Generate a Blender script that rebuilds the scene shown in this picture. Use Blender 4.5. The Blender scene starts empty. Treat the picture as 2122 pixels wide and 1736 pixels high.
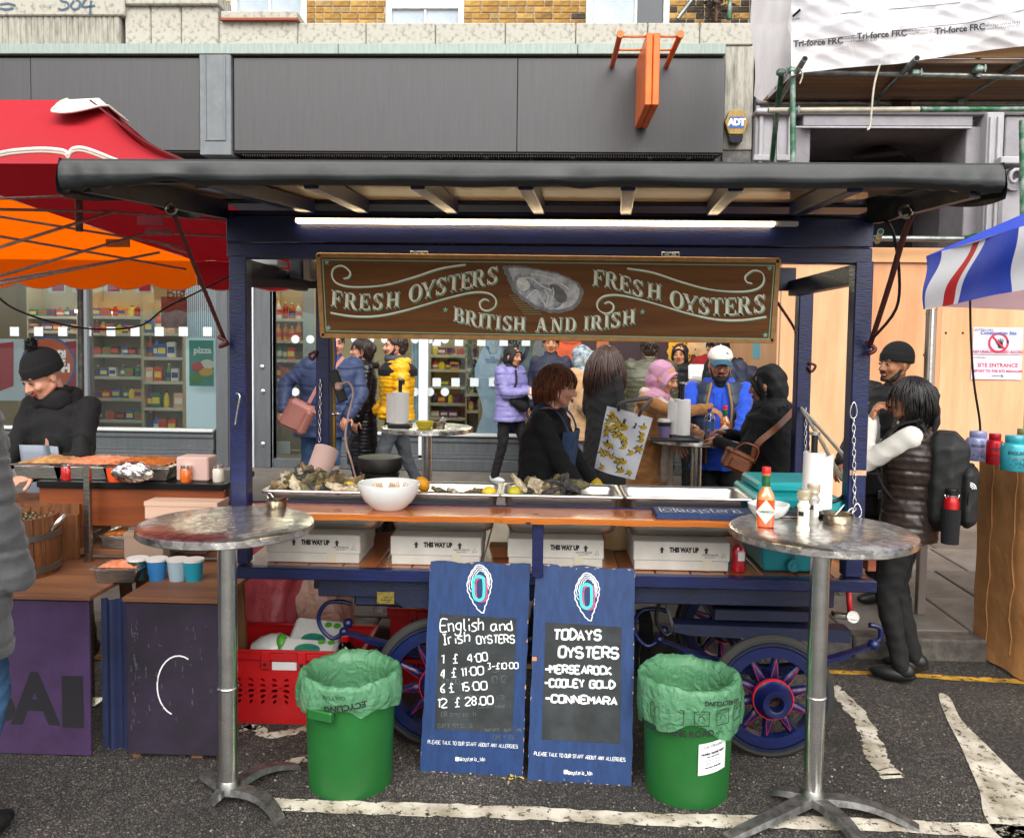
import bpy,bmesh,math,random
import numpy as np
from mathutils import Vector,Matrix,noise
from math import pi,sin,cos,radians
random.seed(7);rng=np.random.RandomState(5)
SC=bpy.context.scene;COL=SC.collection
F,EYE,PITCH,YAW,ROLL,PPY=1740.,1.78,.055,.035,.0125,808.
cam_d=bpy.data.cameras.new('camera');cam=bpy.data.objects.new('camera',cam_d);COL.objects.link(cam)
cam_d.sensor_width=36;cam_d.lens=36*F/2122;cam_d.clip_start=.05;cam_d.clip_end=500
cam_d.shift_y=-(868-PPY)/2122
CR=Matrix.Rotation(YAW,3,'Z')@Matrix.Rotation(pi/2-PITCH,3,'X')@Matrix.Rotation(ROLL,3,'Z')
cam.matrix_world=Matrix.Translation((0,0,EYE))@CR.to_4x4()
SC.camera=cam
world=bpy.data.worlds.new('World');SC.world=world;world.use_nodes=True
wn=world.node_tree;bg=wn.nodes['Background']
sky=wn.nodes.new('ShaderNodeTexSky');sky.sky_type='NISHITA';sky.sun_disc=False
sky.sun_elevation=radians(42);sky.sun_rotation=radians(155);sky.dust_density=4;sky.air_density=1.0
hs=wn.nodes.new('ShaderNodeHueSaturation');hs.inputs['Saturation'].default_value=.22
wn.links.new(sky.outputs[0],hs.inputs['Color']);wn.links.new(hs.outputs[0],bg.inputs[0])
bg.inputs[1].default_value=.15
sun_d=bpy.data.lights.new('sun','SUN');sun=bpy.data.objects.new('sun',sun_d);COL.objects.link(sun)
sun_d.energy=1.5;sun_d.angle=radians(40);sun_d.color=(1,.96,.9)
sun.rotation_euler=(radians(48),0,radians(-25))
SC.view_settings.view_transform='Standard';SC.view_settings.look='None'
SC.view_settings.gamma=1;SC.view_settings.use_curve_mapping=False;SC.view_settings.exposure=.9
def ray(x,y):return CR@Vector(((x-1061)/F,-(y-PPY)/F,-1))
def P(x,y,Y):d=ray(x,y);return Vector((0,0,EYE))+d*(Y/d.y)
def PZ(x,y,z=0):d=ray(x,y);return Vector((0,0,EYE))+d*((z-EYE)/d.z)
def PXW(x,Y):return P(x,720,Y).x
def C(h):
 h=h.lstrip('#');o=[]
 for i in(0,2,4):
  c=int(h[i:i+2],16)/255;o.append(c/12.92 if c<=.04045 else((c+.055)/1.055)**2.4)
 return(*o,1)
MC={}
def M(key,col='#808080',rough=.6,metal=0,var=None,vs=8,vmin=.35,vmax=.65,bump=0,bs=60,stretch=None,spec=.5,coat=0,emit=0,tr=0,alpha=1,aniso=0,sheen=0,sss=0,kind='noise',rv=0,ecol=None):
 if key in MC:return MC[key]
 m=bpy.data.materials.new(key);m.use_nodes=True;n=m.node_tree.nodes;L=m.node_tree.links;b=n['Principled BSDF']
 c=C(col)if isinstance(col,str)else(*col,1)[:4]
 b.inputs['Base Color'].default_value=c;b.inputs['Roughness'].default_value=rough;b.inputs['Metallic'].default_value=metal
 b.inputs['Specular IOR Level'].default_value=spec;b.inputs['Coat Weight'].default_value=coat
 b.inputs['Anisotropic'].default_value=aniso;b.inputs['Sheen Weight'].default_value=sheen
 b.inputs['Transmission Weight'].default_value=tr;b.inputs['Alpha'].default_value=alpha
 if sss:b.inputs['Subsurface Weight'].default_value=sss;b.inputs['Subsurface Scale'].default_value=.01
 if emit:b.inputs['Emission Color'].default_value=C(ecol)if ecol else c;b.inputs['Emission Strength'].default_value=emit
 tc=n.new('ShaderNodeTexCoord');mp=n.new('ShaderNodeMapping');L.new(tc.outputs['Object'],mp.inputs[0])
 if stretch:mp.inputs['Scale'].default_value=stretch
 if var:
  if kind=='noise':
   t=n.new('ShaderNodeTexNoise');t.inputs['Scale'].default_value=vs;t.inputs['Detail'].default_value=7;t.inputs['Roughness'].default_value=.62;out=t.outputs[0]
  elif kind=='voro':
   t=n.new('ShaderNodeTexVoronoi');t.inputs['Scale'].default_value=vs;out=t.outputs['Color']
  elif kind=='wood':
   t=n.new('ShaderNodeTexWave');t.inputs['Scale'].default_value=vs;t.inputs['Distortion'].default_value=7;t.inputs['Detail'].default_value=3;t.inputs['Detail Scale'].default_value=1.4;t.bands_direction='Z';out=t.outputs[0]
  L.new(mp.outputs[0],t.inputs[0])
  r=n.new('ShaderNodeValToRGB');r.color_ramp.elements[0].position=vmin;r.color_ramp.elements[1].position=vmax
  r.color_ramp.elements[0].color=c
  r.color_ramp.elements[1].color=C(var)if isinstance(var,str)else(*var,1)[:4]
  L.new(out,r.inputs[0]);L.new(r.outputs[0],b.inputs['Base Color'])
  if rv:
   mr=n.new('ShaderNodeMapRange');mr.inputs[3].default_value=max(.02,rough-rv);mr.inputs[4].default_value=min(1,rough+rv)
   L.new(out,mr.inputs[0]);L.new(mr.outputs[0],b.inputs['Roughness'])
 if bump:
  t2=n.new('ShaderNodeTexNoise');t2.inputs['Scale'].default_value=bs;t2.inputs['Detail'].default_value=5
  L.new(mp.outputs[0],t2.inputs[0]);bp=n.new('ShaderNodeBump');bp.inputs['Strength'].default_value=min(1,bump);bp.inputs['Distance'].default_value=.004 if bs>30 else.02
  L.new(t2.outputs[0],bp.inputs['Height']);L.new(bp.outputs[0],b.inputs['Normal'])
 MC[key]=m;return m
def glass(key,tint='#ffffff',refl=.5,rough=.02,opac=0):
 if key in MC:return MC[key]
 m=bpy.data.materials.new(key);m.use_nodes=True;n=m.node_tree.nodes;L=m.node_tree.links
 for q in list(n):
  if q.type!='OUTPUT_MATERIAL':n.remove(q)
 o=[q for q in n][0];t=n.new('ShaderNodeBsdfTransparent');t.inputs[0].default_value=C(tint)
 g=n.new('ShaderNodeBsdfGlossy');g.inputs['Roughness'].default_value=rough
 fr=n.new('ShaderNodeFresnel');fr.inputs[0].default_value=1.45
 mu=n.new('ShaderNodeMath');mu.operation='MULTIPLY_ADD';mu.inputs[1].default_value=refl*2;mu.inputs[2].default_value=opac
 mx=n.new('ShaderNodeMixShader');L.new(fr.outputs[0],mu.inputs[0]);L.new(mu.outputs[0],mx.inputs[0])
 L.new(t.outputs[0],mx.inputs[1]);L.new(g.outputs[0],mx.inputs[2]);L.new(mx.outputs[0],o.inputs[0])
 MC[key]=m;return m
def film(key,col,dens=.5,rough=.25,bump=.8,bs=30):
 """thin translucent plastic: diffuse + translucent + gloss, partly see-through"""
 if key in MC:return MC[key]
 m=bpy.data.materials.new(key);m.use_nodes=True;n=m.node_tree.nodes;L=m.node_tree.links;b=n['Principled BSDF']
 b.inputs['Base Color'].default_value=C(col);b.inputs['Roughness'].default_value=rough;b.inputs['Coat Weight'].default_value=.6;b.inputs['Coat Roughness'].default_value=.12
 tl=n.new('ShaderNodeBsdfTranslucent');tl.inputs[0].default_value=C(col);t=n.new('ShaderNodeBsdfTransparent');t.inputs[0].default_value=C(col)
 m1=n.new('ShaderNodeMixShader');m1.inputs[0].default_value=.4;m2=n.new('ShaderNodeMixShader');m2.inputs[0].default_value=dens
 L.new(b.outputs[0],m1.inputs[1]);L.new(tl.outputs[0],m1.inputs[2]);L.new(t.outputs[0],m2.inputs[1]);L.new(m1.outputs[0],m2.inputs[2])
 L.new(m2.outputs[0],n['Material Output'].inputs[0])
 t2=n.new('ShaderNodeTexNoise');t2.inputs['Scale'].default_value=bs;t2.inputs['Detail'].default_value=4;t2.inputs['Distortion'].default_value=1.5
 tc=n.new('ShaderNodeTexCoord');L.new(tc.outputs['Object'],t2.inputs[0])
 bp=n.new('ShaderNodeBump');bp.inputs['Strength'].default_value=bump;bp.inputs['Distance'].default_value=.02;L.new(t2.outputs[0],bp.inputs['Height'])
 for q in(b,tl):L.new(bp.outputs[0],q.inputs['Normal'])
 MC[key]=m;return m
def V(*a):return Vector(a)
def frame(d):
 d=Vector(d).normalized();u=Vector((0,0,1))if abs(d.z)<.95 else Vector((0,1,0))
 x=u.cross(d).normalized();return x,d.cross(x).normalized(),d
def smoothpts(pts,k=6,closed=False):
 pts=[Vector(p)for p in pts];n=len(pts);out=[]
 rngi=range(n)if closed else range(n-1)
 for i in rngi:
  if closed:p0,p1,p2,p3=pts[i-1],pts[i],pts[(i+1)%n],pts[(i+2)%n]
  else:p0,p1,p2,p3=pts[max(i-1,0)],pts[i],pts[i+1],pts[min(i+2,n-1)]
  for j in range(k):
   t=j/k;out.append(.5*((2*p1)+(p2-p0)*t+(2*p0-5*p1+4*p2-p3)*t*t+(3*p1-p0-3*p2+p3)*t**3))
 if not closed:out.append(pts[-1])
 return out
class B:
 def __init__(s):s.v=[];s.f=[];s.m=[];s.c=0
 def add(s,vs,fs):
  k=len(s.v);s.v+=[tuple(v)for v in vs];s.f+=[tuple(i+k for i in f)for f in fs];s.m+=[s.c]*len(fs);return s
 def box(s,x0,y0,z0,x1,y1,z1,c=0,R=None,o=None):
  if x1<x0:x0,x1=x1,x0
  if y1<y0:y0,y1=y1,y0
  if z1<z0:z0,z1=z1,z0
  cx,cy,cz=(x0+x1)/2,(y0+y1)/2,(z0+z1)/2;h=((x1-x0)/2,(y1-y0)/2,(z1-z0)/2)
  vs=[];fs=[]
  if c<=0:
   for i in range(8):vs.append([(-1,1)[i&1]*h[0],(-1,1)[(i>>1)&1]*h[1],(-1,1)[i>>2]*h[2]])
   fs=[(0,2,3,1),(4,5,7,6),(0,1,5,4),(2,6,7,3),(0,4,6,2),(1,3,7,5)]
  else:
   c=min(c,min(h)*.9);idx={}
   for i in range(8):
    sg=[(-1,1)[i&1],(-1,1)[(i>>1)&1],(-1,1)[i>>2]]
    for a in range(3):
     idx[(i,a)]=len(vs);vs.append([sg[k]*(h[k]if k==a else h[k]-c)for k in range(3)])
   base=[((0,2,3,1),2),((4,5,7,6),2),((0,1,5,4),1),((2,6,7,3),1),((0,4,6,2),0),((1,3,7,5),0)]
   for q,a in base:fs.append(tuple(idx[(i,a)]for i in q))
   for i in range(8):
    for a in range(3):
     j=i^(1<<a)
     if j>i:
      b_,c_=[k for k in range(3)if k!=a];fs.append((idx[(i,b_)],idx[(j,b_)],idx[(j,c_)],idx[(i,c_)]))
    fs.append((idx[(i,0)],idx[(i,1)],idx[(i,2)]))
  ctr=Vector((cx,cy,cz))
  if R is not None:
   pv=Vector(o)if o is not None else ctr
   vs=[R@(Vector(v)+ctr-pv)+pv for v in vs]
  else:vs=[Vector(v)+ctr for v in vs]
  return s.add(vs,fs)
 def cb(s,c,sz,R=None,ch=0):return s.box(c[0]-sz[0]/2,c[1]-sz[1]/2,c[2]-sz[2]/2,c[0]+sz[0]/2,c[1]+sz[1]/2,c[2]+sz[2]/2,ch,R)
 def beam(s,p0,p1,w,h,ch=0,up=(0,0,1)):
  p0,p1=Vector(p0),Vector(p1);d=(p1-p0);l=d.length;d.normalize();x=d.cross(Vector(up)).normalized();z=x.cross(d)
  R=Matrix((x,d,z)).transposed();c=(p0+p1)/2
  return s.box(c.x-w/2,c.y-l/2,c.z-h/2,c.x+w/2,c.y+l/2,c.z+h/2,ch,R)
 def tube(s,pts,r,n=10,cap=True,closed=False,sx=1):
  pts=[Vector(p)for p in pts];m=len(pts);vs=[];fs=[]
  rr=r if isinstance(r,(list,tuple))else[r]*m;x=None
  for i,p in enumerate(pts):
   d=(pts[(i+1)%m]-pts[i-1])if closed else(pts[min(i+1,m-1)]-pts[max(i-1,0)])
   if d.length<1e-9:d=Vector((0,0,1))
   d.normalize()
   if x is None:x,y,_=frame(d)
   else:
    x=(x-d*x.dot(d));x=x.normalized()if x.length>1e-6 else frame(d)[0]
    y=d.cross(x)
   for k in range(n):
    a=2*pi*k/n;vs.append(p+x*cos(a)*rr[i]*sx+y*sin(a)*rr[i])
  for i in range(m if closed else m-1):
   j=(i+1)%m
   for k in range(n):fs.append((i*n+k,i*n+(k+1)%n,j*n+(k+1)%n,j*n+k))
  if cap and not closed:fs.append(tuple(range(n))[::-1]);fs.append(tuple((m-1)*n+k for k in range(n)))
  return s.add(vs,fs)
 def cyl(s,p0,p1,r0,r1=None,n=16):return s.tube([p0,p1],[r0,r0 if r1 is None else r1],n)
 def lathe(s,prof,c=(0,0,0),n=28,R=None,a0=0,a1=2*pi,sy=1):
  vs=[];fs=[];c=Vector(c);m=len(prof);full=abs(a1-a0-2*pi)<1e-6;N=n if full else n+1
  for i in range(N):
   a=a0+(a1-a0)*i/n
   for r,z in prof:
    q=Vector((r*cos(a),r*sin(a)*sy,z));vs.append((R@q if R is not None else q)+c)
  for i in range(n):
   j=(i+1)%N
   for k in range(m-1):
    fs.append((i*m+k,j*m+k,j*m+k+1,i*m+k+1))
  return s.add(vs,fs)
 def ell(s,c,r,R=None,nu=16,nv=10,fn=None):
  if not isinstance(r,(tuple,list)):r=(r,r,r)
  vs=[];fs=[];c=Vector(c)
  for j in range(1,nv):
   t=pi*j/nv
   for i in range(nu):
    a=2*pi*i/nu;q=Vector((sin(t)*cos(a),sin(t)*sin(a),cos(t)))
    k=fn(q)if fn else 1
    q=Vector((q.x*r[0]*k,q.y*r[1]*k,q.z*r[2]*k));vs.append((R@q if R is not None else q)+c)
  tp=Vector((0,0,r[2]));bt=Vector((0,0,-r[2]));vs+=[(R@tp if R is not None else tp)+c,(R@bt if R is not None else bt)+c]
  T=(nv-1)*nu;Bt=T+1
  for j in range(nv-2):
   for i in range(nu):fs.append((j*nu+i,(j+1)*nu+i,(j+1)*nu+(i+1)%nu,j*nu+(i+1)%nu))
  for i in range(nu):fs.append((T,i,(i+1)%nu));fs.append((Bt,(nv-2)*nu+(i+1)%nu,(nv-2)*nu+i))
  return s.add(vs,fs)
 def tcap(s,p0,p1,r0,r1=None,n=12):
  p0,p1=Vector(p0),Vector(p1);r1=r0 if r1 is None else r1;x,y,d=frame(p1-p0);pts=[];rr=[]
  for t in(pi/2,1.15,.7,.3,0):pts.append(p0-d*r0*sin(t));rr.append(max(r0*cos(t),1e-4))
  for t in(0,.3,.7,1.15,pi/2):pts.append(p1+d*r1*sin(t));rr.append(max(r1*cos(t),1e-4))
  vs=[];fs=[];m=len(pts)
  for p,r in zip(pts,rr):
   for k in range(n):a=2*pi*k/n;vs.append(p+x*cos(a)*r+y*sin(a)*r)
  for i in range(m-1):
   for k in range(n):fs.append((i*n+k,i*n+(k+1)%n,(i+1)*n+(k+1)%n,(i+1)*n+k))
  fs.append(tuple(range(n))[::-1]);fs.append(tuple((m-1)*n+k for k in range(n)))
  return s.add(vs,fs)
 def prism(s,pts,d):
  """planar polygon pts (3d) extruded along vector d"""
  n=len(pts);pts=[Vector(p)for p in pts];d=Vector(d)
  vs=pts+[p+d for p in pts];fs=[tuple(range(n))[::-1],tuple(n+i for i in range(n))]
  for i in range(n):j=(i+1)%n;fs.append((i,j,n+j,n+i))
  return s.add(vs,fs)
 def face(s,pts):return s.add([Vector(p)for p in pts],[tuple(range(len(pts)))])
 def grid(s,fn,nu,nv,closeu=False):
  vs=[];fs=[];nn=nu if closeu else nu+1
  for j in range(nv+1):
   for i in range(nn):vs.append(fn(i/nu,j/nv))
  for j in range(nv):
   for i in range(nu):a=j*nn+i;b=j*nn+(i+1)%nn;fs.append((a,b,b+nn,a+nn))
  return s.add(vs,fs)
 def rings(s,rg,n=28,k=3,pw=2.0):
  """closed loft of (z, cx, cy, rx, ry)"""
  rg=[Vector(r[:3])if 0 else r for r in rg];R2=[]
  for i in range(len(rg)-1):
   for j in range(k):
    t=j/k;a=[rg[max(i-1,0)],rg[i],rg[i+1],rg[min(i+2,len(rg)-1)]]
    R2.append([.5*((2*a[1][q])+(a[2][q]-a[0][q])*t+(2*a[0][q]-5*a[1][q]+4*a[2][q]-a[3][q])*t*t+(3*a[1][q]-a[0][q]-3*a[2][q]+a[3][q])*t**3)for q in range(5)])
  R2.append(list(rg[-1]));vs=[];fs=[];m=len(R2)
  for z,cx,cy,rx,ry in R2:
   for i in range(n):
    a=2*pi*i/n;ca,sa=cos(a),sin(a);e=2/pw
    vs.append((cx+rx*math.copysign(abs(ca)**e,ca),cy+ry*math.copysign(abs(sa)**e,sa),z))
  for j in range(m-1):
   for i in range(n):fs.append((j*n+i,j*n+(i+1)%n,(j+1)*n+(i+1)%n,(j+1)*n+i))
  fs.append(tuple(range(n))[::-1]);fs.append(tuple((m-1)*n+i for i in range(n)))
  return s.add(vs,fs)
 def ribbon(s,pts,w,nrm,thick=0):
  pts=[Vector(p)for p in pts];nrm=Vector(nrm);m=len(pts);vs=[];fs=[]
  ww=w if isinstance(w,(list,tuple))else[w]*m
  for i,p in enumerate(pts):
   d=(pts[min(i+1,m-1)]-pts[max(i-1,0)])
   q=d.cross(nrm)
   q=q.normalized()*ww[i]/2 if q.length>1e-9 else Vector((ww[i]/2,0,0))
   vs+=[p+q,p-q]
  for i in range(m-1):fs.append((2*i,2*i+1,2*i+3,2*i+2))
  return s.add(vs,fs)
 def xf(s,f,k=0):
  s.v[k:]=[tuple(f(Vector(v)))for v in s.v[k:]];return s
OFF={}
def _woff(o):return OFF.get(o.name,Vector((0,0,0)))
def mesh_of(name,b,mats,smooth=False):
 me=bpy.data.meshes.new(name);me.from_pydata(b.v,[],b.f)
 for m in(mats if isinstance(mats,(list,tuple))else[mats]):me.materials.append(m)
 if b.m and max(b.m)>0:me.polygons.foreach_set('material_index',b.m)
 if smooth:me.polygons.foreach_set('use_smooth',[True]*len(me.polygons))
 me.update();return me
def put(name,me,parent=None,loc=(0,0,0),rz=0):
 o=bpy.data.objects.new(name,me);COL.objects.link(o);o.location=loc
 if rz:o.rotation_euler=(0,0,rz)
 if parent is not None:o.parent=parent
 return o
def obj(name,b,mats,parent=None,smooth=False,bev=0,label=None,cat=None,group=None,kind=None,sub=0,solid=0,orig=None):
 """one mesh object; vertices are given in world space (or in the frame of a local thing)"""
 w=_woff(parent)if parent is not None else Vector((0,0,0));o0=Vector((0,0,0))
 if b.v:
  a=np.array(b.v);o0=Vector((a.min(0)+a.max(0))/2)
  if parent is None:o0.z=float(a[:,2].min())
 if orig is not None:o0=Vector(orig)
 b.v=[(v[0]-o0[0],v[1]-o0[1],v[2]-o0[2])for v in b.v]
 o=put(name,mesh_of(name,b,mats,smooth),parent,o0-w)
 OFF[o.name]=o0
 if smooth=='auto':
  try:
   m_=o.modifiers.new('n','EDGE_SPLIT');m_.split_angle=radians(38)
  except Exception:pass
 if sub:m_=o.modifiers.new('sub','SUBSURF');m_.levels=m_.render_levels=sub
 if solid:m_=o.modifiers.new('sol','SOLIDIFY');m_.thickness=solid;m_.offset=0
 if bev:m_=o.modifiers.new('bev','BEVEL');m_.width=bev;m_.segments=2;m_.limit_method='ANGLE';m_.angle_limit=radians(40)
 if label and cat:tag(o,label,cat,group,kind)
 else:
  if label:o['label']=label
  if kind:o['kind']=kind
 return o
def tag(o,label=None,cat=None,group=None,kind=None):
 if label:o['label']=label
 if cat:o['category']=cat
 if group:o['group']=group
 if kind:o['kind']=kind
 return o
def thing(name,label,cat,loc=(0,0,0),rz=0,group=None,local=False):
 o=bpy.data.objects.new(name,None);COL.objects.link(o);o.location=loc;o.rotation_euler=(0,0,rz);o.empty_display_size=.1
 OFF[o.name]=Vector((0,0,0))if local else Vector(loc)
 return tag(o,label,cat,group)
def copy_tree(o,parent=None):
 c=o.copy();COL.objects.link(c);c.parent=parent;OFF[c.name]=_woff(o)
 for ch in list(o.children):copy_tree(ch,c)
 return c
def remesh(b,vox,it=2,fac=.5):
 me=bpy.data.meshes.new('t');me.from_pydata(b.v,[],b.f);o=bpy.data.objects.new('t',me);COL.objects.link(o)
 r=o.modifiers.new('r','REMESH');r.mode='VOXEL';r.voxel_size=vox
 if it:sm=o.modifiers.new('s','SMOOTH');sm.iterations=it;sm.factor=fac
 dg=bpy.context.evaluated_depsgraph_get();ev=o.evaluated_get(dg);m2=ev.to_mesh()
 n=len(m2.vertices);co=np.empty(n*3);m2.vertices.foreach_get('co',co);nr=np.empty(n*3);m2.vertices.foreach_get('normal',nr)
 fs=[tuple(p.vertices)for p in m2.polygons];ev.to_mesh_clear();bpy.data.objects.remove(o);bpy.data.meshes.remove(me)
 out=B();out.v=[tuple(x)for x in co.reshape(-1,3)];out.f=fs;out.m=[0]*len(fs);out.n=nr.reshape(-1,3);return out
def displace(b,fn):
 co=np.array(b.v);co=co+b.n*fn(co)[:,None];b.v=[tuple(x)for x in co];return b
def folds(amp,k=14,seed=0,dirn=(.3,.2,1)):
 r=np.random.RandomState(seed);ph=r.rand(12)*6
 def fn(c):
  x,y,z=c[:,0]*k,c[:,1]*k,c[:,2]*k
  w=1.7*np.sin(x*.9+ph[0]+1.3*np.sin(z*.5+ph[3]))+1.4*np.sin(y*1.1+ph[1])
  a=np.sin(dirn[0]*x*2+dirn[1]*y*2+dirn[2]*z*2+w+ph[2]);b2=np.sin(x*2.1-z*1.7+ph[4]+w)*np.sin(y*1.9+z*1.1+ph[5])
  return amp*(np.abs(a)**.6*-1+.6*b2)
 return fn
def text(name,s,size,mat,parent,o,ux=(1,0,0),uy=(0,0,1),bold=0,ext=.0006,align='CENTER',sx=1,sp=1,shear=0,warp=None,mirror=False):
 """flat print from the built-in font; o = anchor, ux / uy = directions of writing and of letter height"""
 c=bpy.data.curves.new('t','FONT');c.body=s;c.size=size;c.align_x=align;c.align_y='CENTER';c.offset=bold;c.resolution_u=2;c.space_character=sp;c.shear=shear
 t=bpy.data.objects.new('t',c);COL.objects.link(t);dg=bpy.context.evaluated_depsgraph_get();ev=t.evaluated_get(dg);me=ev.to_mesh()
 b=B();vs=[Vector(v.co)for v in me.vertices];fs=[tuple(p.vertices)for p in me.polygons];ev.to_mesh_clear();bpy.data.objects.remove(t)
 ux,uy,o=Vector(ux).normalized(),Vector(uy).normalized(),Vector(o);nn=ux.cross(uy);out=[]
 for v in vs:
  x,y=v.x*sx*(-1 if mirror else 1),v.y
  out.append(warp(x,y)if warp else o+ux*x+uy*y+nn*ext)
 b.add(out,fs);return obj(name,b,mat,parent)
HF={'A':'02 28 42,14 34','B':'02 08 38 47 46 35 05,35 44 43 32 02','C':'47 38 18 07 03 12 32 43','D':'02 08 28 46 44 22 02','E':'48 08 02 42,05 35','F':'48 08 02,05 35','G':'47 38 18 07 03 12 32 43 45 25','H':'02 08,48 42,05 45','I':'22 28,12 32,18 38','J':'48 43 32 12 03','K':'02 08,48 05 42','L':'08 02 42','M':'02 08 25 48 42','N':'02 08 42 48','O':'18 07 03 12 32 43 47 38 18','P':'02 08 38 47 46 35 05','Q':'18 07 03 12 32 43 47 38 18,24 42','R':'02 08 38 47 46 35 05,25 42','S':'47 38 18 07 06 15 35 44 43 32 12 03','T':'08 48,28 22','U':'08 03 12 32 43 48','V':'08 22 48','W':'08 12 26 32 48','X':'08 42,48 02','Y':'08 25 48,25 22','Z':'08 48 02 42','a':'36 16 05 03 12 22 34,36 33 42','b':'08 02 22 34 35 26 06','c':'36 16 05 03 12 32','d':'36 16 05 03 12 32,38 32','e':'04 34 35 26 16 05 03 12 32','f':'38 27 22,15 35','g':'36 16 05 04 13 33,36 31 20 00','h':'08 02,05 26 35 32','i':'15 12,17 18','l':'18 13 22','m':'02 06,05 16 25 22,25 36 45 42','n':'02 06,05 26 35 32','o':'16 05 03 12 22 33 35 26 16','p':'06 00,05 26 35 33 22 02','r':'02 06,05 16 26','s':'36 16 05 24 33 22 02','t':'18 13 22 32,06 26','u':'06 03 12 32,36 32','y':'06 03 22,36 31 10','w':'06 12 24 32 46','x':'06 32,36 02','k':'08 02,36 04 32','v':'06 12 36','0':'18 07 03 12 32 43 47 38 18','1':'07 18 12','2':'07 18 38 46 02 42','3':'08 38 25 34 33 22 02','4':'32 38 04 44','5':'38 08 05 25 34 33 22 02','6':'38 05 03 12 32 33 24 04','7':'08 38 12','8':'15 06 07 18 28 37 36 25 15 04 03 12 22 33 34 25','9':'32 37 18 07 05 35','£':'47 38 27 22,02 42,05 35','-':'05 35','.':'12 13','·':'15 16','@':'34 14 13 33 36 27 17 06 03 12 42','_':'01 41',',':'12 01','/':'02 48',':':'13 14,16 17','&':'42 07 18 27 04 03 12 22 44','!':'28 24,22 23',"'":'28 26','’':'28 26',' ':''}
def hand(b,s,o,ux,uy,h,w=None,lw=.006,track=1.25,jit=.05,seed=1,narrow=1):
 r=random.Random(seed);ux,uy,o=Vector(ux).normalized(),Vector(uy).normalized(),Vector(o);nn=ux.cross(uy);k=h/6;x=0
 tot=0;adv=[]
 for ch in s:
  st=HF.get(ch,'');mx=max([int(p[0])for q in st.split(',')for p in q.split()]or[2]);a=(mx+track);adv.append(a);tot+=a
 kx=(w/tot if w else k*narrow)
 for ch,a in zip(s,adv):
  st=HF.get(ch,'');dy=r.uniform(-1,1)*jit*h;sl=r.uniform(-.08,.1)
  for q in st.split(','):
   pp=[(int(p[0]),int(p[1])-2)for p in q.split()]
   if len(pp)<2:continue
   pts=[]
   for(a_,c_)in pp:
    X=(x+a_+r.uniform(-.12,.12)*jit*8)*kx+c_*k*sl;Y=c_*k+dy;pts.append(o+ux*X+uy*Y+nn*.0012)
   if len(pts)>3:pts=smoothpts(pts,3)
   b.ribbon(pts,lw,nn)
  x+=a
 return b
# materials used in many places
NAVY=M('navy_gloss_paint','#070f32',.34,var='#0c1a50',vs=6,stretch=(1,1,5),bump=.35,bs=45,spec=.5,vmin=.3,vmax=.75)
NAVY2=M('navy_paint_dull','#090f26',.45,var='#0d1734',vs=5,bump=.4,bs=50)
BLUEP=M('board_blue_paint','#0e2a54',.5,var='#153665',vs=9,stretch=(5,5,1),bump=.25,bs=70)
STEEL=M('brushed_steel','#b9b6b0',.24,1,var='#8f8c86',vs=14,stretch=(1,1,8),bump=.1,bs=30,rv=.1)
STEEL2=M('polished_steel','#ecebe7',.25,1,var='#cfcdc8',vs=10,bump=.06,bs=20,rv=.06)
DARKM=M('dark_metal','#1a1b1d',.4,.6)
BLACK=M('black_plastic','#0c0c0d',.4)
BLACKF=M('black_fabric','#08080a',.9,bump=.4,bs=120)
WHITEP=M('white_paper','#d6d4d0',.8,bump=.2,bs=60)
CARD=M('white_cardboard','#b9b5ac',.8,var='#a9a59c',vs=7,bump=.15,bs=40)
INK=M('black_ink','#141414',.7)
WHITEI=M('white_lettering','#e4e6e4',.6)
PINE=M('varnished_pine','#8f4a17',.3,var='#c27a34',vs=1.6,stretch=(.35,2.2,5),kind='noise',vmin=.3,vmax=.7,bump=.2,bs=20,coat=.35)
SKIRT=M('aluminium','#a8a8a6',.35,1,var='#86857f',vs=20,rv=.1)
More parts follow.
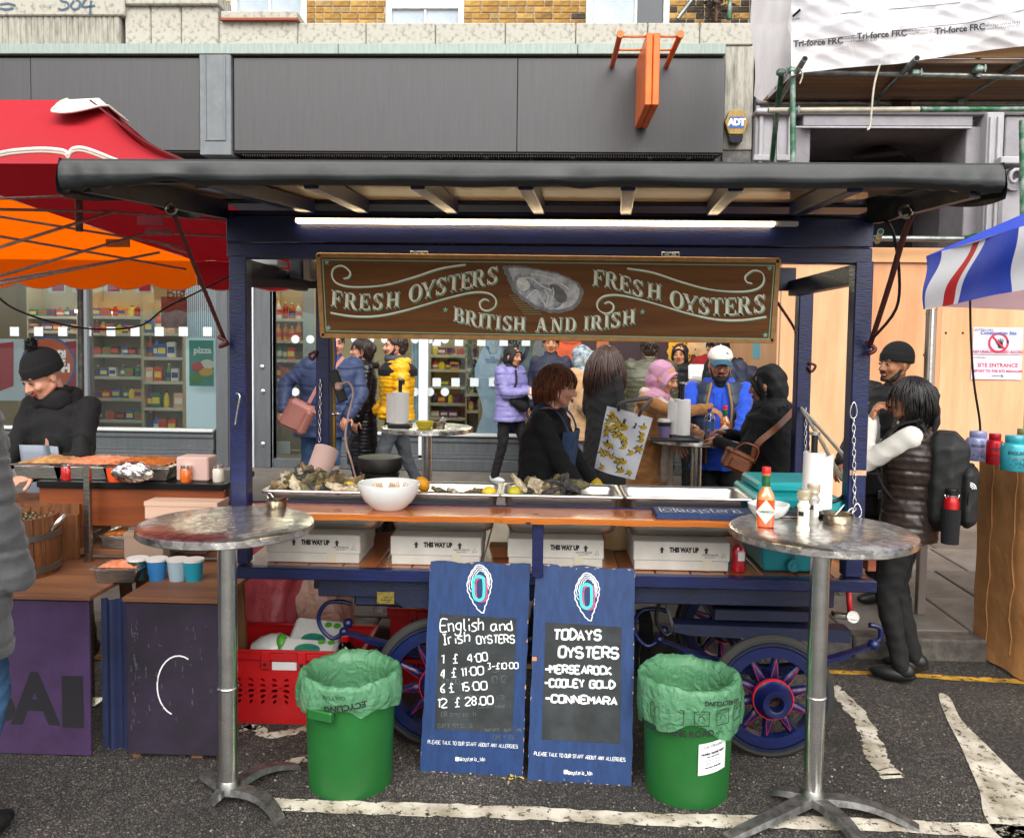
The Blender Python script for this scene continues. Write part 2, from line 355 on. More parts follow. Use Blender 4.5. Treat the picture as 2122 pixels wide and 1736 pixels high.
def ground_mat():
 m=bpy.data.materials.new('asphalt');m.use_nodes=True;n=m.node_tree.nodes;L=m.node_tree.links;b=n['Principled BSDF']
 tc=n.new('ShaderNodeTexCoord');o=tc.outputs['Object']
 v=n.new('ShaderNodeTexVoronoi');v.inputs['Scale'].default_value=85;v.inputs['Randomness'].default_value=1;L.new(o,v.inputs[0])
 v2=n.new('ShaderNodeTexVoronoi');v2.feature='DISTANCE_TO_EDGE';v2.inputs['Scale'].default_value=85;L.new(o,v2.inputs[0])
 nz=n.new('ShaderNodeTexNoise');nz.inputs['Scale'].default_value=1.3;nz.inputs['Detail'].default_value=6;L.new(o,nz.inputs[0])
 sp=n.new('ShaderNodeSeparateColor');L.new(v.outputs['Color'],sp.inputs[0])
 r=n.new('ShaderNodeValToRGB');e=r.color_ramp.elements;e[0].color=C('#393734');e[1].color=C('#837d75');e[1].position=1
 e.new(.45).color=C('#504d49');e.new(.8).color=C('#635e58');e.new(.94).color=C('#69635c');L.new(sp.outputs[0],r.inputs[0])
 ed=n.new('ShaderNodeValToRGB');ed.color_ramp.elements[0].color=(.16,.16,.16,1);ed.color_ramp.elements[1].position=.18;L.new(v2.outputs[0],ed.inputs[0])
 mx=n.new('ShaderNodeMix');mx.data_type='RGBA';mx.blend_type='MULTIPLY';mx.inputs[0].default_value=1;L.new(r.outputs[0],mx.inputs[6]);L.new(ed.outputs[0],mx.inputs[7])
 r2=n.new('ShaderNodeValToRGB');r2.color_ramp.elements[0].position=.35;r2.color_ramp.elements[1].position=.7;r2.color_ramp.elements[0].color=(.55,.54,.53,1);r2.color_ramp.elements[1].color=(1.25,1.2,1.15,1);L.new(nz.outputs[0],r2.inputs[0])
 m2=n.new('ShaderNodeMix');m2.data_type='RGBA';m2.blend_type='MULTIPLY';m2.inputs[0].default_value=1;L.new(mx.outputs[2],m2.inputs[6]);L.new(r2.outputs[0],m2.inputs[7])
 L.new(m2.outputs[2],b.inputs['Base Color']);b.inputs['Roughness'].default_value=.72
 ad=n.new('ShaderNodeMath');ad.operation='ADD';L.new(ed.outputs[0],ad.inputs[0]);L.new(sp.outputs[1],ad.inputs[1])
 bp=n.new('ShaderNodeBump');bp.inputs['Strength'].default_value=1;bp.inputs['Distance'].default_value=.006;L.new(ad.outputs[0],bp.inputs['Height']);L.new(bp.outputs[0],b.inputs['Normal'])
 return m
ASPH=ground_mat()
def paint_mat(key,col):
 m=bpy.data.materials.new(key);m.use_nodes=True;n=m.node_tree.nodes;L=m.node_tree.links;b=n['Principled BSDF']
 b.inputs['Base Color'].default_value=C(col);b.inputs['Roughness'].default_value=.75
 tc=n.new('ShaderNodeTexCoord');o=tc.outputs['Object']
 a=n.new('ShaderNodeTexNoise');a.inputs['Scale'].default_value=26;a.inputs['Detail'].default_value=9;a.inputs['Roughness'].default_value=.75;L.new(o,a.inputs[0])
 r=n.new('ShaderNodeValToRGB');r.color_ramp.elements[0].position=.40;r.color_ramp.elements[1].position=.46;L.new(a.outputs[0],r.inputs[0])
 c2=n.new('ShaderNodeTexNoise');c2.inputs['Scale'].default_value=7;c2.inputs['Detail'].default_value=8;L.new(o,c2.inputs[0])
 r2=n.new('ShaderNodeValToRGB');q=C(col);r2.color_ramp.elements[0].color=(q[0]*.45,q[1]*.42,q[2]*.36,1);r2.color_ramp.elements[1].color=q;r2.color_ramp.elements[0].position=.35;r2.color_ramp.elements[1].position=.62
 L.new(c2.outputs[0],r2.inputs[0]);L.new(r2.outputs[0],b.inputs['Base Color'])
 t=n.new('ShaderNodeBsdfTransparent');mx=n.new('ShaderNodeMixShader');L.new(r.outputs[0],mx.inputs[0]);L.new(t.outputs[0],mx.inputs[1]);L.new(b.outputs[0],mx.inputs[2])
 L.new(mx.outputs[0],n['Material Output'].inputs[0])
 bp=n.new('ShaderNodeBump');bp.inputs['Distance'].default_value=.004;L.new(a.outputs[0],bp.inputs['Height']);L.new(bp.outputs[0],b.inputs['Normal']);return m
LINEW=paint_mat('worn_white_road_paint','#c9c2b2');LINEY=paint_mat('worn_yellow_road_paint','#c99a2c')
KY=4.80
obj('road',B().face([(-120,-120,0),(120,-120,0),(120,KY+.02,0),(-120,KY+.02,0)]),ASPH,kind='structure')
def wob(pts,w,name,mat,z=.004,seed=0,j=.012,kind='structure'):
 r=random.Random(seed);pts=smoothpts(pts,14);ws=[w+(r.random()-.5)*j*2 for _ in pts]
 pts=[Vector((p.x+(r.random()-.5)*j*.5,p.y+(r.random()-.5)*j*.7,z))for p in pts]
 obj(name,B().ribbon(pts,ws,(0,0,1)),mat,kind=kind)
g=PZ
wob([g(560,1668),g(800,1676),g(1060,1684),g(1340,1698),g(1620,1704),g(1860,1712),g(2160,1728)],.085,'road_marking',LINEW)
wob([g(1722,1425),g(1768,1468),g(1800,1520),g(1818,1570),g(1850,1612)],.085,'road_marking',LINEW,seed=2,j=.02)
wob([g(500,1512),g(530,1508),g(560,1525),g(640,1508)],.05,'road_marking',LINEW,seed=3,j=.02)
wob([g(500,1608),g(560,1592),g(640,1570)],.05,'road_marking',LINEW,seed=6,j=.02)
bp_=[g(x,y)for x,y in((1945,1440),(1968,1446),(1992,1492),(2040,1540),(2100,1600),(2190,1690),(2190,1790),(2080,1740),(2040,1690),(2030,1640),(2005,1580),(1990,1545),(1962,1490))];obj('road_marking',B().face([V(p.x,p.y,.004)for p in smoothpts(bp_,4,True)]),LINEW,kind='structure')
wob([g(-200,1352),g(500,1370),g(1000,1380),g(1760,1394),g(2010,1408),g(2300,1420)],.06,'yellow_line',LINEY,seed=5)
b=B();r=random.Random(3)
for i in range(260):
 p=PZ(r.uniform(430,2110),r.uniform(1500,1735));s=r.uniform(.002,.006);b.ell((p.x,p.y,.003),(s,s*r.uniform(.6,1.6),s*.6),nu=5,nv=3)
obj('road_grit',b,M('pale_grit','#a89f8e',.9,var='#5b564e',vs=60),kind='stuff')
b=B()
for i in range(16):
 p=PZ(r.uniform(1030,1080),r.uniform(1600,1618));q=[p+Vector((r.uniform(-.016,.016),r.uniform(-.016,.016),.004+r.random()*.01))for _ in range(4)];b.face(q)
obj('litter_scrap',b,M('yellowed_paper','#c9b04a',.8),label='small torn yellowish paper scrap on the asphalt under the left price board',cat='litter')
def pz(Y):return.125+(max(Y-4.95,0))*.026
KERBM=M('granite_kerb','#5c5650',.8,var='#3a3632',vs=14,bump=.6,bs=50)
kb=thing('kerb',None,None,(0,KY,0));del_=[kb.pop(k,None)for k in('label','category')];kb['kind']='structure'
x=-6.5;r=random.Random(1)
while x<6.5:
 l=r.uniform(.85,1.0);obj('kerb_stone',B().box(x+.004,KY,-.05,x+l-.004,KY+.15,.125+r.uniform(-.003,.003),.012),KERBM,kb);x+=l
PAVM=[M('paving_%s'%'abc'[i],c,.85,var=v,vs=5,bump=.35,bs=50)for i,(c,v)in enumerate((('#6d675f','#59534c'),('#77716a','#625c55'),('#625d57','#504b46')))]
pv=thing('pavement',None,None,(0,5,0));[pv.pop(k,None)for k in('label','category')];pv['kind']='structure'
Y0=KY+.155;k=0
while Y0<9.9:
 d=.62;x=-6.6+(k%2)*.35;
 while x<6.4:
  l=r.choice((.6,.75,.9));zz=pz(Y0);z2=pz(Y0+d)
  if Y0<7.4:
   bb=B().box(x+.005,Y0+.004,zz-.07,x+l-.005,Y0+d-.004,zz+r.uniform(-.003,.004),.006);bb.xf(lambda v:Vector((v.x,v.y,v.z+(v.y-Y0)*.026)))
   obj('paving_slab',bb,PAVM[r.randrange(3)],pv)
  x+=l
 Y0+=d;k+=1
obj('paving_bed',B().face([(-120,KY+.14,.09),(120,KY+.14,.09),(120,7.4,pz(7.4)-.02),(-120,7.4,pz(7.4)-.02)]),M('paving_sand','#3a352f',.95),pv)
obj('far_paving',B().face([(-120,7.38,pz(7.38)),(120,7.38,pz(7.38)),(120,10.2,pz(10.2)),(-120,10.2,pz(10.2))]),PAVM[0],pv)
# shop building
YB=10.0
def PX(x,Y=YB,y=500):return P(x,y,Y).x
def zz(y,Y=YB,x=1061):return P(x,y,Y).z
conc=M('weathered_concrete','#a8a59a',.9,var='#66645a',vs=16,bump=.5,bs=40,vmin=.5,vmax=.72)
conc2=M('stained_concrete','#a3a095',.9,var='#5a5950',vs=9,stretch=(3,3,.5),bump=.5,bs=40,vmin=.4,vmax=.8)
shop=thing('shop_building','old brick shop building with a wide dark grey fascia and lit windows','building',(PX(750),YB,.25))
ZC1=zz(46,YB,1000)
FT,FB=zz(112,YB,800),zz(312,YB,800)
xr=PX(1560,YB,200);xl=-9.5
BY=YB+.25
bmat=[M('stock_brick_%s'%'abcde'[i],c,.9,var=v,vs=14,bump=.6,bs=60)for i,(c,v)in enumerate((('#a8823f','#7d5c2c'),('#b9954f','#8f6d3a'),('#94703a','#5f4524'),('#a98d5e','#7d6742'),('#4a3d30','#2b241d')))]
wins=[(480,636),(800,962),(1215,1387)]
wx=[(P(a,20,BY).x,P(c,20,BY).x)for a,c in wins]
zb0=ZC1-.02;bw=B();top=7.4
segs=[xl]+[v for a in wx for v in a]+[xr]
for i in range(0,len(segs),2):bw.box(segs[i],BY+.012,zb0-.5,segs[i+1],BY+.3,top)
obj('brick_backing',bw,M('lime_mortar','#a79c82',.95,bump=.5,bs=60),shop)
r=random.Random(11);k=0;brs=[]
for row in range(5):
 z=zb0+row*.075;
 for i in range(0,len(segs),2):
  x=max(segs[i],-6.9)-(.11 if row%2 else 0);
  while x<segs[i+1]:
   l=.215 if r.random()<.6 else.103;a=max(x,segs[i]);c=min(x+l,segs[i+1])
   if c-a>.03 and a<3.2:obj('brick',B().box(a,BY,z,c-.01,BY+.05,z+.065,.005),bmat[4 if a>PX(1385,BY,20)and r.random()<.5 else r.choice((0,0,1,1,2,3,0,1,4 if r.random()<.3 else 0))],shop)
   x+=l
WPNT=M('white_window_paint','#d8d9d8',.5,var='#bfc0bf',vs=12)
WGL=M('net_curtain_glass','#8d99a3',.12,spec=.8,var='#a8b2b9',vs=2);DGL=M('dark_window_glass','#20282c',.08,spec=.9)
for wi,(a,c)in enumerate(wx):
 z0=ZC1-.05;z1=top;fr=B();w_=.07
 fr.box(a,BY-.02,z0,a+w_,BY+.1,z1).box(c-w_,BY-.02,z0,c,BY+.1,z1).box(a+w_,BY-.01,z0,c-w_,BY+.09,z0+.05)
 zt=z0+(.36 if wi!=1 else.30)
 if wi==1:fr.box(a+w_,BY-.01,zt,c-w_,BY+.09,zt+.1)
 mx_=a+(c-a)*(.5 if wi<2 else.6);fr.box(mx_-.015,BY+.005,z0+.05,mx_+.015,BY+.07,zt if wi==1 else z1)
 wf=obj('window',fr,WPNT,shop,bev=.004)
 obj('pane',B().box(a+w_,BY+.03,z0+.05,mx_-.015,BY+.04,z1),WGL if wi<2 else WGL,wf);obj('pane',B().box(mx_+.015,BY+.03,z0+.05,c-w_,BY+.04,z1),WGL if wi<2 else DGL,wf)
def blk(x0,x1,y0,y1,Yf,m=conc,nm='concrete_block'):
 a=P(x0,(y0+y1)/2,Yf).x;c=P(x1,(y0+y1)/2,Yf).x;z1=P((x0+x1)/2,y0,Yf).z;z0=P((x0+x1)/2,y1,Yf).z
 obj(nm,B().box(a+.004,Yf,z0+.003,c-.004,Yf+.5,z1-.003,.012),m,shop)
yb=94
for a,c in((616,758),(758,902),(902,1047),(1047,1193),(1193,1342),(1342,1450),(1450,1560)):blk(a,c,47,yb,YB-.04)
blk(452,616,43,yb,YB-.06);blk(456,616,22,40,YB-.10,nm='block_cap')
obj('tile_course',B().box(P(456,41,9.87).x,YB-.13,zz(43.5,YB-.1,530),P(616,41,9.87).x,YB+.1,zz(39,YB-.1,530)),M('terracotta','#8f4a35',.85),shop)
for a,c in((258,312),(312,375),(375,452)):blk(a,c,12,yb,YB-.10)
blk(258,452,-20,10,YB-.16,nm='block_cap')
blk(-260,258,-60,33,YB-.16)
cm=B();z0,z1=zz(yb,YB-.12,100),zz(35,YB-.12,100)
x=P(-260,60,YB).x;xe=P(258,60,YB).x
while x<xe:cm.cyl((x,YB-.09,z0),(x,YB-.09,z1),.045,n=8);x+=.07
cm.box(P(-260,60,YB).x,YB-.09,z0,xe,YB+.2,z1);obj('ribbed_block',cm,conc2,shop)
gf=M('blue_spray_paint','#3f5566',.7)
for st in([(132,-8),(136,2),(150,6),(152,16),(138,21),(130,18)],[(165,2),(158,12),(164,20),(176,16),(178,5),(168,0)],[(196,-6),(182,14),(212,12)],[(203,2),(200,30)],[(0,10),(18,8),(34,12)],[(0,18),(16,20),(30,17)]):
 gb=B().ribbon([P(x_*.93,y_,YB-.166)for x_,y_ in smoothpts([(a,c,0)for a,c in st],4)and[(v.x,v.y)for v in smoothpts([(a,c,0)for a,c in st],4)]],.025,(0,-1,0));obj('graffiti_stroke',gb,gf,shop)
FL=M('lead_grey_flashing','#7f8c86',.55,.3,var='#93a099',vs=5,stretch=(6,6,.6))
fxr=PX(1502,9.7,200);FY=9.7
ft=P(800,92.5,FY).z;fm=P(800,114,FY).z;fb=P(800,313,FY).z
a_=PX(-120,FY,200)
for x0,x1 in((-120,702),(702,1197),(1197,1504)):
 a=P(x0,100,FY).x;c=P(x1,100,FY).x
 obj('gutter_flashing',B().box(a+.002,FY-.03,fm,c-.002,YB+.0,ft,.006),FL,shop)
FASC=M('anthracite_fascia','#454546',.42,.3,var='#4d4d4e',vs=5,stretch=(9,9,.35),rv=.08,vmin=.35,vmax=.75)
for x0,x1 in((-120,62),(62,413),(483,1072),(1072,1502)):
 a=P(x0,210,FY).x;c=P(x1,210,FY).x
 obj('fascia_panel',B().box(a+.003,FY+.02,fb,c-.003,YB-.01,fm-.03,.004),FASC,shop)
obj('shadow_gap',B().box(a_,FY+.05,fb+.01,fxr-.02,YB,fm),DARKM,shop)
PIL=M('grey_painted_pilaster','#5f6568',.5,var='#6d7376',vs=6)
a,c=P(415,210,FY).x,P(480,210,FY).x;pb=P(447,322,FY).z
pp=obj('pilaster',B().box(a,FY-.02,pb,c,YB,fm,.006),PIL,shop)
fr=B();i0,i1=a+.06,c-.06;j0,j1=pb+.16,fm-.02
fr.box(i0,FY-.032,j0,i0+.02,FY-.021,j1,.003).box(i1-.02,FY-.032,j0,i1,FY-.021,j1,.003).box(i0+.021,FY-.032,j0,i1-.021,FY-.021,j0+.02,.003)
obj('moulding',fr,PIL,pp)
obj('soffit',B().box(a_,FY+.04,fb-.02,fxr-.04,YB+.05,fb-.001),M('soffit_paint','#2a2626',.7),shop)
gr=B();x=PX(500,FY)
while x<fxr-.1:gr.box(x,FY+.06,fb-.05,x+.012,YB,fb-.021);x+=.028
obj('vent_grille',gr,M('grille_brown','#2e2625',.5,.3),shop,kind='stuff')
for q in(540,790,1000,1180,1340,1420):obj('grille_bar',B().box(PX(q,FY),FY+.05,fb-.06,PX(q,FY)+.05,YB,fb-.051),DARKM,shop)
a,c=PX(1500,YB,200),PX(1560,YB,200)
for y0,y1 in((94,96),(96,312)):
 if y1-y0>5:obj('concrete_pier',B().box(a,YB-.02,zz(y1,YB,1530),c,YB+.6,zz(y0,YB,1530)-.004,.01),conc2,shop)
obj('pier_base',B().box(a,YB-.01,.2,c,YB+.6,zz(313,YB,1530)-.003),M('flaky_grey_render','#6f6d6a',.9,var='#52504e',vs=20,bump=.7,bs=40),shop)
al=thing('alarm_box','gold hexagonal burglar alarm box with a blue lettered badge on the concrete pier','alarm box',P(1525,270,YB-.06))
ac=P(1525,262,YB-.1);hx=[(-.035,.175),(.035,.175),(.04,.17)]
pts=[(-.075,.18),(.075,.18),(.135,.04),(.085,-.10),(-.085,-.10),(-.135,.04)]
obj('alarm_case',B().prism([(ac.x+p,YB-.13,ac.z+q)for p,q in pts],(0,.1,0)),M('brass_plastic','#9c7f3f',.35,.3,var='#7d6330',vs=8,stretch=(4,4,.6)),al,bev=.01)
pts=[(-.085,-.104),(.085,-.104),(.075,-.17),(.05,-.195),(-.05,-.195),(-.075,-.17)]
obj('strobe_lens',B().prism([(ac.x+p,YB-.12,ac.z+q)for p,q in pts],(0,.09,0)),M('dark_blue_lens','#10141f',.1),al,bev=.008)
bd=obj('badge',B().box(ac.x-.085,YB-.134,ac.z-.03,ac.x+.085,YB-.131,ac.z+.10),M('badge_blue','#1e4f93',.4),al)
text('lettering','ADT',.105,WHITEI,bd,(ac.x,YB-.1355,ac.z+.035),bold=.006,sp=.85)
ORG=M('orange_enamel','#e06a14',.35,var='#cf5d10',vs=4)
osn=thing('projecting_sign','bright orange box sign seen edge on, held off the grey fascia by tube arms','sign',P(1352,200,FY))
Yf=8.75;a,c=P(1338,140,Yf).x,P(1367,140,Yf).x;z1,z0=P(1352,68,Yf).z,P(1352,218,Yf).z;m_=(a+c)/2
obj('sign_case',B().box(a,Yf,z0,m_-.003,FY-.02,z1,.008),ORG,osn);obj('sign_case',B().box(m_+.003,Yf,z0,c,FY-.02,z1,.008),ORG,osn)
for q in(1285,1410):
 X=P(q,75,Yf).x;z=P(q,72,Yf).z
 ab=B().cyl((X,Yf,z),(X,FY,z),.03,n=12);ab.cyl((X,Yf-.02,z),(X,Yf+.03,z),.038,n=12)
 obj('support_arm',ab,ORG,osn,smooth='auto')
 for Yc in(Yf+.06,FY-.5):
  obj('cross_tie',B().cyl((X,Yc,z),((a if X<m_ else c),Yc,z),.012,n=8),ORG,osn,smooth=True)
# shop front (ground floor)
GF=M('shopfront_grey','#4b4e51',.45,var='#565a5d',vs=5,stretch=(5,5,.5))
WH=M('white_panel','#cdd5da',.5)
SF=9.95
def zS(y,x=800):return P(x,y,SF).z
rz0,rz1=pz(SF),zS(903,900)
def riser(x0,x1):
 a,c=PX(x0,SF),PX(x1,SF);ri=B().box(a,SF,rz0,c,SF+.15,rz1-.004,.004)
 ri.box(a,SF-.05,rz0,c,SF-.002,rz0+.14,.01).box(a,SF-.03,rz0+.142,c,SF-.002,rz0+.19,.006).box(a,SF-.02,rz0+.192,c,SF-.002,rz0+.215,.004).box(a,SF-.02,rz1-.07,c,SF-.002,rz1-.03,.004)
 obj('stall_riser',ri,GF,shop)
 obj('window_sill',B().box(a,SF-.04,rz1,c,SF+.12,rz1+.035,.006),M('sill_white','#b9bcbb',.5),shop)
riser(655,1545);riser(-160,440)
TOPZ=3.9
for x0,x1,mm in((447,472,GF),(528,566,GF),(1112,1145,GF),(166,180,M('mullion_grey','#6c7074',.4)),(560,566,WH),(870,889,WH)):
 a,c=PX(x0,SF),PX(x1,SF);obj('window_frame',B().box(a,SF-.03,rz0,c,SF+.12,TOPZ,.005),mm,shop)
a,c=PX(518,SF),PX(527,SF);obj('door_edge',B().box(a,SF-.06,rz0,c,SF+.02,TOPZ,.004),WH,shop)
obj('door_panel',B().box(PX(472,SF),SF,rz0,PX(518,SF),SF+.06,TOPZ),GF,shop)
obj('door_rail',B().box(PX(566,SF),SF-.02,rz0,PX(655,SF),SF+.06,zS(950,600),.004),GF,shop)
PANE=glass('shop_window_glass','#e8eeee',.8,.02,.03)
for x0,x1 in((-160,166),(180,447),(566,870),(889,1112)):
 a,c=PX(x0,SF),PX(x1,SF);obj('window_pane',B().box(a,SF+.03,rz1+.03 if x0!=566 else zS(950,600),c,SF+.038,TOPZ),PANE,shop)
b=B()
def sq(x0,x1,y,n,s=.06):
 for i in range(n):
  p=P(x0+(x1-x0)*i/(n-1),y,SF+.02);b.box(p.x-s/2*1.0,SF+.018,p.z-s/2,p.x+s/2,SF+.022,p.z+s/2)
sq(30,430,687,9,.11);sq(905,1100,792,6,.10);sq(905,1090,708,5,.1)
obj('frosted_square',b,M('frosted_vinyl','#b9c0c2',.7),shop,kind='stuff')
b=B()
for i in range(11):
 for yy in(708,905):
  p=P(612+i*31,703 if yy==708 else 812,SF+.02);b.cyl((p.x,SF+.018,p.z),(p.x,SF+.022,p.z),.05,n=16)
obj('frosted_dot',b,M('frosted_vinyl','#b9c0c2'),shop,kind='stuff')
for y in(811,920,):
 for x in(545,):
  p=P(x,y,SF-.03);obj('door_bolt',B().ell((p.x,SF-.035,p.z),(.03,.015,.03)),STEEL2,shop,smooth=True)
obj('door_bolt',B().ell((P(545,760,SF).x,SF-.035,P(545,760,SF).z),(.03,.015,.03)),STEEL2,shop,smooth=True)
IY=14.0;xi0,xi1=PX(-400,SF),PX(1555,SF)
obj('shop_floor',B().face([(xi0,SF+.15,rz0+.02),(xi1,SF+.15,rz0+.02),(xi1,IY,rz0+.02),(xi0,IY,rz0+.02)]),M('vinyl_floor','#77736c',.35),shop)
obj('shop_ceiling',B().face([(xi0,SF+.1,3.7),(xi1,SF+.1,3.7),(xi1,IY,3.7),(xi0,IY,3.7)]),M('ceiling_tile','#8d8a80',.8),shop)
obj('back_wall',B().face([(xi0,IY,0),(xi1,IY,0),(xi1,IY,3.7),(xi0,IY,3.7)]),M('beige_interior','#8d8064',.8),shop)
b=B().face([(xi0,SF+.1,0),(xi0,IY,0),(xi0,IY,3.7),(xi0,SF+.1,3.7)]);b.face([(xi1,SF+.1,0),(xi1,IY,0),(xi1,IY,3.7),(xi1,SF+.1,3.7)])
obj('side_wall',b,M('beige_interior'),shop)
obj('upper_wall',B().box(xl,YB+.05,TOPZ-.1,xr,YB+.3,zb0-.3).box(PX(1546,SF),SF+.0,rz0,PX(1561,SF),SF+.2,TOPZ),GF,shop)
TL=M('ceiling_tube','#fff1d0',emit=16)
for Y in(10.6,11.8,13.0):
 for X in(-5.5,-3.6,-1.7,.2):obj('ceiling_light',B().box(X-.6,Y-.08,3.62,X+.6,Y+.08,3.69),TL,shop)
# the cart
cart=thing('market_cart','dark blue wooden market cart with spoked wheels, four posts and a propped flap roof','cart',(0,4.0,0))
BX0,BX1,BY0,BY1,BZ=-1.30,1.41,3.50,4.66,.812
obj('bed_rail',B().box(BX0,BY0,BZ-.05,BX1,BY0+.05,BZ,.004),NAVY,cart)
obj('bed_rail',B().box(BX0,BY1-.05,BZ-.05,BX1,BY1,BZ,.004),NAVY,cart)
BEDW=M('stained_bed_boards','#6b3413',.28,var='#9a5420',vs=2.2,stretch=(5,.5,5),vmin=.3,vmax=.7,coat=.4,bump=.2,bs=25)
x=BX0;r=random.Random(5)
while x<BX1-.01:
 l=min(.15,BX1-x);obj('bed_board',B().box(x+.002,BY0+.051,BZ-.03,x+l-.002,BY1-.051,BZ-.002+r.uniform(-.002,.001),.003),BEDW,cart);x+=l
ud=B().box(BX0+.35,BY0+.04,BZ-.13,BX1-.16,BY0+.11,BZ-.052,.004)
obj('side_beam',ud,NAVY2,cart);obj('side_beam',B().box(BX0+.35,BY1-.11,BZ-.13,BX1-.16,BY1-.04,BZ-.052,.004),NAVY2,cart)
for X in(-.95,-.45,.3,.85,1.15):obj('cross_beam',B().box(X-.04,BY0+.112,BZ-.12,X+.04,BY1-.112,BZ-.035,.004),NAVY2,cart)
a=P(735,1205,3.56);c=P(1105,1250,3.56)
obj('bolster',B().prism([(-.66,3.53,.72),(-.20,3.53,.72),(-.20,3.53,.67),(-.26,3.53,.645),(-.58,3.53,.645),(-.64,3.53,.69)],(0,.1,0)),NAVY2,cart)
nb=P(750,1232,3.52);npl=obj('name_plate',B().box(P(783,1240,3.54).x,3.522,P(800,1248,3.54).z,P(818,1240,3.54).x,3.527,P(800,1224,3.54).z),M('worn_brass','#8d7a34',.5,.4,var='#5e5122',vs=60),cart)
[obj('worn_mark',B().ribbon([V(P(a,y,3.54).x,3.5215,P(800,y,3.54).z)for a in(x,x+w)],.003,(0,-1,0)),INK,npl)for x,w,y in((796,10,1234),(790,5,1240),(797,16,1240),(800,12,1244))]
obj('axle_box',B().box(P(737,1220,3.6).x,3.56,P(737,1250,3.6).z,P(850,1220,3.6).x,3.66,.71,.01),NAVY2,cart)
TYRE=M('old_rubber','#262523',.75,bump=.3,bs=60);REDL=M('red_lining_paint','#b51c26',.5);IRON=M('rusty_iron','#3a2a24',.7,.5,var='#55382a',vs=20)
def wheel(cx,cy,cz,R,sgn=-1):
 w=bpy.data.objects.new('wheel',None);COL.objects.link(w);w.parent=cart;w.location=Vector((cx,cy,cz))-_woff(cart);OFF[w.name]=Vector((cx,cy,cz))
 c=Vector((cx,cy,cz));n=48
 def ring(r0,r1,w0,bulge=0):
  b=B();prof=[(r0,-w0),(r1-bulge,-w0),(r1,-w0*.4),(r1,w0*.4),(r1-bulge,w0),(r0,w0),(r0,-w0)]
  return b.lathe(prof,c,n,R=Matrix.Rotation(pi/2,3,'X'))
 obj('tyre',ring(R-.032,R,.024,.014),TYRE,w,smooth=False,bev=.003)
 obj('iron_band',ring(R-.045,R-.0325,.028),NAVY2,w)
 obj('rim',ring(R-.095,R-.0455,.026,.004),NAVY,w)
 hb=B().lathe([(.030,.02),(.032,.098),(.036,.10),(.058,.10),(.064,.085),(.072,.055),(.083,.045),(.086,0),(.08,-.05),(.05,-.08),(0,-.08)],c,32,R=Matrix.Rotation(pi/2,3,'X'))
 obj('hub',hb,NAVY,w,smooth='auto')
 obj('hub_line',B().lathe([(.0835,.0462),(.0875,.0462),(.0885,.03),(.0845,.03),(.0835,.0462)],c,32,R=Matrix.Rotation(pi/2,3,'X')),REDL,w)
 obj('axle_end',B().lathe([(0,.04),(.012,.055),(.016,.04),(.031,.04)],c,16,R=Matrix.Rotation(pi/2,3,'X')),IRON,w)
 for k in range(10):
  a=2*pi*(k+.35)/10;d=Vector((cos(a),0,sin(a)));q=Vector((-sin(a),0,cos(a)))
  p0,p1=c+d*.07,c+d*(R-.09)
  b=B();b.tube([p0,p0+d*.05,p0+d*.09,p1-d*.02,p1],[.022,.022,.016,.016,.019],8)
  sp=obj('spoke',b,NAVY,w,smooth=True)
  f=Vector((0,-.0235,0));l=B();tip=c+d*(R*.62);
  l.ribbon([c+d*.09+q*.014+f,c+d*.13+q*.008+f,tip+f*.75],.0016,(0,-1,0));l.ribbon([c+d*.09-q*.014+f,c+d*.13-q*.008+f,tip+f*.75],.0016,(0,-1,0));l.ribbon([tip+f*.75,c+d*(R-.11)+f*.75],.0018,(0,-1,0))
  obj('lining',l,REDL,sp)
 return w
RW=.272
p=PZ(1602,1584);WX,WY=p.x,p.y+.02
wheel(WX,3.60,RW,RW);wheel(WX,4.52,RW,RW)
WLX=P(912,1420,3.60).x
wheel(WLX,3.60,RW+.02,RW+.02);wheel(WLX,4.52,RW+.02,RW+.02)
for X in(WX,WLX):
 obj('axle',B().beam((X,3.66,RW),(X,4.46,RW),.05,.05,.005),NAVY2,cart)
def spring(X,Y,half,zend,zmid):
 b=B()
 for k in range(4):
  h=half*(1-.2*k);pts=[]
  for i in range(13):
   t=-1+i/6;pts.append((X+t*h,Y,zmid+(zend-zmid)*(abs(t)**1.8)*(h/half)**1.8+0-.011*k))
  b.ribbon([Vector(q)for q in pts],.045,(0,0,1));
 return b
zs=lambda y:P(1500,y,3.66).z
obj('leaf_spring',spring(WX,3.70,.46,zs(1335),zs(1385)),NAVY,cart,solid=.009);obj('leaf_spring',spring(WLX,3.70,.44,.47,.40),NAVY,cart,solid=.009)
for X,s in((WX-.47,-1),(WLX-.45,-1)):
 b=B().tube(smoothpts([(X,3.70,.47),(X-.05,3.70,.44),(X-.10,3.70,.48),(X-.115,3.70,.54),(X-.08,3.70,.60),(X-.01,3.70,.61),(X+.03,3.70,.60)],4),.010,8)
 b.ell((X,3.695,.475),.02).ell((X+.02,3.695,.515),.022);obj('spring_hanger',b,NAVY,cart,smooth=True)
b=B().tube(smoothpts([(WX+.47,3.70,.48),(WX+.50,3.70,.50),(WX+.495,3.70,.55),(WX+.45,3.70,.56)],4),.012,8).ell((WX+.47,3.695,.475),.026)
obj('spring_hanger',b,NAVY,cart,smooth=True)
a=P(1395,1285,3.62);c=P(1760,1300,3.62)
obj('fore_carriage',B().prism([(a.x,3.60,a.z-.01),(c.x,3.60,a.z-.02),(c.x,3.60,a.z-.075),(a.x+.08,3.60,a.z-.06),(a.x,3.60,a.z-.045)],(0,.09,0)),NAVY2,cart)
obj('fore_carriage',B().box(a.x+.18,3.64,a.z-.005,a.x+.62,4.4,a.z+.05,.006),NAVY2,cart)
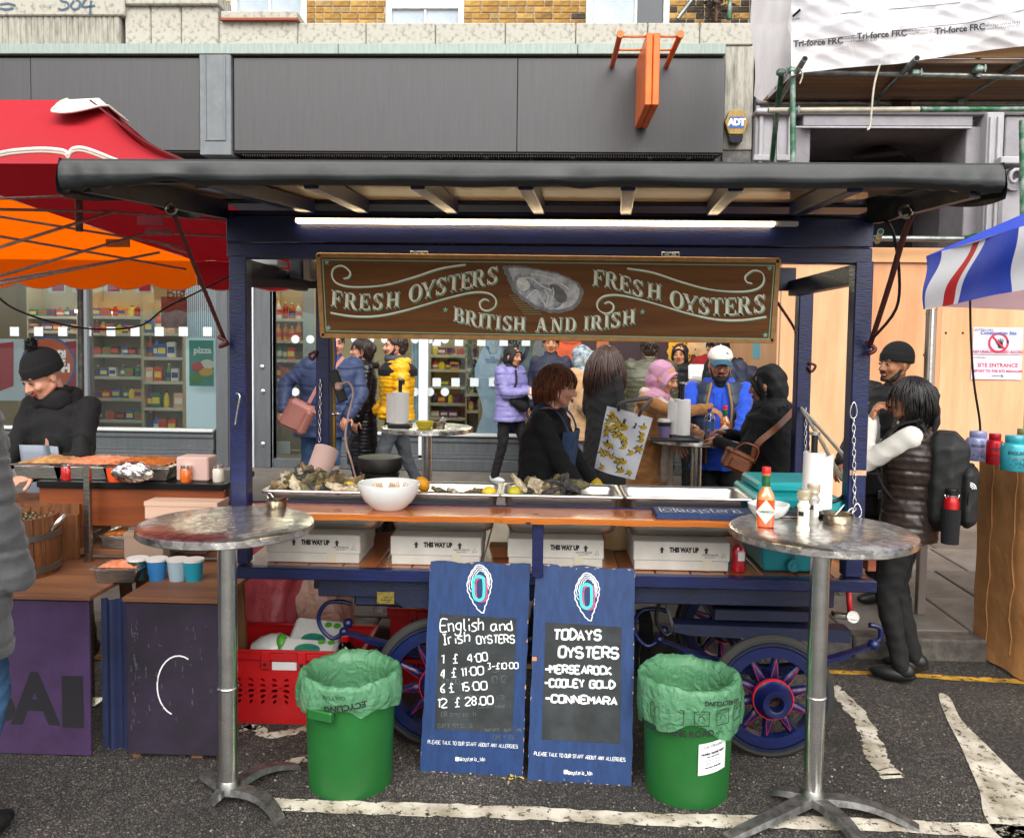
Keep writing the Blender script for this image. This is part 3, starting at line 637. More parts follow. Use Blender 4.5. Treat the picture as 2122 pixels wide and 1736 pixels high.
obj('king_block',B().box(a.x+.25,3.66,a.z+.052,a.x+.34,3.76,.69,.01),NAVY2,cart)
obj('tie_strap',B().beam(P(1366,1205,3.64),P(1395,1300,3.64),.05,.012),M('grey_strap','#3c3a38',.8),cart)
obj('hook_iron',B().tube(smoothpts([P(1392,1245,3.62),P(1366,1252,3.62),P(1360,1285,3.62),P(1378,1315,3.62),P(1392,1310,3.62)],4),.008,8),DARKM,cart,smooth=True)
obj('tow_eye',B().beam(P(1725,1272,3.64),P(1775,1280,3.64),.05,.02,.004).cyl(P(1768,1278,3.60),P(1768,1278,3.68),.025),STEEL,cart)
obj('brake_rod',B().cyl(P(1758,1222,3.7),P(1762,1272,3.7),.012),REDL,cart,smooth=True)
PW=.075
fl,fr_=P(500,900,3.58).x,P(1773,900,3.58).x
ZT=2.14
for X,Y in((fl,3.58),(fr_,3.58),(P(672,900,4.55).x,4.55),(P(1658,900,4.55).x,4.55)):
 po=obj('post',B().box(X-PW/2,Y-PW/2,BZ+.001,X+PW/2,Y+PW/2,ZT,.005),NAVY,cart)
obj('worn_wood',B().box(fr_-PW/2+.005,3.58-PW/2-.002,P(1770,980,3.54).z-.01,fr_+PW/2-.002,3.58-PW/2-.0005,P(1770,980,3.54).z+.012),M('bare_wood','#a87b5c',.8,var='#c9a68a',vs=60),cart)
bl,br=P(470,480,3.55).x,P(1809,480,3.55).x
z0,z1,z2=P(1100,540,3.54).z,P(1100,507,3.54).z,P(1100,440,3.54).z
obj('front_beam',B().box(bl,3.545,z0,br,3.61,z1-.002,.004),NAVY,cart)
obj('front_board',B().box(bl,3.54,z1+.001,br,3.58,z2,.004),NAVY,cart)
obj('rear_beam',B().box(bl+.02,4.52,2.08,br-.02,4.58,2.2,.004),NAVY2,cart)
for X in(fl,fr_):obj('side_rail',B().box(X-.03,3.612,2.05,X+.03,4.519,2.13,.004),NAVY2,cart)
obj('brace',B().beam((fl+.01,3.62,2.03),(P(660,590,4.5).x,4.5,P(660,590,4.5).z),.03,.04),NAVY2,cart)
zr=P(1100,440,3.54).z
PLYR=M('varnished_plywood_ceiling','#5f4626',.45,var='#8f6f42',vs=2,stretch=(.4,3,3),coat=.3)
VINYL=M('black_vinyl_cover','#131617',.5,var='#1b1f20',vs=3,bump=.25,bs=6,spec=.6,rv=.08)
rd=B().box(bl-.02,3.54,zr+.03,br+.02,4.75,zr+.08,.01);obj('roof_deck',rd,NAVY2,cart)
FYr,Fz=2.50,P(1100,381,2.50).z
fx0,fx1=P(125,360,2.5).x,P(2078,360,2.5).x
zh=zr+.0
def flapz(Y):return zh+(Fz-zh)*(3.53-Y)/(3.53-FYr)
sh=lambda dz,Y0=FYr+.03,Y1=3.53:[(fx0+.05,Y0,flapz(Y0)+dz),(fx1-.05,Y0,flapz(Y0)+dz),(fx1-.08,Y1,flapz(Y1)+dz),(fx0+.08,Y1,flapz(Y1)+dz)]
b=B().face(sh(.045)[::-1]);b.xf(lambda v:v);obj('flap_panel',B().prism(sh(.045),(0,0,.008)),PLYR,cart)
for q in(650,880,1095,1300,1515):pass
NR=8
for k,(xa,xb)in enumerate(((425,640),(650,752),(868,938),(1090,1118),(1300,1298),(1520,1478),(1765,1650),)):
 pA,pB=P(xa,392,2.58),P(xb,425,3.5);ya,yb_=FYr+.05,3.52
 b=B();b.beam((pA.x,ya,flapz(ya)+.015),(pB.x,yb_,flapz(yb_)+.015),.045,.055,.003)
 obj('rafter',b,NAVY if k in(0,6)else NAVY,cart)
obj('flap_side',B().beam((fx0+.06,FYr+.03,flapz(FYr)+.01),(bl+.0,3.53,zh+.0),.03,.075),NAVY2,cart)
obj('flap_side',B().beam((fx1-.06,FYr+.03,flapz(FYr)+.01),(br-.0,3.53,zh+.0),.03,.075),NAVY2,cart)
obj('flap_front_bar',B().box(fx0+.04,FYr+.02,Fz+.0,fx1-.04,FYr+.05,Fz+.07),NAVY2,cart)
ztop=P(1100,333,2.5).z
def cover(u,v):
 X=fx0+(fx1-fx0)*u;w=sin(u*40)*.003+sin(u*97+2)*.002
 e=max(0,1-min(u,1-u)/.10)
 sag=.0025*sin(u*23)+.003*sin(u*51+1)
 bump_=.016*math.exp(-((u-.115)/.02)**2)-.014*math.exp(-((u-.15)/.015)**2)+.01*math.exp(-((u-.535)/.012)**2)-.008*math.exp(-((u-.565)/.012)**2)+.010*e*sin(u*260)
 prof=[(3.56,zr+.085),(3.2,zr+.075),(2.8,(zr+ztop)/2+.05),(2.56,ztop+.003),(2.505,ztop),(2.492,ztop-.006),(2.488,ztop-.03),(2.486,ztop-.05),(2.49,Fz+.006),(2.51,Fz-.006),(2.545,Fz+.002)]
 t=v*(len(prof)-1);i=min(int(t),len(prof)-2);t-=i
 Y=prof[i][0]*(1-t)+prof[i+1][0]*t;Z=prof[i][1]*(1-t)+prof[i+1][1]*t
 k=max(0,(v-.55))/.45
 Z+=(sag-.02*e*e)*k*(1 if v>.6 else 0)+bump_*k*.5
 Y-=bump_*k+w*k
 if u<.12 and v>.8:Z-=.012*(1-u/.12)
 return Vector((X,Y,Z))
cv=B().grid(cover,220,30)
obj('vinyl_cover',cv,VINYL,cart,smooth=True)
for s,X in((-1,fx0),(1,fx1)):
 def endc(u,v,X=X,s=s):
  Y=3.54-(3.54-2.487)*u;zt=ztop+.0 if u>.9 else zr+.08+(ztop-zr-.08)*u;zb_=flapz(Y)-.03-.015*sin(u*9)
  Z=zt+(zb_-zt)*v;xe=X if u>0 else X
  return Vector((X+((bl if s<0 else br)-X)*(1-u)*.9*0+s*.008*sin(v*pi+u*12),Y,Z))
 obj('vinyl_cover',B().grid(endc,40,8),VINYL,cart,smooth=True)
ZL=P(1133,459,3.5).z
led=obj('light_bar',B().box(P(612,456,3.5).x,3.50,ZL-.009,P(1655,463,3.5).x,3.538,ZL+.008),M('white_batten','#cfcfcb',.5),cart)
obj('light_tube',B().box(P(613,456,3.5).x,3.494,ZL-.006,P(1605,456,3.5).x,3.4995,ZL+.003).box(P(613,456,3.5).x,3.503,ZL-.0115,P(1605,456,3.5).x,3.53,ZL-.0095),M('led_glow','#ffe2b0',emit=8,ecol='#ffdfae'),cart)
b=B().cyl(P(485,448,3.54),P(1805,452,3.54),.006,n=6);obj('conduit',b,DARKM,cart)
pl=B();zc=1.066;n=60
x0,x1=-1.34,P(1562,1075,3.5).x;r=random.Random(2)
edge=[3.415+.006*sin(i*.5)+.004*sin(i*1.3+1)+(.012 if i in(31,)else 0)for i in range(n+1)]
vs=[];fs=[]
for i in range(n+1):
 X=x0+(x1-x0)*i/n;vs+=[(X,edge[i],zc-.024),(X,edge[i]-.003,zc-.004),(X,edge[i]+.004,zc),(X,3.638,zc),(X,3.638,zc-.026)]
for i in range(n):
 for k in range(5):fs.append((i*5+k,(i+1)*5+k,(i+1)*5+(k+1)%5,i*5+(k+1)%5))
fs+=[(0,1,2,3,4),(n*5+4,n*5+3,n*5+2,n*5+1,n*5)]
cp=obj('counter_plank',B().add(vs,fs),M('waxed_pine_plank','#8a3f10',.22,var='#c2712c',vs=1.1,stretch=(.5,5,9),vmin=.28,vmax=.72,coat=.6,bump=.12,bs=20,spec=.6),cart)
KN=M('wood_knot','#43200d',.4)
for q,y in((1095,1082),(1110,1060)):p=P(q,y,3.42);obj('knot',B().ell((p.x,3.412 if y>1070 else 3.5,p.z if y>1070 else zc),(.014,.003 if y>1070 else.01,.007 if y>1070 else.0015),nu=10,nv=6),KN,cp,smooth=True)
obj('back_rail',B().box(x0+.05,3.64,zc-.03,x1+.2,3.657,zc+.006,.003),NAVY,cart)
obj('counter_strut',B().box(P(1103,1120,3.46).x,3.44,BZ+.002,P(1126,1120,3.46).x,3.47,zc-.026,.003),NAVY,cart)
obj('edge_board',B().box(P(1789,1180,3.75).x,3.70,.80,P(1806,1180,3.75).x,4.4,P(1797,1140,3.75).z,.002),M('raw_redwood','#8d4b2b',.7,var='#6b3219',vs=3,stretch=(1,.4,8)),cart)
CORD=M('dark_red_cord','#4f1216',.55)
def cord(pts,r,m=CORD,nm='cord',par=None):return obj(nm,B().tube(smoothpts(pts,5),r,8),m,par or cart,smooth=True)
a=P(355,432,2.9);c=P(465,703,3.52)
cord([a,a.lerp(c,.5),c],.0085);obj('cord_ring',B().lathe([(.018,-.004),(.024,0),(.018,.004),(.018,-.004)],a,16,R=Matrix.Rotation(pi/2,3,'X')),STEEL,cart)
cord([c+V(-.02,-.01,.01),c+V(.015,-.02,-.01),c+V(-.01,-.02,-.03),c+V(.02,0,-.015)],.009)
a=P(1890,445,2.9);c=P(1802,718,3.52)
cord([a+V(0,0,.0),a.lerp(c,.15)+V(-.005,0,0),a.lerp(c,.5),c],.011);obj('cord_ring',B().lathe([(.018,-.004),(.026,0),(.018,.004),(.018,-.004)],a+V(-.02,0,.01),16,R=Matrix.Rotation(pi/2,3,'X')),STEEL,cart)
cord([c+V(-.02,-.01,.02),c+V(.015,-.02,-.01),c+V(-.01,-.02,-.03),c+V(.02,0,-.015)],.009)
cord([P(1832,455,3.3),P(1850,480,3.3),P(1863,560,3.35),P(1857,640,3.4),P(1805,705,3.45)],.006,DARKM,'cable')
cord([P(1612,628,3.9),P(1640,670,4.45),P(1650,690,4.5)],.007)
cord([P(1676,752,4.5),P(1690,758,4.5),P(1682,770,4.5),P(1675,760,4.5)],.007)
cord([P(640,735,4.5),P(655,728,4.5),P(648,745,4.5),P(640,738,4.5)],.008)
def chain(p0,p1,nm='chain'):
 p0,p1=Vector(p0),Vector(p1);L_=(p1-p0).length;n_=int(L_/.024);b=B()
 for i in range(n_):
  c=p0.lerp(p1,(i+.5)/n_);d=(p1-p0).normalized();u=Vector((1,0,0))if i%2 else Vector((0,1,0));pts=[]
  for k in range(10):t=2*pi*k/10;pts.append(c+d*.0155*cos(t)+u*.0065*sin(t))
  b.tube(pts,.0022,5,closed=True)
 return obj(nm,b,STEEL2,cart,smooth=True)
pa=P(1769,868,3.53);chain(pa,P(1771,1045,3.53))
def loop(p,h,w,r=.003,nm='carabiner'):
 pts=[Vector(p)+V(w*sin(2*pi*k/16)*(1.1-.4*cos(2*pi*k/16)),0,h*cos(2*pi*k/16))for k in range(16)];return obj(nm,B().tube(pts,r,6,closed=True),STEEL2,cart,smooth=True)
loop(P(1769,850,3.53),.034,.012);loop(P(1776,1058,3.5),.03,.016)
chain(P(1792,842,3.62),P(1788,945,3.62));obj('cleat',B().tube([P(1785,838,3.6),P(1800,834,3.6)],.008,8).ell(P(1793,836,3.6),.012),STEEL2,cart,smooth=True)
chain(P(664,785,4.5),P(662,915,4.5));chain(P(1670,845,4.5),P(1668,980,4.5))
cord([P(490,815,3.52),P(497,820,3.51),P(492,850,3.51),P(487,880,3.51)],.004,STEEL2,'hook_wire')
ROPE=M('white_rope','#b9b2a4',.85,var='#8f897c',vs=90)
cord([P(1660,845,4.5),P(1710,900,4.1),P(1758,955,3.65)],.009,ROPE,'rope');cord([P(1660,845,4.5),P(1700,910,4.1),P(1735,975,3.7),P(1757,1004,3.62)],.009,ROPE,'rope')
obj('socket_box',B().box(P(612,555,4.2).x,4.1,P(612,580,4.2).z,P(636,555,4.2).x,4.2,P(612,540,4.2).z,.005),M('grey_box','#4b5054',.5),cart)
obj('socket_box',B().box(P(640,555,4.2).x,4.1,P(640,583,4.2).z,P(655,555,4.2).x,4.2,P(640,540,4.2).z,.005),M('beige_box','#8f8470',.5),cart)
obj('lamp_housing',B().box(P(535,545,4.0).x,3.9,P(535,553,4.0).z,P(590,545,4.0).x,4.05,P(535,541,4.0).z,.005),M('white_batten','#cfcfcb'),cart)
# the hanging sign
SY=3.50;A0,A1,A2,A3=P(659,529,SY),P(1613,540,SY),P(1601,706,SY),P(668,695,SY)
sg=thing('shop_sign','long varnished brown sign lettered FRESH OYSTERS BRITISH AND IRISH hung under the roof beam','sign',(A0+A1+A2+A3)/4)
def sP(x,y,d=0):
 """sign-face point from a drawing 2122 x 449: corners (57,52) (2073,68) (2043,425) (85,397)"""
 v=((y-52)-(x-57)*.0079)/350;u=(x-57-28*v)/(2016-58*v)
 top=A0.lerp(A1,u);bot=A3.lerp(A2,u);p=top.lerp(bot,v);p.y=SY-.0-d;return p
SWOOD=M('varnished_sign_wood','#5e3819',.5,var='#80542b',vs=2.5,stretch=(.6,3,9),vmin=.3,vmax=.7,spec=.15)
qs=[A0,A1,A2,A3]
obj('board',B().prism([(p.x,SY,p.z)for p in qs],(0,.025,0)),SWOOD,sg,bev=.002)
GOLD=M('gilt_edge','#9a6a2a',.4,var='#b5843c',vs=20)
for i in range(4):
 p,q=Vector(qs[i]),Vector(qs[(i+1)%4]);p.y=q.y=SY+.005;d=(q-p).normalized()*.006
 obj('edge_moulding',B().beam(p-d,q+d,.022,.012,.003,up=(0,1,0)),GOLD,sg)
MINT=M('mint_paint','#86bd9e',.6);CREAM=M('sign_cream_paint','#fff6e0',.6,var='#f2e8d0',vs=30)
b=B();cc=[sP(78,72,.0012),sP(2055,90,.0012),sP(2027,410,.0012),sP(102,383,.0012)]
for i in range(4):b.ribbon([cc[i],cc[(i+1)%4]],.0035,(0,-1,0))
obj('painted_line',b,MINT,sg,kind='stuff')
for x,y in((97,83),(2035,101),(2012,393),(111,369),(626,288),(1485,293)):
 c=sP(x,y,.0014);pts=[]
 for k in range(10):rr=.013 if k%2==0 else.0052;a=pi/2+k*pi/5;pts.append(c+V(rr*cos(a),0,rr*sin(a)))
 obj('painted_star',B().face(pts),MINT,sg)
def st(x0,y0,x1,y1,w0,w1=None):w1=w1 or w0;return[(x0-w0/2,y0),(x0+w0/2,y0),(x1+w1/2,y1),(x1-w1/2,y1)]
def sf(x,y,w=.36,h=.07):return[(x-w/2,y-h/2),(x+w/2,y-h/2),(x+w/2,y+h/2),(x-w/2,y+h/2)]
def arc(cx,cy,rx,ry,a0,a1,wt=.07,wk=.2,n=12):
 o=[];
 for i in range(n):
  qs_=[]
  for t in(i/n,(i+1)/n):
   a=radians(a0+(a1-a0)*t);w=wt+(wk-wt)*abs(cos(a))**1.3
   qs_.append(((cx+(rx-w/2)*cos(a),cy+(ry-wt/2*1.0-(w-wt)*.0)*sin(a)),w,a))
  pl_=[]
  for s_ in(1,-1):
   pr=[]
   for(c_,w,a)in qs_:pr.append((c_[0]+s_*w/2*cos(a),c_[1]+s_*wt/2*sin(a)))
   pl_.append(pr)
  o.append([pl_[0][0],pl_[0][1],pl_[1][1],pl_[1][0]])
 return o
SFT={'F':[st(.2,0,.2,1,.19),sf(.2,.035),sf(.16,.965,.28),sf(.45,.965,.55),sf(.38,.52,.3),[(.66,1),(.74,1),(.74,.7),(.70,.7)],[(.5,.38),(.56,.38),(.56,.66),(.5,.66)]],'E':[st(.2,0,.2,1,.19),sf(.16,.035,.28),sf(.16,.965,.28),sf(.45,.965,.55),sf(.45,.035,.55),sf(.38,.52,.3),[(.66,1),(.74,1),(.74,.72),(.70,.72)],[(.70,.28),(.74,.28),(.78,0),(.66,0)],[(.5,.38),(.56,.38),(.56,.66),(.5,.66)]],'R':[st(.2,0,.2,1,.19),sf(.2,.035),sf(.16,.965,.28),sf(.35,.965,.3),sf(.38,.5,.3)]+arc(.45,.735,.3,.265,-90,90)+[st(.72,.04,.48,.5,.2),sf(.78,.035,.24)],'B':[st(.2,0,.2,1,.19),sf(.16,.035,.28),sf(.16,.965,.28),sf(.36,.965,.3),sf(.36,.035,.3),sf(.38,.52,.3)]+arc(.43,.755,.27,.245,-90,90)+arc(.45,.27,.32,.27,-90,90),'S':arc(.38,.735,.30,.265,20,180)+arc(.38,.735,.30,.265,180,262,wk=.2)+arc(.38,.265,.32,.265,82,0,wk=.2)+arc(.38,.265,.32,.265,0,-160)+[[(.62,1),(.68,1),(.68,.7),(.63,.7)],[(.07,0),(.13,0),(.12,.32),(.07,.32)],[(.12,.64),(.3,.7),(.62,.40),(.5,.30)]],'H':[st(.18,0,.18,1,.19),st(.72,0,.72,1,.19),sf(.18,.035,.34),sf(.18,.965,.34),sf(.72,.035,.34),sf(.72,.965,.34),sf(.45,.52,.4)],'O':arc(.45,.5,.44,.52,0,360,n=28,wk=.21),'Y':[st(.45,0,.45,.5,.19),sf(.45,.035),st(.42,.42,.14,.96,.19),st(.5,.46,.78,.96,.09),sf(.14,.965,.32),sf(.8,.965,.26)],'T':[st(.4,0,.4,1,.19),sf(.4,.035),sf(.4,.965,.8),[(0,1),(.07,1),(.04,.7),(0,.7)],[(.73,1),(.8,1),(.8,.7),(.76,.7)]],'I':[st(.2,0,.2,1,.19),sf(.2,.035),sf(.2,.965)],'A':[st(.14,0,.42,1,.08),st(.74,0,.46,1,.2),sf(.14,.035,.26),sf(.76,.035,.32),sf(.44,.34,.4)],'N':[st(.16,0,.16,1,.08),st(.76,0,.76,1,.08),st(.72,.0,.18,1,.2),sf(.16,.035,.28),sf(.12,.965,.26),sf(.76,.965,.28)],'D':[st(.2,0,.2,1,.19),sf(.16,.035,.28),sf(.16,.965,.28),sf(.34,.965,.3),sf(.34,.035,.3)]+arc(.42,.5,.42,.5,-90,90,n=16,wk=.2),}
SW={'F':.76,'E':.8,'R':.9,'B':.8,'S':.74,'H':.9,'O':.92,'Y':.92,'T':.82,'I':.4,'A':.92,'N':.92,'D':.9}
def pline(pts,x):
 for(a,c),(d,e)in zip(pts[:-1],pts[1:]):
  if x<=d:t=(x-a)/(d-a);t=max(0,t);return c+(e-c)*t
 return pts[-1][1]
def word(s,xs,base,hgt,nm='painted_word'):
 bp=[(v.x,v.y)for v in smoothpts([(a,c,0)for a,c in base],6)]
 for(dx,dy,m,dd)in((5,6,MINT,.0012),(0,0,CREAM,.0022)):
  b=B()
  for ch,xc in zip(s,xs):
   if ch==' ':continue
   w=SW[ch];H_=pline(hgt,xc)
   for q in SFT[ch]:
    pts=[]
    for(px_,py_)in q:
     X=xc+(px_-w/2)*H_*.92+.03*py_*H_;yb_=pline(bp,X);pts.append(sP(X+dx,yb_-py_*H_+dy,dd))
    b.face(pts)
  obj(nm if m is CREAM else 'painted_shadow',b,m,sg,kind='stuff')
H1=[(100,74),(300,70),(860,74)]
word('FRESH',(143,205,268,325,392),[(110,272),(200,286),(290,289),(430,277)],H1)
word('OYSTERS',(492,548,603,660,715,768,828),[(440,262),(520,243),(620,216),(720,195),(860,168)],H1)
word('FRESH',(1292,1348,1408,1462,1534),[(1260,180),(1330,187),(1400,204),(1470,227),(1580,246)],[(1200,72),(1600,72)])
word('OYSTERS',(1632,1690,1747,1803,1862,1922,1985),[(1590,262),(1640,278),(1700,294),(1780,305),(1880,305),(1960,297),(2020,290)],[(1600,72),(2030,78)])
word('BRITISH',(684,738,781,816,856,895,949),[(650,334),(720,352),(800,368),(900,377),(990,380)],[(640,66),(1000,62)])
word('AND',(1045,1112,1172),[(1000,383),(1200,380)],[(1000,62),(1300,62)])
word('IRISH',(1240,1284,1328,1366,1424),[(1210,377),(1300,371),(1380,358),(1470,340)],[(1200,62),(1500,66)])
UL=[(172,153),(196,146),(200,122),(165,97),(128,108),(122,145),(150,176),(220,189),(350,181),(480,147),(600,108),(712,90)]
LL=[(816,248),(796,240),(776,256),(784,282),(812,290),(842,272),(845,240),(812,214),(740,212),(620,240),(450,290),(330,315),(220,317),(118,302)]
for pts in(UL,LL,[(2130-x,y+14)for x,y in UL],[(2135-x,y+10)for x,y in LL]):
 for dx,dy,m,dd in((3,4,MINT,.0011),(0,0,CREAM,.002)):
  sp_=smoothpts([(x,y,0)for x,y in pts],6);n_=len(sp_)
  b=B().ribbon([sP(v.x+dx,v.y+dy,dd)for v in sp_],[.004+.0025*abs(sin(i/n_*9))for i in range(n_)],(0,-1,0));obj('painted_scroll',b,m,sg)
oc=[(868,98),(900,94),(950,96),(1010,105),(1070,116),(1120,128),(1165,146),(1205,172),(1222,200),(1224,225),(1212,255),(1190,280),(1150,296),(1100,301),(1050,293),(1000,272),(955,240),(920,205),(898,165),(880,130)]
def oy(pts,m,d,nm='oyster_picture',jag=0):
 r=random.Random(len(pts));sp_=smoothpts([(x,y,0)for x,y in pts],4,closed=True)
 b=B();cx=sum(v.x for v in sp_)/len(sp_);cy=sum(v.y for v in sp_)/len(sp_);n_=len(sp_)
 pp=[sP(v.x+r.uniform(-jag,jag),v.y+r.uniform(-jag,jag),d)for v in sp_];c=sP(cx,cy,d)
 b.add([c]+pp,[(0,1+i,1+(i+1)%n_)for i in range(n_)]);return obj(nm,b,m,pic)
pic=obj('oyster_picture',B().face([sP(x,y,.0012)for x,y in oc]),M('oyster_shell_dark','#2b2a29',.7,var='#4b4845',vs=40),sg)
def inset(pts,k,dx=0,dy=0):cx=sum(p[0]for p in pts)/len(pts);cy=sum(p[1]for p in pts)/len(pts);return[(cx+(x-cx)*k+dx,cy+(y-cy)*k+dy)for x,y in pts]
oy(inset(oc,1.0,4,0),M('oyster_grey','#6d6b69',.6,var='#8f8d8a',vs=30),.0016,'shell_rim',3)
oy(inset(oc,.88,8,-2),M('nacre_pale','#dddbd8',.4,var='#8f8f92',vs=18),.002,'nacre',2)
oy([(925,150),(960,128),(1020,140),(1060,170),(1100,200),(1140,240),(1120,275),(1060,280),(990,245),(940,205)],M('oyster_flesh','#5c5f68',.35,var='#c9cacd',vs=16,vmin=.4,vmax=.6),.0024,'flesh',2)
oy([(938,160),(965,148),(990,165),(995,190),(970,205),(945,190)],M('nacre_light','#f0eee8',.3,var='#bdbab2',vs=40),.0028,'fold',1)
oy([(1080,180),(1110,176),(1145,205),(1158,240),(1135,258),(1105,240),(1095,210)],M('dark_pool','#1c1819',.3,var='#58514f',vs=30),.0029,'dark_fold',1)
for pts in([(940,150),(1000,150),(1050,185),(1090,200)],[(980,235),(1020,200),(1040,230),(1070,275)],[(1000,130),(1060,140),(1120,165),(1170,200)],[(1060,200),(1075,225),(1070,260)],[(1095,190),(1100,215),(1090,240)]):
 obj('highlight',B().ribbon([sP(v.x,v.y,.0032)for v in smoothpts([(x,y,0)for x,y in pts],4)],.005,(0,-1,0)),M('nacre_light'),pic)
for k in range(9):
 y=225+k*10;pts=[(905+k*8+i*6,y+(2 if i%2 else-2))for i in range(18-k//2)if 905+k*8+i*6<905+(y-210)*1.6+70]
 if len(pts)>2:obj('hatching',B().ribbon([sP(x,y_,.0011)for x,y_ in pts],.002,(0,-1,0)),M('mint_line','#8d9a72',.6),pic)
for q in(503,1611):
 p=sP(q,42);hg=B().box(p.x-.038,SY+.02,p.z-.009,p.x+.038,SY+.026,p.z+.011,.001).box(p.x-.008,SY+.018,p.z-.022,p.x+.008,SY+.024,p.z-.009)
 h=obj('hinge',hg,STEEL,sg)
 for dx in(-.028,0,.028):obj('screw',B().ell((p.x+dx,SY+.019,p.z+.001),(.005,.003,.005),nu=8,nv=4),DARKM,h)
# price boards
class Quad:
 """a flat face in space addressed by the pixels of a close-up drawing"""
 def __init__(s,cs,px,n=None):
  s.c=[Vector(c)for c in cs];s.p=px
  nn_=(s.c[0]-s.c[3]).cross(s.c[2]-s.c[3]).normalized();s.c[1]=s.c[1]-nn_*(s.c[1]-s.c[3]).dot(nn_)
  s.ux=(s.c[1]-s.c[0]).normalized();s.uy=(s.c[0]-s.c[3]).normalized();s.n=s.ux.cross(s.uy).normalized()
 def __call__(s,x,y,d=.001):
  (x0,y0),(x1,y1),(x2,y2),(x3,y3)=s.p;u=v=.5
  for _ in range(6):
   xl_,xr_=x0+(x3-x0)*v,x1+(x2-x1)*v;u=(x-xl_)/(xr_-xl_);yt,yb_=y0+(y1-y0)*u,y3+(y2-y3)*u;v=(y-yt)/(yb_-yt)
  a=s.c[0].lerp(s.c[1],u);b_=s.c[3].lerp(s.c[2],u);return a.lerp(b_,v)+s.n*d
CHALK=M('chalk_pen','#e8eae8',.7,var='#b9bdbd',vs=90,vmin=.35,vmax=.8);FAINT=M('rubbed_chalk','#5b6062',.9,var='#33383a',vs=30);SLATE=M('blackboard_paint','#1c2021',.75,var='#363d40',vs=7,vmin=.4,vmax=.8)
TURQ=M('turquoise_paint','#3fd0c0',.5);PINK=M('pink_paint','#c9447c',.5);BARE=M('chipped_wood','#b98f6c',.8)
def board(q,name,label,grp):
 t=thing('price_board',label,'sign board',(q.c[2]+q.c[3])/2,group=grp)
 back=-q.n*.018
 ed=B();r=random.Random(len(label));n=14
 pts=[]
 for i in range(4):
  a,b_=q.c[i],q.c[(i+1)%4];m=n if i in(0,2)else 20
  for k in range(m):pts.append(a.lerp(b_,k/m)+(q.uy if i in(0,2)else q.ux)*r.uniform(-.0022,.0022)+(q.uy*(.004*sin(k*1.1))if i==0 else Vector()))
 obj('panel',B().prism([p for p in pts][::-1],back),BLUEP,t)
 for i in range(26):
  a,b_=q.c[r.randrange(4)],None;i0=r.randrange(4);a,b_=q.c[i0],q.c[(i0+1)%4];p=a.lerp(b_,r.random());inn=(sum(q.c,Vector())/4-p).normalized()
  w_=r.uniform(.003,.012);d=(b_-a).normalized();p=p+q.n*.0009
  obj('paint_chip',B().face([p-d*w_,p+d*w_*.8,p+d*w_*.3+inn*r.uniform(.002,.006),p-d*w_*.5+inn*r.uniform(.002,.005)]),BARE,t)
 return t
def slate(q,t,pts):return obj('chalk_panel',B().face([q(x,y,.0012)for x,y in pts][::-1]),SLATE,t)
def write(q,t,s,x0,y0,x1,y1,hpx,lw=.0055,m=CHALK,jit=.05,seed=1,nm='lettering',d=.0022,sc=1827.0):
 """a hand-written line from (x0,y0) to (x1,y1) (baseline), hpx high"""
 o=q(x0,y0,d-.0012);e=q(x1,y1,d-.0012);up=q(x0,y0-hpx,d-.0012)-o
 b=hand(B(),s,o,e-o,up-(e-o)*(up.dot(e-o)/(e-o).length_squared),up.length,(e-o).length,lw,jit=jit,seed=seed)
 return obj(nm,b,m,t)
def logo(q,t,cx,cy,S=1):
 out=[(-10,-160),(20,-155),(45,-135),(70,-100),(82,-60),(80,-20),(72,20),(60,60),(48,95),(35,130),(30,158),(5,150),(-20,120),(-45,80),(-65,40),(-78,0),(-76,-50),(-60,-95),(-40,-130)]
 def rb(pts,w,m,nm,d=.0015,j=0,k=4,closed=True):
  r=random.Random(len(pts));sp_=smoothpts([(x,y,0)for x,y in pts],k,closed=closed);sp_=sp_+[sp_[0],sp_[1]]if closed else sp_
  vv=[q(cx+v.x*S+(j*(1 if i%4<2 else-1)),cy+v.y*S,d)for i,v in enumerate(sp_)]
  obj(nm,B().ribbon(vv,w,q.n),m,t)
 rb(out,.0042,CHALK,'shell_outline',j=2)
 for k,(a,c)in enumerate(((.84,-6),(.70,-12),(.56,-18))):
  rb([(x*a+4*k,y*a+c*1.6-4)for x,y in out[14:]+out[:7]],.003,CHALK,'shell_line',j=2,closed=False)
 ov=[(-38,-40),(-30,-72),(0,-84),(26,-72),(32,-40),(32,20),(26,60),(0,74),(-28,62),(-38,20)]
 rb([(x*1.0+14,y+8)for x,y in ov],.010,PINK,'letter_shadow',.0016);rb([(x+6,y+4)for x,y in ov],.009,INK,'letter_shadow',.0019);rb(ov,.012,TURQ,'letter_o',.0023)
zt=P(892,1163,3.485)
q1=Quad([P(892,1163.6,3.485),P(1099,1168,3.475),PZ(1083.4,1609),PZ(870.6,1597)],[(98,140),(758,155),(707,1558),(30,1520)])
t1=board(q1,'a','blue board chalked with an English and Irish oyster price list, left of the pair','blue price boards leaning on the cart')
slate(q1,t1,[(160,488),(667,517),(640,1272),(125,1245)]);logo(q1,t1,422,320)
W=lambda*a,**k:write(q1,t1,*[v*.8 if i==6 else v for i,v in enumerate(a)],**k)
W('English',166,600,462,596,80,.0068,seed=1);W('and',500,600,655,588,62,.0068,seed=2)
W('Irish',176,688,372,668,66,.0068,seed=3);W('OYSTERS',408,682,662,676,50,.0068,seed=4)
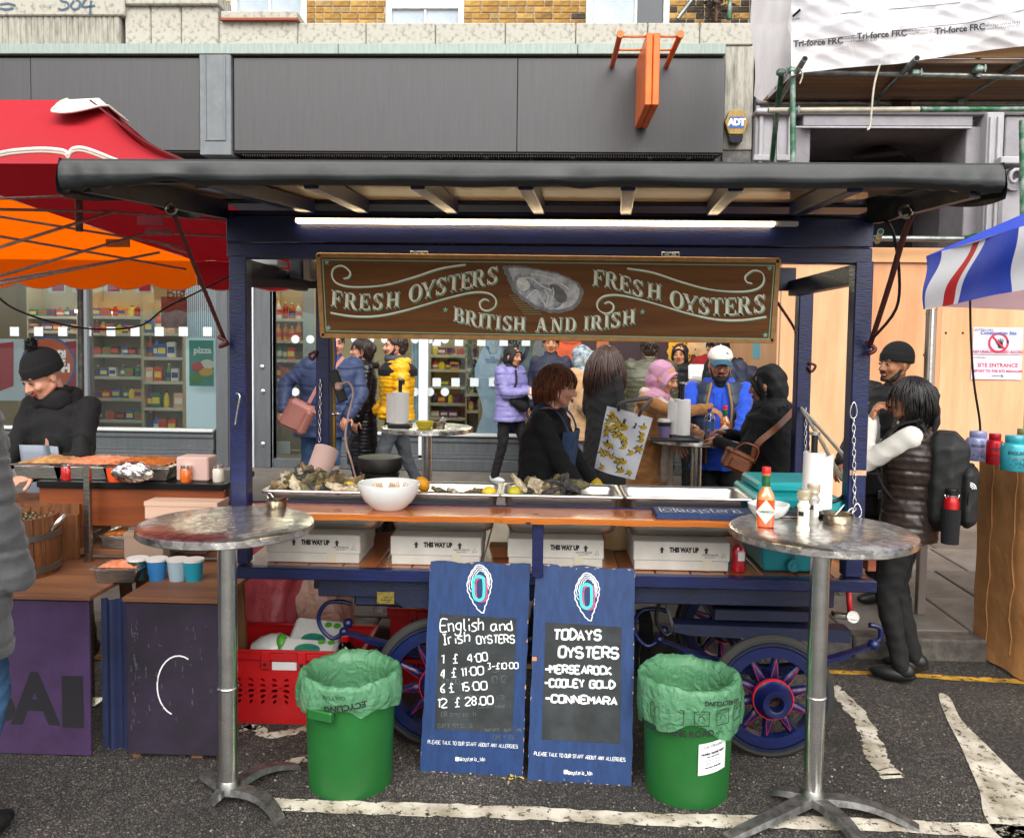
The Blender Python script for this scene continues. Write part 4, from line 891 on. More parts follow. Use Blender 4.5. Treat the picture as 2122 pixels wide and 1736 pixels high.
for i,(a,c,d,y,xs)in enumerate((('1','£','4·00',815,(172,250,348,487)),('4','£','11·00',908,(168,240,308,462)),('6','£','15·00',1005,(168,226,308,484)),('12','£','28.00',1100,(150,262,330,524)))):
 W(a,xs[0],y,xs[0]+(32 if len(a)==1 else 72),y,56,.0065,seed=i);W(c,xs[1],y-2,xs[1]+40,y-6,58,.0055,seed=i+5);W(d,xs[2],y-10,xs[3],y-22,52,.0065,seed=i+9)
W('3-£10·00',480,852,686,846,38,.005,seed=22)
for i,(s,x0,y,x1,h)in enumerate((('(cash week!)',400,1105,650,26),('£8 any each',165,1160,405,30),('2 oysters + sparkling',430,1258,700,22),('GIFT STICKS',148,1235,380,24),('£11·00',170,950,300,34),('10·12',500,940,610,44),('£ 28.00 · 12',160,1048,600,22),('10, 40',300,870,560,34))):
 W(s,x0,y,x1,y,h,.0035,FAINT,seed=40+i,nm='rubbed_lettering',d=.0018)
W('ONLY £10',515,1312,665,1312,28,.003,FAINT,seed=51);W('PLEASE TALK TO OUR STAFF ABOUT ANY ALLERGIES',82,1338,678,1370,22,.0021,jit=.02,seed=60)
W('@oysteria_ldn',296,1450,462,1453,24,.0021,jit=.02,seed=61)
def camicon(q,t,x,y,s):
 b=B();c=[q(x-s,y-s,.002),q(x+s,y-s,.002),q(x+s,y+s,.002),q(x-s,y+s,.002)]
 for i in range(4):b.ribbon([c[i],c[(i+1)%4]],.003,q.n)
 b.ribbon([q(x+s*.5*cos(a),y+s*.5*sin(a),.002)for a in[k*pi/5 for k in range(11)]],.003,q.n);obj('camera_icon',b,CHALK,t,kind='stuff')
camicon(q1,t1,277,1440,11)
q2=Quad([P(1110,1168,3.475),P(1316,1179,3.465),PZ(1309,1628),PZ(1093,1615.5)],[(792,155),(1448,190),(1425,1618),(737,1578)])
t2=board(q2,'b','blue board chalked TODAYS OYSTERS with three names, right of the pair','blue price boards leaning on the cart')
slate(q2,t2,[(858,545),(1358,577),(1348,1345),(832,1315)]);logo(q2,t2,1130,375)
W=lambda*a,**k:write(q2,t2,*a,**k)
W('TODAYS',912,656,1232,664,62,.0095,seed=1);W('OYSTERS',945,776,1348,782,66,.010,seed=2)
W('-MERSEAROCK',855,878,1302,890,48,.0085,seed=3);W('-COOLEY',853,968,1122,974,48,.0085,seed=4);W('GOLD',1150,976,1322,980,46,.0085,seed=8);W('-CONNEMARA',856,1070,1338,1088,46,.0085,seed=5)
W('PLEASE TALK TO OUR STAFF ABOUT ANY ALLERGIES',782,1416,1386,1458,22,.0021,jit=.02,seed=60);W('@oysteria_ldn',1008,1540,1168,1545,24,.0021,jit=.02,seed=61);camicon(q2,t2,992,1525,11)
for x,y in((1062,188),(1184,190),(980,1578),(1140,1586)):p=q2(x,y,.002);obj('screw',B().ell(p,(.004,.002,.004),nu=8,nv=4),STEEL,t2)
obj('paint_chip',B().face([q2(768,775,.002),q2(798,775,.002),q2(800,800,.002),q2(770,802,.002)][::-1]),M('orange_scuff','#c9774a',.8),t2)
# bins with liners
GREEN=M('green_bin_plastic','#155020',.45,var='#1c6428',vs=4,bump=.15,bs=50,vmin=.3,vmax=.8)
LINER=film('green_liner_film','#8fd4a4',.5,.2,1.0,16)
def bin_(cx,front_y,rbot,rtop,h,label,llabel,seed,drape):
 pf=PZ(cx,front_y);c=Vector((pf.x,pf.y+rbot,0));r=random.Random(seed)
 t=thing('waste_bin',label,'bin',c,group='green plastic bins in front of the cart')
 b=B().lathe([(0,.004),(rbot*.93,.004),(rbot*.985,0),(rbot,.02),(rtop*.985,h*.8),(rtop*.99,h*.8),(rtop,h*.97),(rtop+.012,h*.975),(rtop+.012,h),(rtop-.005,h),(rtop-.012,h-.01),(rbot-.008,.015),(0,.012)],c,56)
 obj('bin_body',b,GREEN,t,smooth='auto')
 lt=thing('bin_liner',llabel,'bin bag',c+V(0,0,h),group='green bags lining the bins')
 def fo(u,v):
  a=2*pi*u
  wv=.003*sin(a*9+seed)+.0025*sin(a*17+2*seed)+.006*sin(a*3+seed)
  dr=drape(a)
  prof=[(rtop-.03,.10),(rtop-.022,h*.6),(rtop-.03,h-.02),(rtop-.010,h+.008+wv*.5),(rtop+.010,h+.012+wv),(rtop+.020,h+.000+wv*.6),(rtop+.024+wv,h-dr*.35),(rtop+.022+wv*1.3,h-dr*.75),(rtop+.014+wv*1.5,h-dr)]
  x=v*(len(prof)-1);i=min(int(x),len(prof)-2);x-=i
  R_=prof[i][0]*(1-x)+prof[i+1][0]*x;Z=prof[i][1]*(1-x)+prof[i+1][1]*x
  cr=.003*(abs(sin(a*13+v*9+seed))**.5)*v+.002*abs(sin(a*23-v*21))+.0015*sin(a*61+v*17)*v
  R_+=cr+(0 if v<.3 else.0);return Vector((c.x+R_*cos(a),c.y+R_*sin(a),Z+cr))
 obj('bag',B().grid(fo,160,36,closeu=True),LINER,lt,smooth=True)
 ti=obj('bag_knot',B().ell((c.x,c.y,.12),(rtop-.04,rtop-.04,.02),nu=24,nv=8,fn=lambda q:1+.1*sin(q.x*9)*cos(q.y*7)),LINER,lt,smooth=True)
 return t,lt,c
def ontub(s,name,mat,parent,c,R,z,a0,size,bold=0,flip=False,mir=False,tilt=0,dr=None,taper=0):
 """print bent round a tub; a0 = azimuth of its middle"""
 def w(x,y):
  if flip:x,y=-x,-y
  if mir:x=-x
  x,y=x*cos(tilt)-y*sin(tilt),x*sin(tilt)+y*cos(tilt)
  a=a0+x/R;rr=R+.003+(dr(a,y)if dr else 0)+y*taper;return Vector((c.x+rr*cos(a),c.y+rr*sin(a),z+y))
 return text(name,s,size,mat,parent,(0,0,0),warp=w,bold=bold)
tb,tl_,c=bin_(706,1661,.168,.181,.452,'green plastic bin with a side grip standing left of the blue price boards','crumpled pale green liner of the bin left of the price boards',3,lambda a:.105+.02*sin(a*2+1)+.035*math.exp(-((((a+1.15+pi)%(2*pi))-pi)/.16)**2))
a=radians(-112);obj('bin_grip',B().box(-.055,-.02,h0:=.355-.0,.055,.006,.395,.004).xf(lambda v:Vector((c.x+(.19)*cos(a)-v.x*sin(a)+v.y*-cos(a)*1,c.y+.19*sin(a)+v.x*cos(a)-v.y*sin(a),v.z-.025))),M('green_bin_plastic'),tb,bev=.002)
ontub('NO RECYCLING','lettering',INK,tl_,c,.204,.395,radians(-72),.034,.001,flip=True,tilt=.12);ontub('ONLY USE','lettering',INK,tl_,c,.210,.43,radians(-95),.02,flip=True)
tb2,tl2,c2=bin_(1437,1678,.166,.180,.462,'green plastic bin with a white olive label standing right of the price boards','pale green printed liner of the bin below the right steel table',8,lambda a:.165+.03*sin(a*2+2.2)+.02*sin(a*5))
ontub('GOLBORNE ROAD','lettering',INK,tl2,c2,.203,.312,radians(-112),.034,.001,tilt=.06);ontub('NO RECYCLING','lettering',INK,tl2,c2,.210,.432,radians(-60),.024,.0008,flip=True,tilt=-.1)
for i,a_ in enumerate((-135,-112,-86,-62,-38)):
 a_=radians(a_);bb=B();R_=.211;s=.028
 pts=[(-s,-s),(s,-s),(s,s),(-s,s)]
 for k in range(4):
  p,q_=pts[k],pts[(k+1)%4];bb.ribbon([Vector((c2.x+R_*cos(a_+p[0]/R_),c2.y+R_*sin(a_+p[0]/R_),.378+p[1])),Vector((c2.x+R_*cos(a_+q_[0]/R_),c2.y+R_*sin(a_+q_[0]/R_),.378+q_[1]))],.0028,(cos(a_),sin(a_),0))
 bb.ribbon([Vector((c2.x+R_*cos(a_+x/R_),c2.y+R_*sin(a_+x/R_),.378+y))for x,y in((-.012,-.008),(-.010,.008),(0,.012),(.008,.004),(.014,-.01))],.0025,(cos(a_),sin(a_),0))
 obj('printed_panel',bb,INK,tl2,kind='stuff');ontub('NO SHARP OBJECTS','lettering',INK,tl2,c2,.2115,.399,a_,.0075,flip=True)
la=radians(-66);LW=.062;lb=B()
def lab(x,y,d=.0015):R_=.176+.05*(y)*.3+d;a_=la+x/.176;return Vector((c2.x+R_*cos(a_),c2.y+R_*sin(a_),.21+y+x*.12))
lb.grid(lambda u,v:lab(-LW+2*LW*u,-.062+.124*v),8,6);lo=obj('paper_label',lb,M('label_paper','#cfd0d2',.6),tb2)
for s,y,sz,bo in(('Les Olivades',.047,.016,0),('OLIVEN / OLIVES "MINI"',.018,.0098,.0008),('HO - New Format',.006,.007,.0004),('green olives, water, salt, lactic acid',-.008,.0055,0),('Nettogewicht / net weight',-.02,.006,0),('best before 30.06.2025',-.036,.0075,.0005),('conserver au frais',-.048,.0055,0)):
 text('lettering',s,sz,INK,tb2,(0,0,0),warp=lambda x,y,Y=y:lab(x,Y+y,.0024),bold=bo)
# round steel tables
SWIRL=M('swirl_steel','#f2f0ec',.27,1,var='#bab7b1',vs=42,kind='voro',vmin=.2,vmax=.8,bump=.15,bs=22)
def table(cx,cy,zt,r,label,feet,zb=0,ring=True,grp='round steel standing tables'):
 t=thing('standing_table',label,'table',(cx,cy,zb),group=grp)
 obj('table_top',B().lathe([(0,zt),(r*.5,zt+.0),(r-.006,zt),(r,zt-.004),(r+.001,zt-.028),(r-.004,zt-.032),(r-.01,zt-.03),(0,zt-.03)],(cx,cy,0),72),SWIRL,t,smooth='auto')
 obj('top_bracket',B().cb((cx,cy,zt-.045),(.2,.2,.02)).cb((cx,cy,zt-.04),(.3,.04,.015)),DARKM,t)
 obj('pole',B().cyl((cx,cy,zb+.05),(cx,cy,zt-.03),.0365,n=32),STEEL2,t,smooth='auto')
 if ring:zr_=zb+.44;obj('pole_ring',B().lathe([(.036,zr_-.006),(.041,zr_-.003),(.041,zr_+.003),(.036,zr_+.006)],(cx,cy,0),32),STEEL2,t,smooth=True)
 obj('base_collar',B().lathe([(.0,.075),(.04,.075),(.046,.06),(.05,.03),(.0,.03)],(cx,cy,zb),24),SKIRT,t,smooth='auto')
 for(fx,fy)in feet:
  d=Vector((fx-cx,fy-cy,0));L_=d.length;d.normalize();sd=Vector((-d.y,d.x,0));pts=[];b=B();vs=[];fs=[];n=12
  for i in range(n+1):
   s=i/n;z=zb+.052-.040*s**2.2+.010*sin(pi*s);w=.036-.010*s;th=.026-.008*s;p=Vector((cx,cy,z))+d*(.02+(L_-.02)*s)+sd*(.03*sin(pi*s*.9))
   vs+=[p-sd*w+V(0,0,-th),p-sd*w*.8,p+sd*w*.8,p+sd*w+V(0,0,-th)]
  for i in range(n):
   for k in range(4):fs.append((i*4+k,i*4+(k+1)%4,(i+1)*4+(k+1)%4,(i+1)*4+k))
  fs+=[(3,2,1,0),(n*4,n*4+1,n*4+2,n*4+3)]
  obj('foot',b.add(vs,fs),M('scuffed_cast_aluminium','#8f8f8c',.45,.85,var='#5b5955',vs=26,bump=.3,bs=60,rv=.15),t,smooth='auto')
 return t
pr=PZ(1683,1672);TRX,TRY=pr.x,pr.y;ZT_=1.09
f4=[PZ(1905,1722),PZ(1800,1800),PZ(1500,1735),PZ(1600,1640)]
table(TRX,TRY,ZT_,.34,'round steel standing table at the right with the red capped sauce bottle',[(p.x,p.y)for p in f4])
pl_=PZ(474,1652);TLX,TLY=pl_.x,pl_.y
f4=[PZ(578,1706),PZ(620,1590),PZ(436,1662),PZ(430,1600)]
table(TLX,TLY,ZT_-.005,.325,'round steel standing table at the left, in front of the cart corner',[(p.x,p.y)for p in f4])
RT1=P(885,884,5.65);RT2=P(1444,906,5.65)
for T_,lb_ in((RT1,'round steel table on the pavement beside the man in the yellow puffer jacket'),(RT2,'round steel table on the pavement between the customers in hijab and cap')):
 table(T_.x,T_.y,T_.z,.308,lb_,[(T_.x+.3,T_.y+.1),(T_.x-.3,T_.y-.1),(T_.x+.1,T_.y-.3),(T_.x-.1,T_.y+.3)],zb=pz(5.65),ring=False)
def paper_roll(c,h,r,label,hh,flap=1,grp='kitchen rolls on black stands',s=1):
 t=thing('kitchen_roll',label,'kitchen roll',c,group=grp);x,y,z=c
 obj('stand_base',B().cb((x,y,z+.012*s),(.15*s,.13*s,.022*s),ch=.006*s),BLACK,t)
 obj('stand_rod',B().cyl((x,y,z+.02*s),(x,y,z+hh-.012),.013*s,n=14),BLACK,t,smooth='auto');obj('rod_cap',B().cyl((x,y,z+hh-.012),(x,y,z+hh),.022*s,n=16),STEEL2,t,smooth='auto')
 pr_=[]
 obj('paper',B().lathe([(.018*s,.026*s),(r,.026*s),(r+.001,h*.5),(r,h),(.018*s,h)],(x,y,z),36),WHITEP,t,smooth='auto')
 def fl(u,v):a=-.9-1.15*0+u*1.0;R_=r+.004+u*.026*s;return Vector((x+flap*(R_*cos(a)*.6+r*.2+u*.03*s),y+R_*sin(a)*.9,z+.03*s+(h-.05*s+.02*s*u)*v-.008*u*sin(v*9)))
 obj('loose_sheet',B().grid(fl,10,10),WHITEP,t,smooth=True)
 return t
p=PZ(1683,1068,ZT_)
paper_roll((p.x,p.y,ZT_),.262,.042,'white kitchen roll with a loose sheet on the right front table',.345,1)
p=P(829,884,5.6);paper_roll((p.x,p.y,RT1.z),.235,.058,'shaded kitchen roll on the steel table beside the yellow jacket',.33,-1)
p=P(1412,906,5.55);paper_roll((p.x,p.y,RT2.z),.26,.055,'kitchen roll on the rear table below the outstretched arm',.375,-1)
def sauce(c,s,label,grp='pepper sauce bottles',rot=-.2):
 t=thing('sauce_bottle',label,'bottle',c,rot,group=grp,local=True);S=s
 GL=M('sauce_red','#b53a0c',.12,var='#c9571c',vs=4,coat=1,stretch=(1,1,3));GL2=M('sauce_glass','#c98a4a',.08,coat=1,var='#b8703a',vs=6)
 bz=lambda r0,z0:(r0*S,z0*S)
 def sqlathe(b,prof,n=32):
  vs=[];fs=[];m=len(prof)
  for i in range(n):
   a=2*pi*i/n;k=1/(abs(cos(a))**5+abs(sin(a))**5)**.2
   for(r_,z_,e)in prof:rr=r_*(1+(k-1)*e);vs.append((rr*cos(a)*S,rr*sin(a)*S,z_*S))
  for i in range(n):
   j=(i+1)%n
   for q in range(m-1):fs.append((i*m+q,j*m+q,j*m+q+1,i*m+q+1))
  return b.add(vs,fs)
 obj('glass',sqlathe(B(),[(0,0,0),(.028,0,.8),(.033,.004,.8),(.034,.05,.8),(.034,.107,.8)]),GL,t,smooth='auto')
 obj('glass_shoulder',sqlathe(B(),[(.034,.107,.8),(.033,.118,.7),(.026,.135,.3),(.017,.15,0),(.0145,.165,0),(.0145,.20,0),(0,.20,0)]),GL2,t,smooth='auto')
 obj('neck_sleeve',B().lathe([(.0145*S,.155*S),(.0165*S,.156*S),(.0160*S,.196*S),(.0145*S,.197*S)],(0,0,0),20),M('foil_green','#14502a',.35,.2,var='#2c7347',vs=60),t,smooth='auto')
 obj('neck_ring',B().lathe([(.0145*S,.199*S),(.0175*S,.2*S),(.0175*S,.206*S),(.014*S,.207*S)],(0,0,0),20),GL2,t,smooth='auto')
 obj('cap',B().lathe([(.0165*S,.207*S),(.0165*S,.228*S),(.015*S,.23*S),(0,.23*S)],(0,0,0),20),M('red_cap','#c8101a',.35),t,smooth='auto')
 y=-.0345*S;d=.047*S;z=.062*S
 obj('label',B().face([(0,y,z-d),(d*.78,y,z),(0,y,z+d),(-d*.78,y,z)]),M('label_cream','#d9d2c4',.6),t)
 b=B();w=.92
 for k in range(4):
  pp=[(0,-d*w),(d*.78*w,0),(0,d*w),(-d*.78*w,0)];a,e=pp[k],pp[(k+1)%4];b.ribbon([(a[0],y-.0004,z+a[1]),(e[0],y-.0004,z+e[1])],.0009*S,(0,-1,0))
 obj('label_line',b,M('label_red','#b0352c',.6),t,kind='stuff')
 text('lettering','TABASCO',.0135*S,M('label_green','#24503a',.6),t,(0,y-.0005,z),bold=.0006,sp=.95);text('lettering','PEPPER SAUCE',.0058*S,M('label_green'),t,(0,y-.0005,z-.012*S));text('lettering','McILHENNY CO.',.006*S,M('label_green'),t,(0,y-.0005,z+.012*S))
 return t
p=PZ(1585,1090,ZT_);sauce((p.x,p.y,ZT_),1.0,'large red capped pepper sauce bottle with a diamond label on the right front table')
p=P(1498,905,5.52);sauce((RT2.x+.18-.0,RT2.y-.02,RT2.z),.95,'red capped sauce bottle half behind the kitchen roll on the rear table')
def grinder(c,label,full):
 t=thing('salt_grinder',label,'grinder',c,group='glass salt grinders on the right front table');x,y,z=c
 obj('grinder_jar',B().lathe([(0,0),(.024,0),(.025,.012),(.021,.02),(.021,.085),(.024,.092),(.024,.10),(.018,.108),(.018,.118),(0,.118)],c,24),M('salt_jar_'+('a' if full else 'b'),'#cfcab8' if full else '#9a978c',.15,coat=.8,var='#e0dccb' if full else '#77756d',vs=40),t,smooth='auto')
 obj('grinder_head',B().lathe([(0,.118),(.019,.118),(.024,.125),(.025,.15),(.023,.156),(0,.156)],c,24),M('clear_plastic_head','#b5a98c',.12,coat=1,tr=.3),t,smooth='auto')
 obj('label',B().lathe([(.0216,.03),(.0216,.082)],c,12,a0=radians(-100),a1=radians(-20)),M('label_paper'),t)
 obj('label_mark',B().lathe([(.0218,.058),(.0218,.075)],c,8,a0=radians(-165),a1=radians(-105)),INK,t)
p=PZ(1664,1099,ZT_);grinder((p.x,p.y,ZT_),'salt grinder nearest the edge of the right front table',True)
p=PZ(1684,1084,ZT_);grinder((p.x,p.y,ZT_),'half empty salt grinder behind the other one, against the kitchen roll',False)
def pan(c,r,label,hd=.6,spoon=(0,.02,.07),sm=None):
 t=thing('small_pan',label,'pan',c,group='small metal sauce pans');x,y,z=c
 obj('pan_body',B().lathe([(0,0),(r*.86,0),(r*.95,.006),(r,.034),(r+.004,.036),(r+.001,.038),(r-.003,.035),(r*.9,.006),(0,.004)],c,32),M('worn_tin','#b4aa98',.3,1,var='#7d6b52',vs=30,rv=.1),t,smooth='auto')
 a=hd;p=Vector((x+r*cos(a),y+r*sin(a),z+.032));d=Vector((cos(a),sin(a),.6));s_=Vector((-sin(a),cos(a),0))*.012
 obj('pan_handle',B().tube([p-s_,p+d*.03-s_,p+d*.036,p+d*.03+s_,p+s_],.0022,6),STEEL2,t,smooth=True)
 q=Vector((x+spoon[0],y+spoon[1],z));obj('spoon',B().tube([q+V(-.02,0,.012),q+V(.0,0,.03),q+V(.03,0,spoon[2]+.0)],[.004,.003,.0035],6),sm or STEEL2,t,smooth=True)
 return t
p=PZ(1736,1083,ZT_);pan((p.x,p.y,ZT_),.058,'small dented pan with a teaspoon on the right front table',.5)
p=PZ(574,1052,ZT_-.005);pan((p.x,p.y,ZT_-.005),.042,'small tin pan with a dark red spoon handle on the left front table',2.4,(.01,0,.055),CORD)
def bowl(c,r,h,label,cat,m,foot=.45,nm='bowl'):
 t=obj(nm,B().lathe([(0,.004),(r*foot,.004),(r*foot,0),(r*(foot+.04),0),(r*(foot+.12),h*.09),(r*.80,h*.35),(r*.94,h*.65),(r,h*.97),(r*.995,h),(r*.97,h*.985),(r*.91,h*.65),(r*.75,h*.33),(r*.4,h*.12),(0,h*.1)],c,48),m,smooth=True,label=label,cat=cat,orig=c);return t
WHC=M('white_melamine','#d4d6d4',.22,coat=.5)
p=PZ(806,1054,1.066);bowl((p.x,p.y,1.066),.132,.115,'large glossy white bowl of wooden forks on the counter plank','bowl',WHC);BC=(p.x,p.y)
FORK=M('birch_wood','#c9a582',.8);r=random.Random(4)
for i in range(9):
 a=r.uniform(-.9,.9);o=Vector((BC[0]-.045+i*.0125,BC[1]+r.uniform(-.03,.03),1.135));d=Vector((sin(a)*.5,-.1,.7)).normalized();sd=d.cross(Vector((0,-1,.2))).normalized();L_=.055
 pts=[o-sd*.005-d*.03,o+sd*.005-d*.03,o+sd*.006+d*.01,o+sd*.01+d*.02,o+sd*.01+d*L_*.85,o+sd*.006+d*L_*.85,o+sd*.005+d*.03,o+sd*.002+d*.03,o+sd*.001+d*L_*.85,o-sd*.003+d*L_*.85,o-sd*.004+d*.03,o-sd*.006+d*.03,o-sd*.007+d*L_*.85,o-sd*.01+d*L_*.85,o-sd*.01+d*.02,o-sd*.006+d*.01]
 obj('wooden_fork',B().prism(pts,sd.cross(d)*.0015),FORK,label='pale wooden fork standing in the large white bowl',cat='fork',group='wooden forks in the white bowl')
p=PZ(1592,1072,ZT_);bowl((p.x,p.y,ZT_),.083,.058,'shallow white bowl behind the sauce bottle on the right front table','bowl',WHC)
def flatbar():
 a=PZ(1630,1072,ZT_);t=thing('card_reader','black flat card reader beside the kitchen roll base','card reader',a)
 obj('reader_body',B().cb((a.x+.01,a.y+.03,ZT_+.012),(.09,.07,.022),ch=.008),BLACK,t);obj('reader_edge',B().cb((a.x+.01,a.y+.03,ZT_+.0045),(.094,.074,.004),ch=.001),STEEL,t)
flatbar()
bowl((P(880,884,5.52).x,5.52,RT1.z),.062,.05,'small bright yellow bowl on the rear table beside the kitchen roll','bowl',M('yellow_ceramic','#c9b51a',.3),.6)
pan((P(908,884,5.6).x,5.62,RT1.z),.045,'small pan behind the yellow bowl on the rear table',1.0)
bowl((P(1526,905,5.52).x-.06,5.55,RT2.z),.075,.06,'white bowl behind the water bottle on the rear table','bowl',WHC)
cp_=Vector((P(1376,906,5.52).x,5.52,RT2.z));t=thing('paper_cup','lilac takeaway coffee cup with a white lid on the rear table','cup',cp_)
obj('cup_body',B().lathe([(0,0),(.032,0),(.043,.115),(0,.115)],cp_,24),M('lilac_card','#6e5f86',.6),t,smooth='auto');obj('cup_lid',B().lathe([(.045,.112),(.046,.122),(.04,.124),(.038,.132),(0,.13)],cp_,24),M('lid_white','#cfcbc6',.5),t,smooth='auto')
obj('cup_band',B().lathe([(.0415,.085),(.0432,.11)],cp_,24),INK,t)
wb=Vector((P(1469,908,5.38).x,5.38,RT2.z));t=thing('water_bottle','clear plastic water bottle with a blue cap on the rear table','bottle',wb)
obj('bottle_body',B().lathe([(0,0),(.03,0),(.034,.012),(.031,.02),(.034,.03),(.031,.04),(.034,.05),(.031,.06),(.034,.07),(.034,.12),(.033,.15),(.02,.18),(.012,.19),(.012,.2),(0,.2)],wb,24),glass('clear_pet','#d5dde2',.9,.05,.12),t,smooth=True)
obj('bottle_cap',B().lathe([(.014,.195),(.014,.213),(0,.213)],wb,16),M('blue_cap','#173f9a',.4),t,smooth='auto');obj('bottle_label',B().lathe([(.0345,.09),(.0345,.135)],wb,24),M('bottle_label_blue','#3c5c8e',.5),t)
for i,x in enumerate((-.13,.02)):
 obj('tablet',B().cb((P(1412,906,5.4).x+x,5.36,RT2.z+.012),(.16,.11,.016),ch=.004),BLACK,label='black slate coaster at the front of the rear table, %s the kitchen roll'%('left of' if i==0 else 'right of'),cat='coaster')
# steel trays on the counter
GN=M('stainless_pan','#e0ddd8',.36,1,var='#c5c1bb',vs=5,stretch=(1,1,5),rv=.06,bump=.08,bs=15)
zr_=1.118;Y0T,Y1T=3.66,3.97
trays=[(540,800),(795,1036),(1036,1293),(1296,1563)]
TX=[]
for i,(a,c)in enumerate(trays):
 xa,xc=P(a,1025,Y0T).x,P(c,1025,Y0T).x;TX.append((xa,xc))
 lb_=['deep steel tray heaped with oysters at the left end of the counter','deep steel tray with two oysters and a lemon behind the white bowl','deep steel tray with a row of oysters and a lemon, right of centre','empty deep steel tray nearest the right front table'][i]
 t=thing('steel_tray',lb_,'tray',((xa+xc)/2,(Y0T+Y1T)/2,.93),group='steel trays along the counter')
 b=B();lay=[]
 def rr(x0,y0,x1,y1,rad,z,n=5):
  o=[]
  for cx_,cy_,a0 in((x1-rad,y1-rad,0),(x0+rad,y1-rad,90),(x0+rad,y0+rad,180),(x1-rad,y0+rad,270)):
   for k in range(n+1):q=radians(a0+90*k/n);o.append((cx_+rad*cos(q),cy_+rad*sin(q),z))
  return o
 ly=[rr(xa,Y0T-.0,xc,Y1T,.012,zr_-.012),rr(xa,Y0T,xc,Y1T,.012,zr_-.001),rr(xa+.003,Y0T+.003,xc-.003,Y1T-.003,.012,zr_),rr(xa+.017,Y0T+.017,xc-.017,Y1T-.017,.03,zr_-.001),rr(xa+.021,Y0T+.021,xc-.021,Y1T-.021,.035,zr_-.01),rr(xa+.022,Y0T+.022,xc-.022,Y1T-.03,.035,zr_-.05),rr(xa+.027,Y0T+.026,xc-.027,Y1T-.034,.035,zr_-.055),rr(xa+.03,Y0T+.028,xc-.03,Y1T-.036,.04,.975),rr(xa+.04,Y0T+.036,xc-.04,Y1T-.05,.04,.95),rr(xa+.06,Y0T+.055,xc-.06,Y1T-.075,.03,.9385)]
 n_=len(ly[0]);vs=[v for l in ly for v in l];fs=[]
 for j in range(len(ly)-1):
  for k in range(n_):fs.append((j*n_+k,j*n_+(k+1)%n_,(j+1)*n_+(k+1)%n_,(j+1)*n_+k))
 fs.append(tuple((len(ly)-1)*n_+k for k in range(n_)))
 obj('tray_shell',b.add(vs,fs),GN,t,smooth=True,solid=.0012)
 zs_=zr_-(.045 if i<3 else.11);obj('inner_shelf',B().box(xa+.035,Y0T+.035,zs_,xc-.035,Y1T-.04,zs_+.005),M('tray_insert_steel','#7f7b74',.42,.9,var='#6a665f',vs=9),t)
SHELL=[M('oyster_shell_%s'%k,a,.6,var=b_,vs=38,vmin=.35,vmax=.65,bump=.9,bs=70)for k,a,b_ in(('brown','#4f3d26','#a58c64'),('green','#3d3a22','#857a55'),('pale','#8f7c5e','#d9ccb0'),('dark','#3a2f20','#8f7654'))]
SHM=[]
for k in range(5):
 r=random.Random(k+30);ph=[r.random()*6 for _ in range(6)]
 b=B().ell((0,0,0),(.030,.048,.014),nu=20,nv=12,fn=lambda q:1+.13*sin(q.x*7+ph[0])+.12*sin(q.y*9+ph[1])+.10*sin(q.x*17+q.y*13+ph[2])+.07*sin(q.y*29+q.z*11+ph[3])+.05*sin(q.x*37-q.y*31+ph[4]))
 SHM.append(b)
SMESH=[[mesh_of('oyster',SHM[k],m)for m in SHELL]for k in range(5)]
def oyster(x,y,z,r,label,grp,s=1,up=None):
 o=put('oyster',r.choice(SMESH)[r.randrange(4)],None,(x,y,z));o.rotation_euler=(r.uniform(-.5,.5)if up is None else up,r.uniform(-.5,.5),r.uniform(0,6.3));k=s*r.uniform(.85,1.2);o.scale=(k,k,k);tag(o,label,'oyster',grp);OFF[o.name]=Vector((x,y,z))
r=random.Random(21);xa,xc=TX[0]
for layer,(n_,z,sh_)in enumerate(((26,zr_-.018,.03),(22,zr_+.008,.04),(16,zr_+.030,.05),(9,zr_+.050,.07))):
 for i in range(n_):
  u=r.random();x=xa+sh_+(xc-xa-.14-2*sh_*.5)*u*(1 if layer<2 else.75);hgt=1-.35*u
  oyster(x,Y0T+.06+(Y1T-Y0T-.12)*r.random(),z*(1)+(hgt-1)*.03*layer,r,'rough brown oyster in the heap filling the leftmost tray','oysters heaped in the leftmost tray',1.18,r.uniform(-1,1))
for q,y in((915,3.8),(928,3.74),(938,3.82),(975,3.8),(987,3.74),(998,3.82)):
 p=P(q,1010,y);oyster(p.x,y,zr_-.02,r,'single rough oyster lying in the tray behind the white bowl','oysters in the tray behind the white bowl',.95)
for i in range(30):
 q=1078+(i%17)*7.2;p=P(q,1010,3.76+.13*r.random());oyster(p.x,p.y,zr_-.018+(.028 if i>9 else.008)*r.random()+(.012 if i>10 else 0),r,'craggy oyster in the row lying in the tray right of centre','oysters in the tray right of centre',1.12,r.uniform(-1.2,1.2))
LEM=M('lemon_skin','#e8b50c',.4,var='#f0c93a',vs=9,bump=.4,bs=160,sss=.0)
def lemon(x,y,Yd,z,rx,label,m=LEM,R=(0,.1,.3)):
 p=P(x,y,Yd);o=obj('lemon',B().ell((0,0,0),(rx*1.12,rx*.92,rx*.92),nu=22,nv=14,fn=lambda q:1+.16*max(0,abs(q.x)-.86)*4),m,smooth=True,orig=(0,0,0));o.location=(p.x,Yd,z);o.rotation_euler=R;tag(o,label,'lemon')
lemon(724,1003,3.76,zr_+.0,.030,'lemon between the oyster heap and the white bowl');lemon(876,996,3.80,zr_+.015,.033,'orange tinted lemon just right of the white bowl',M('lemon_orange','#cf8a0e',.45,bump=.4,bs=160),(0,.9,.3))
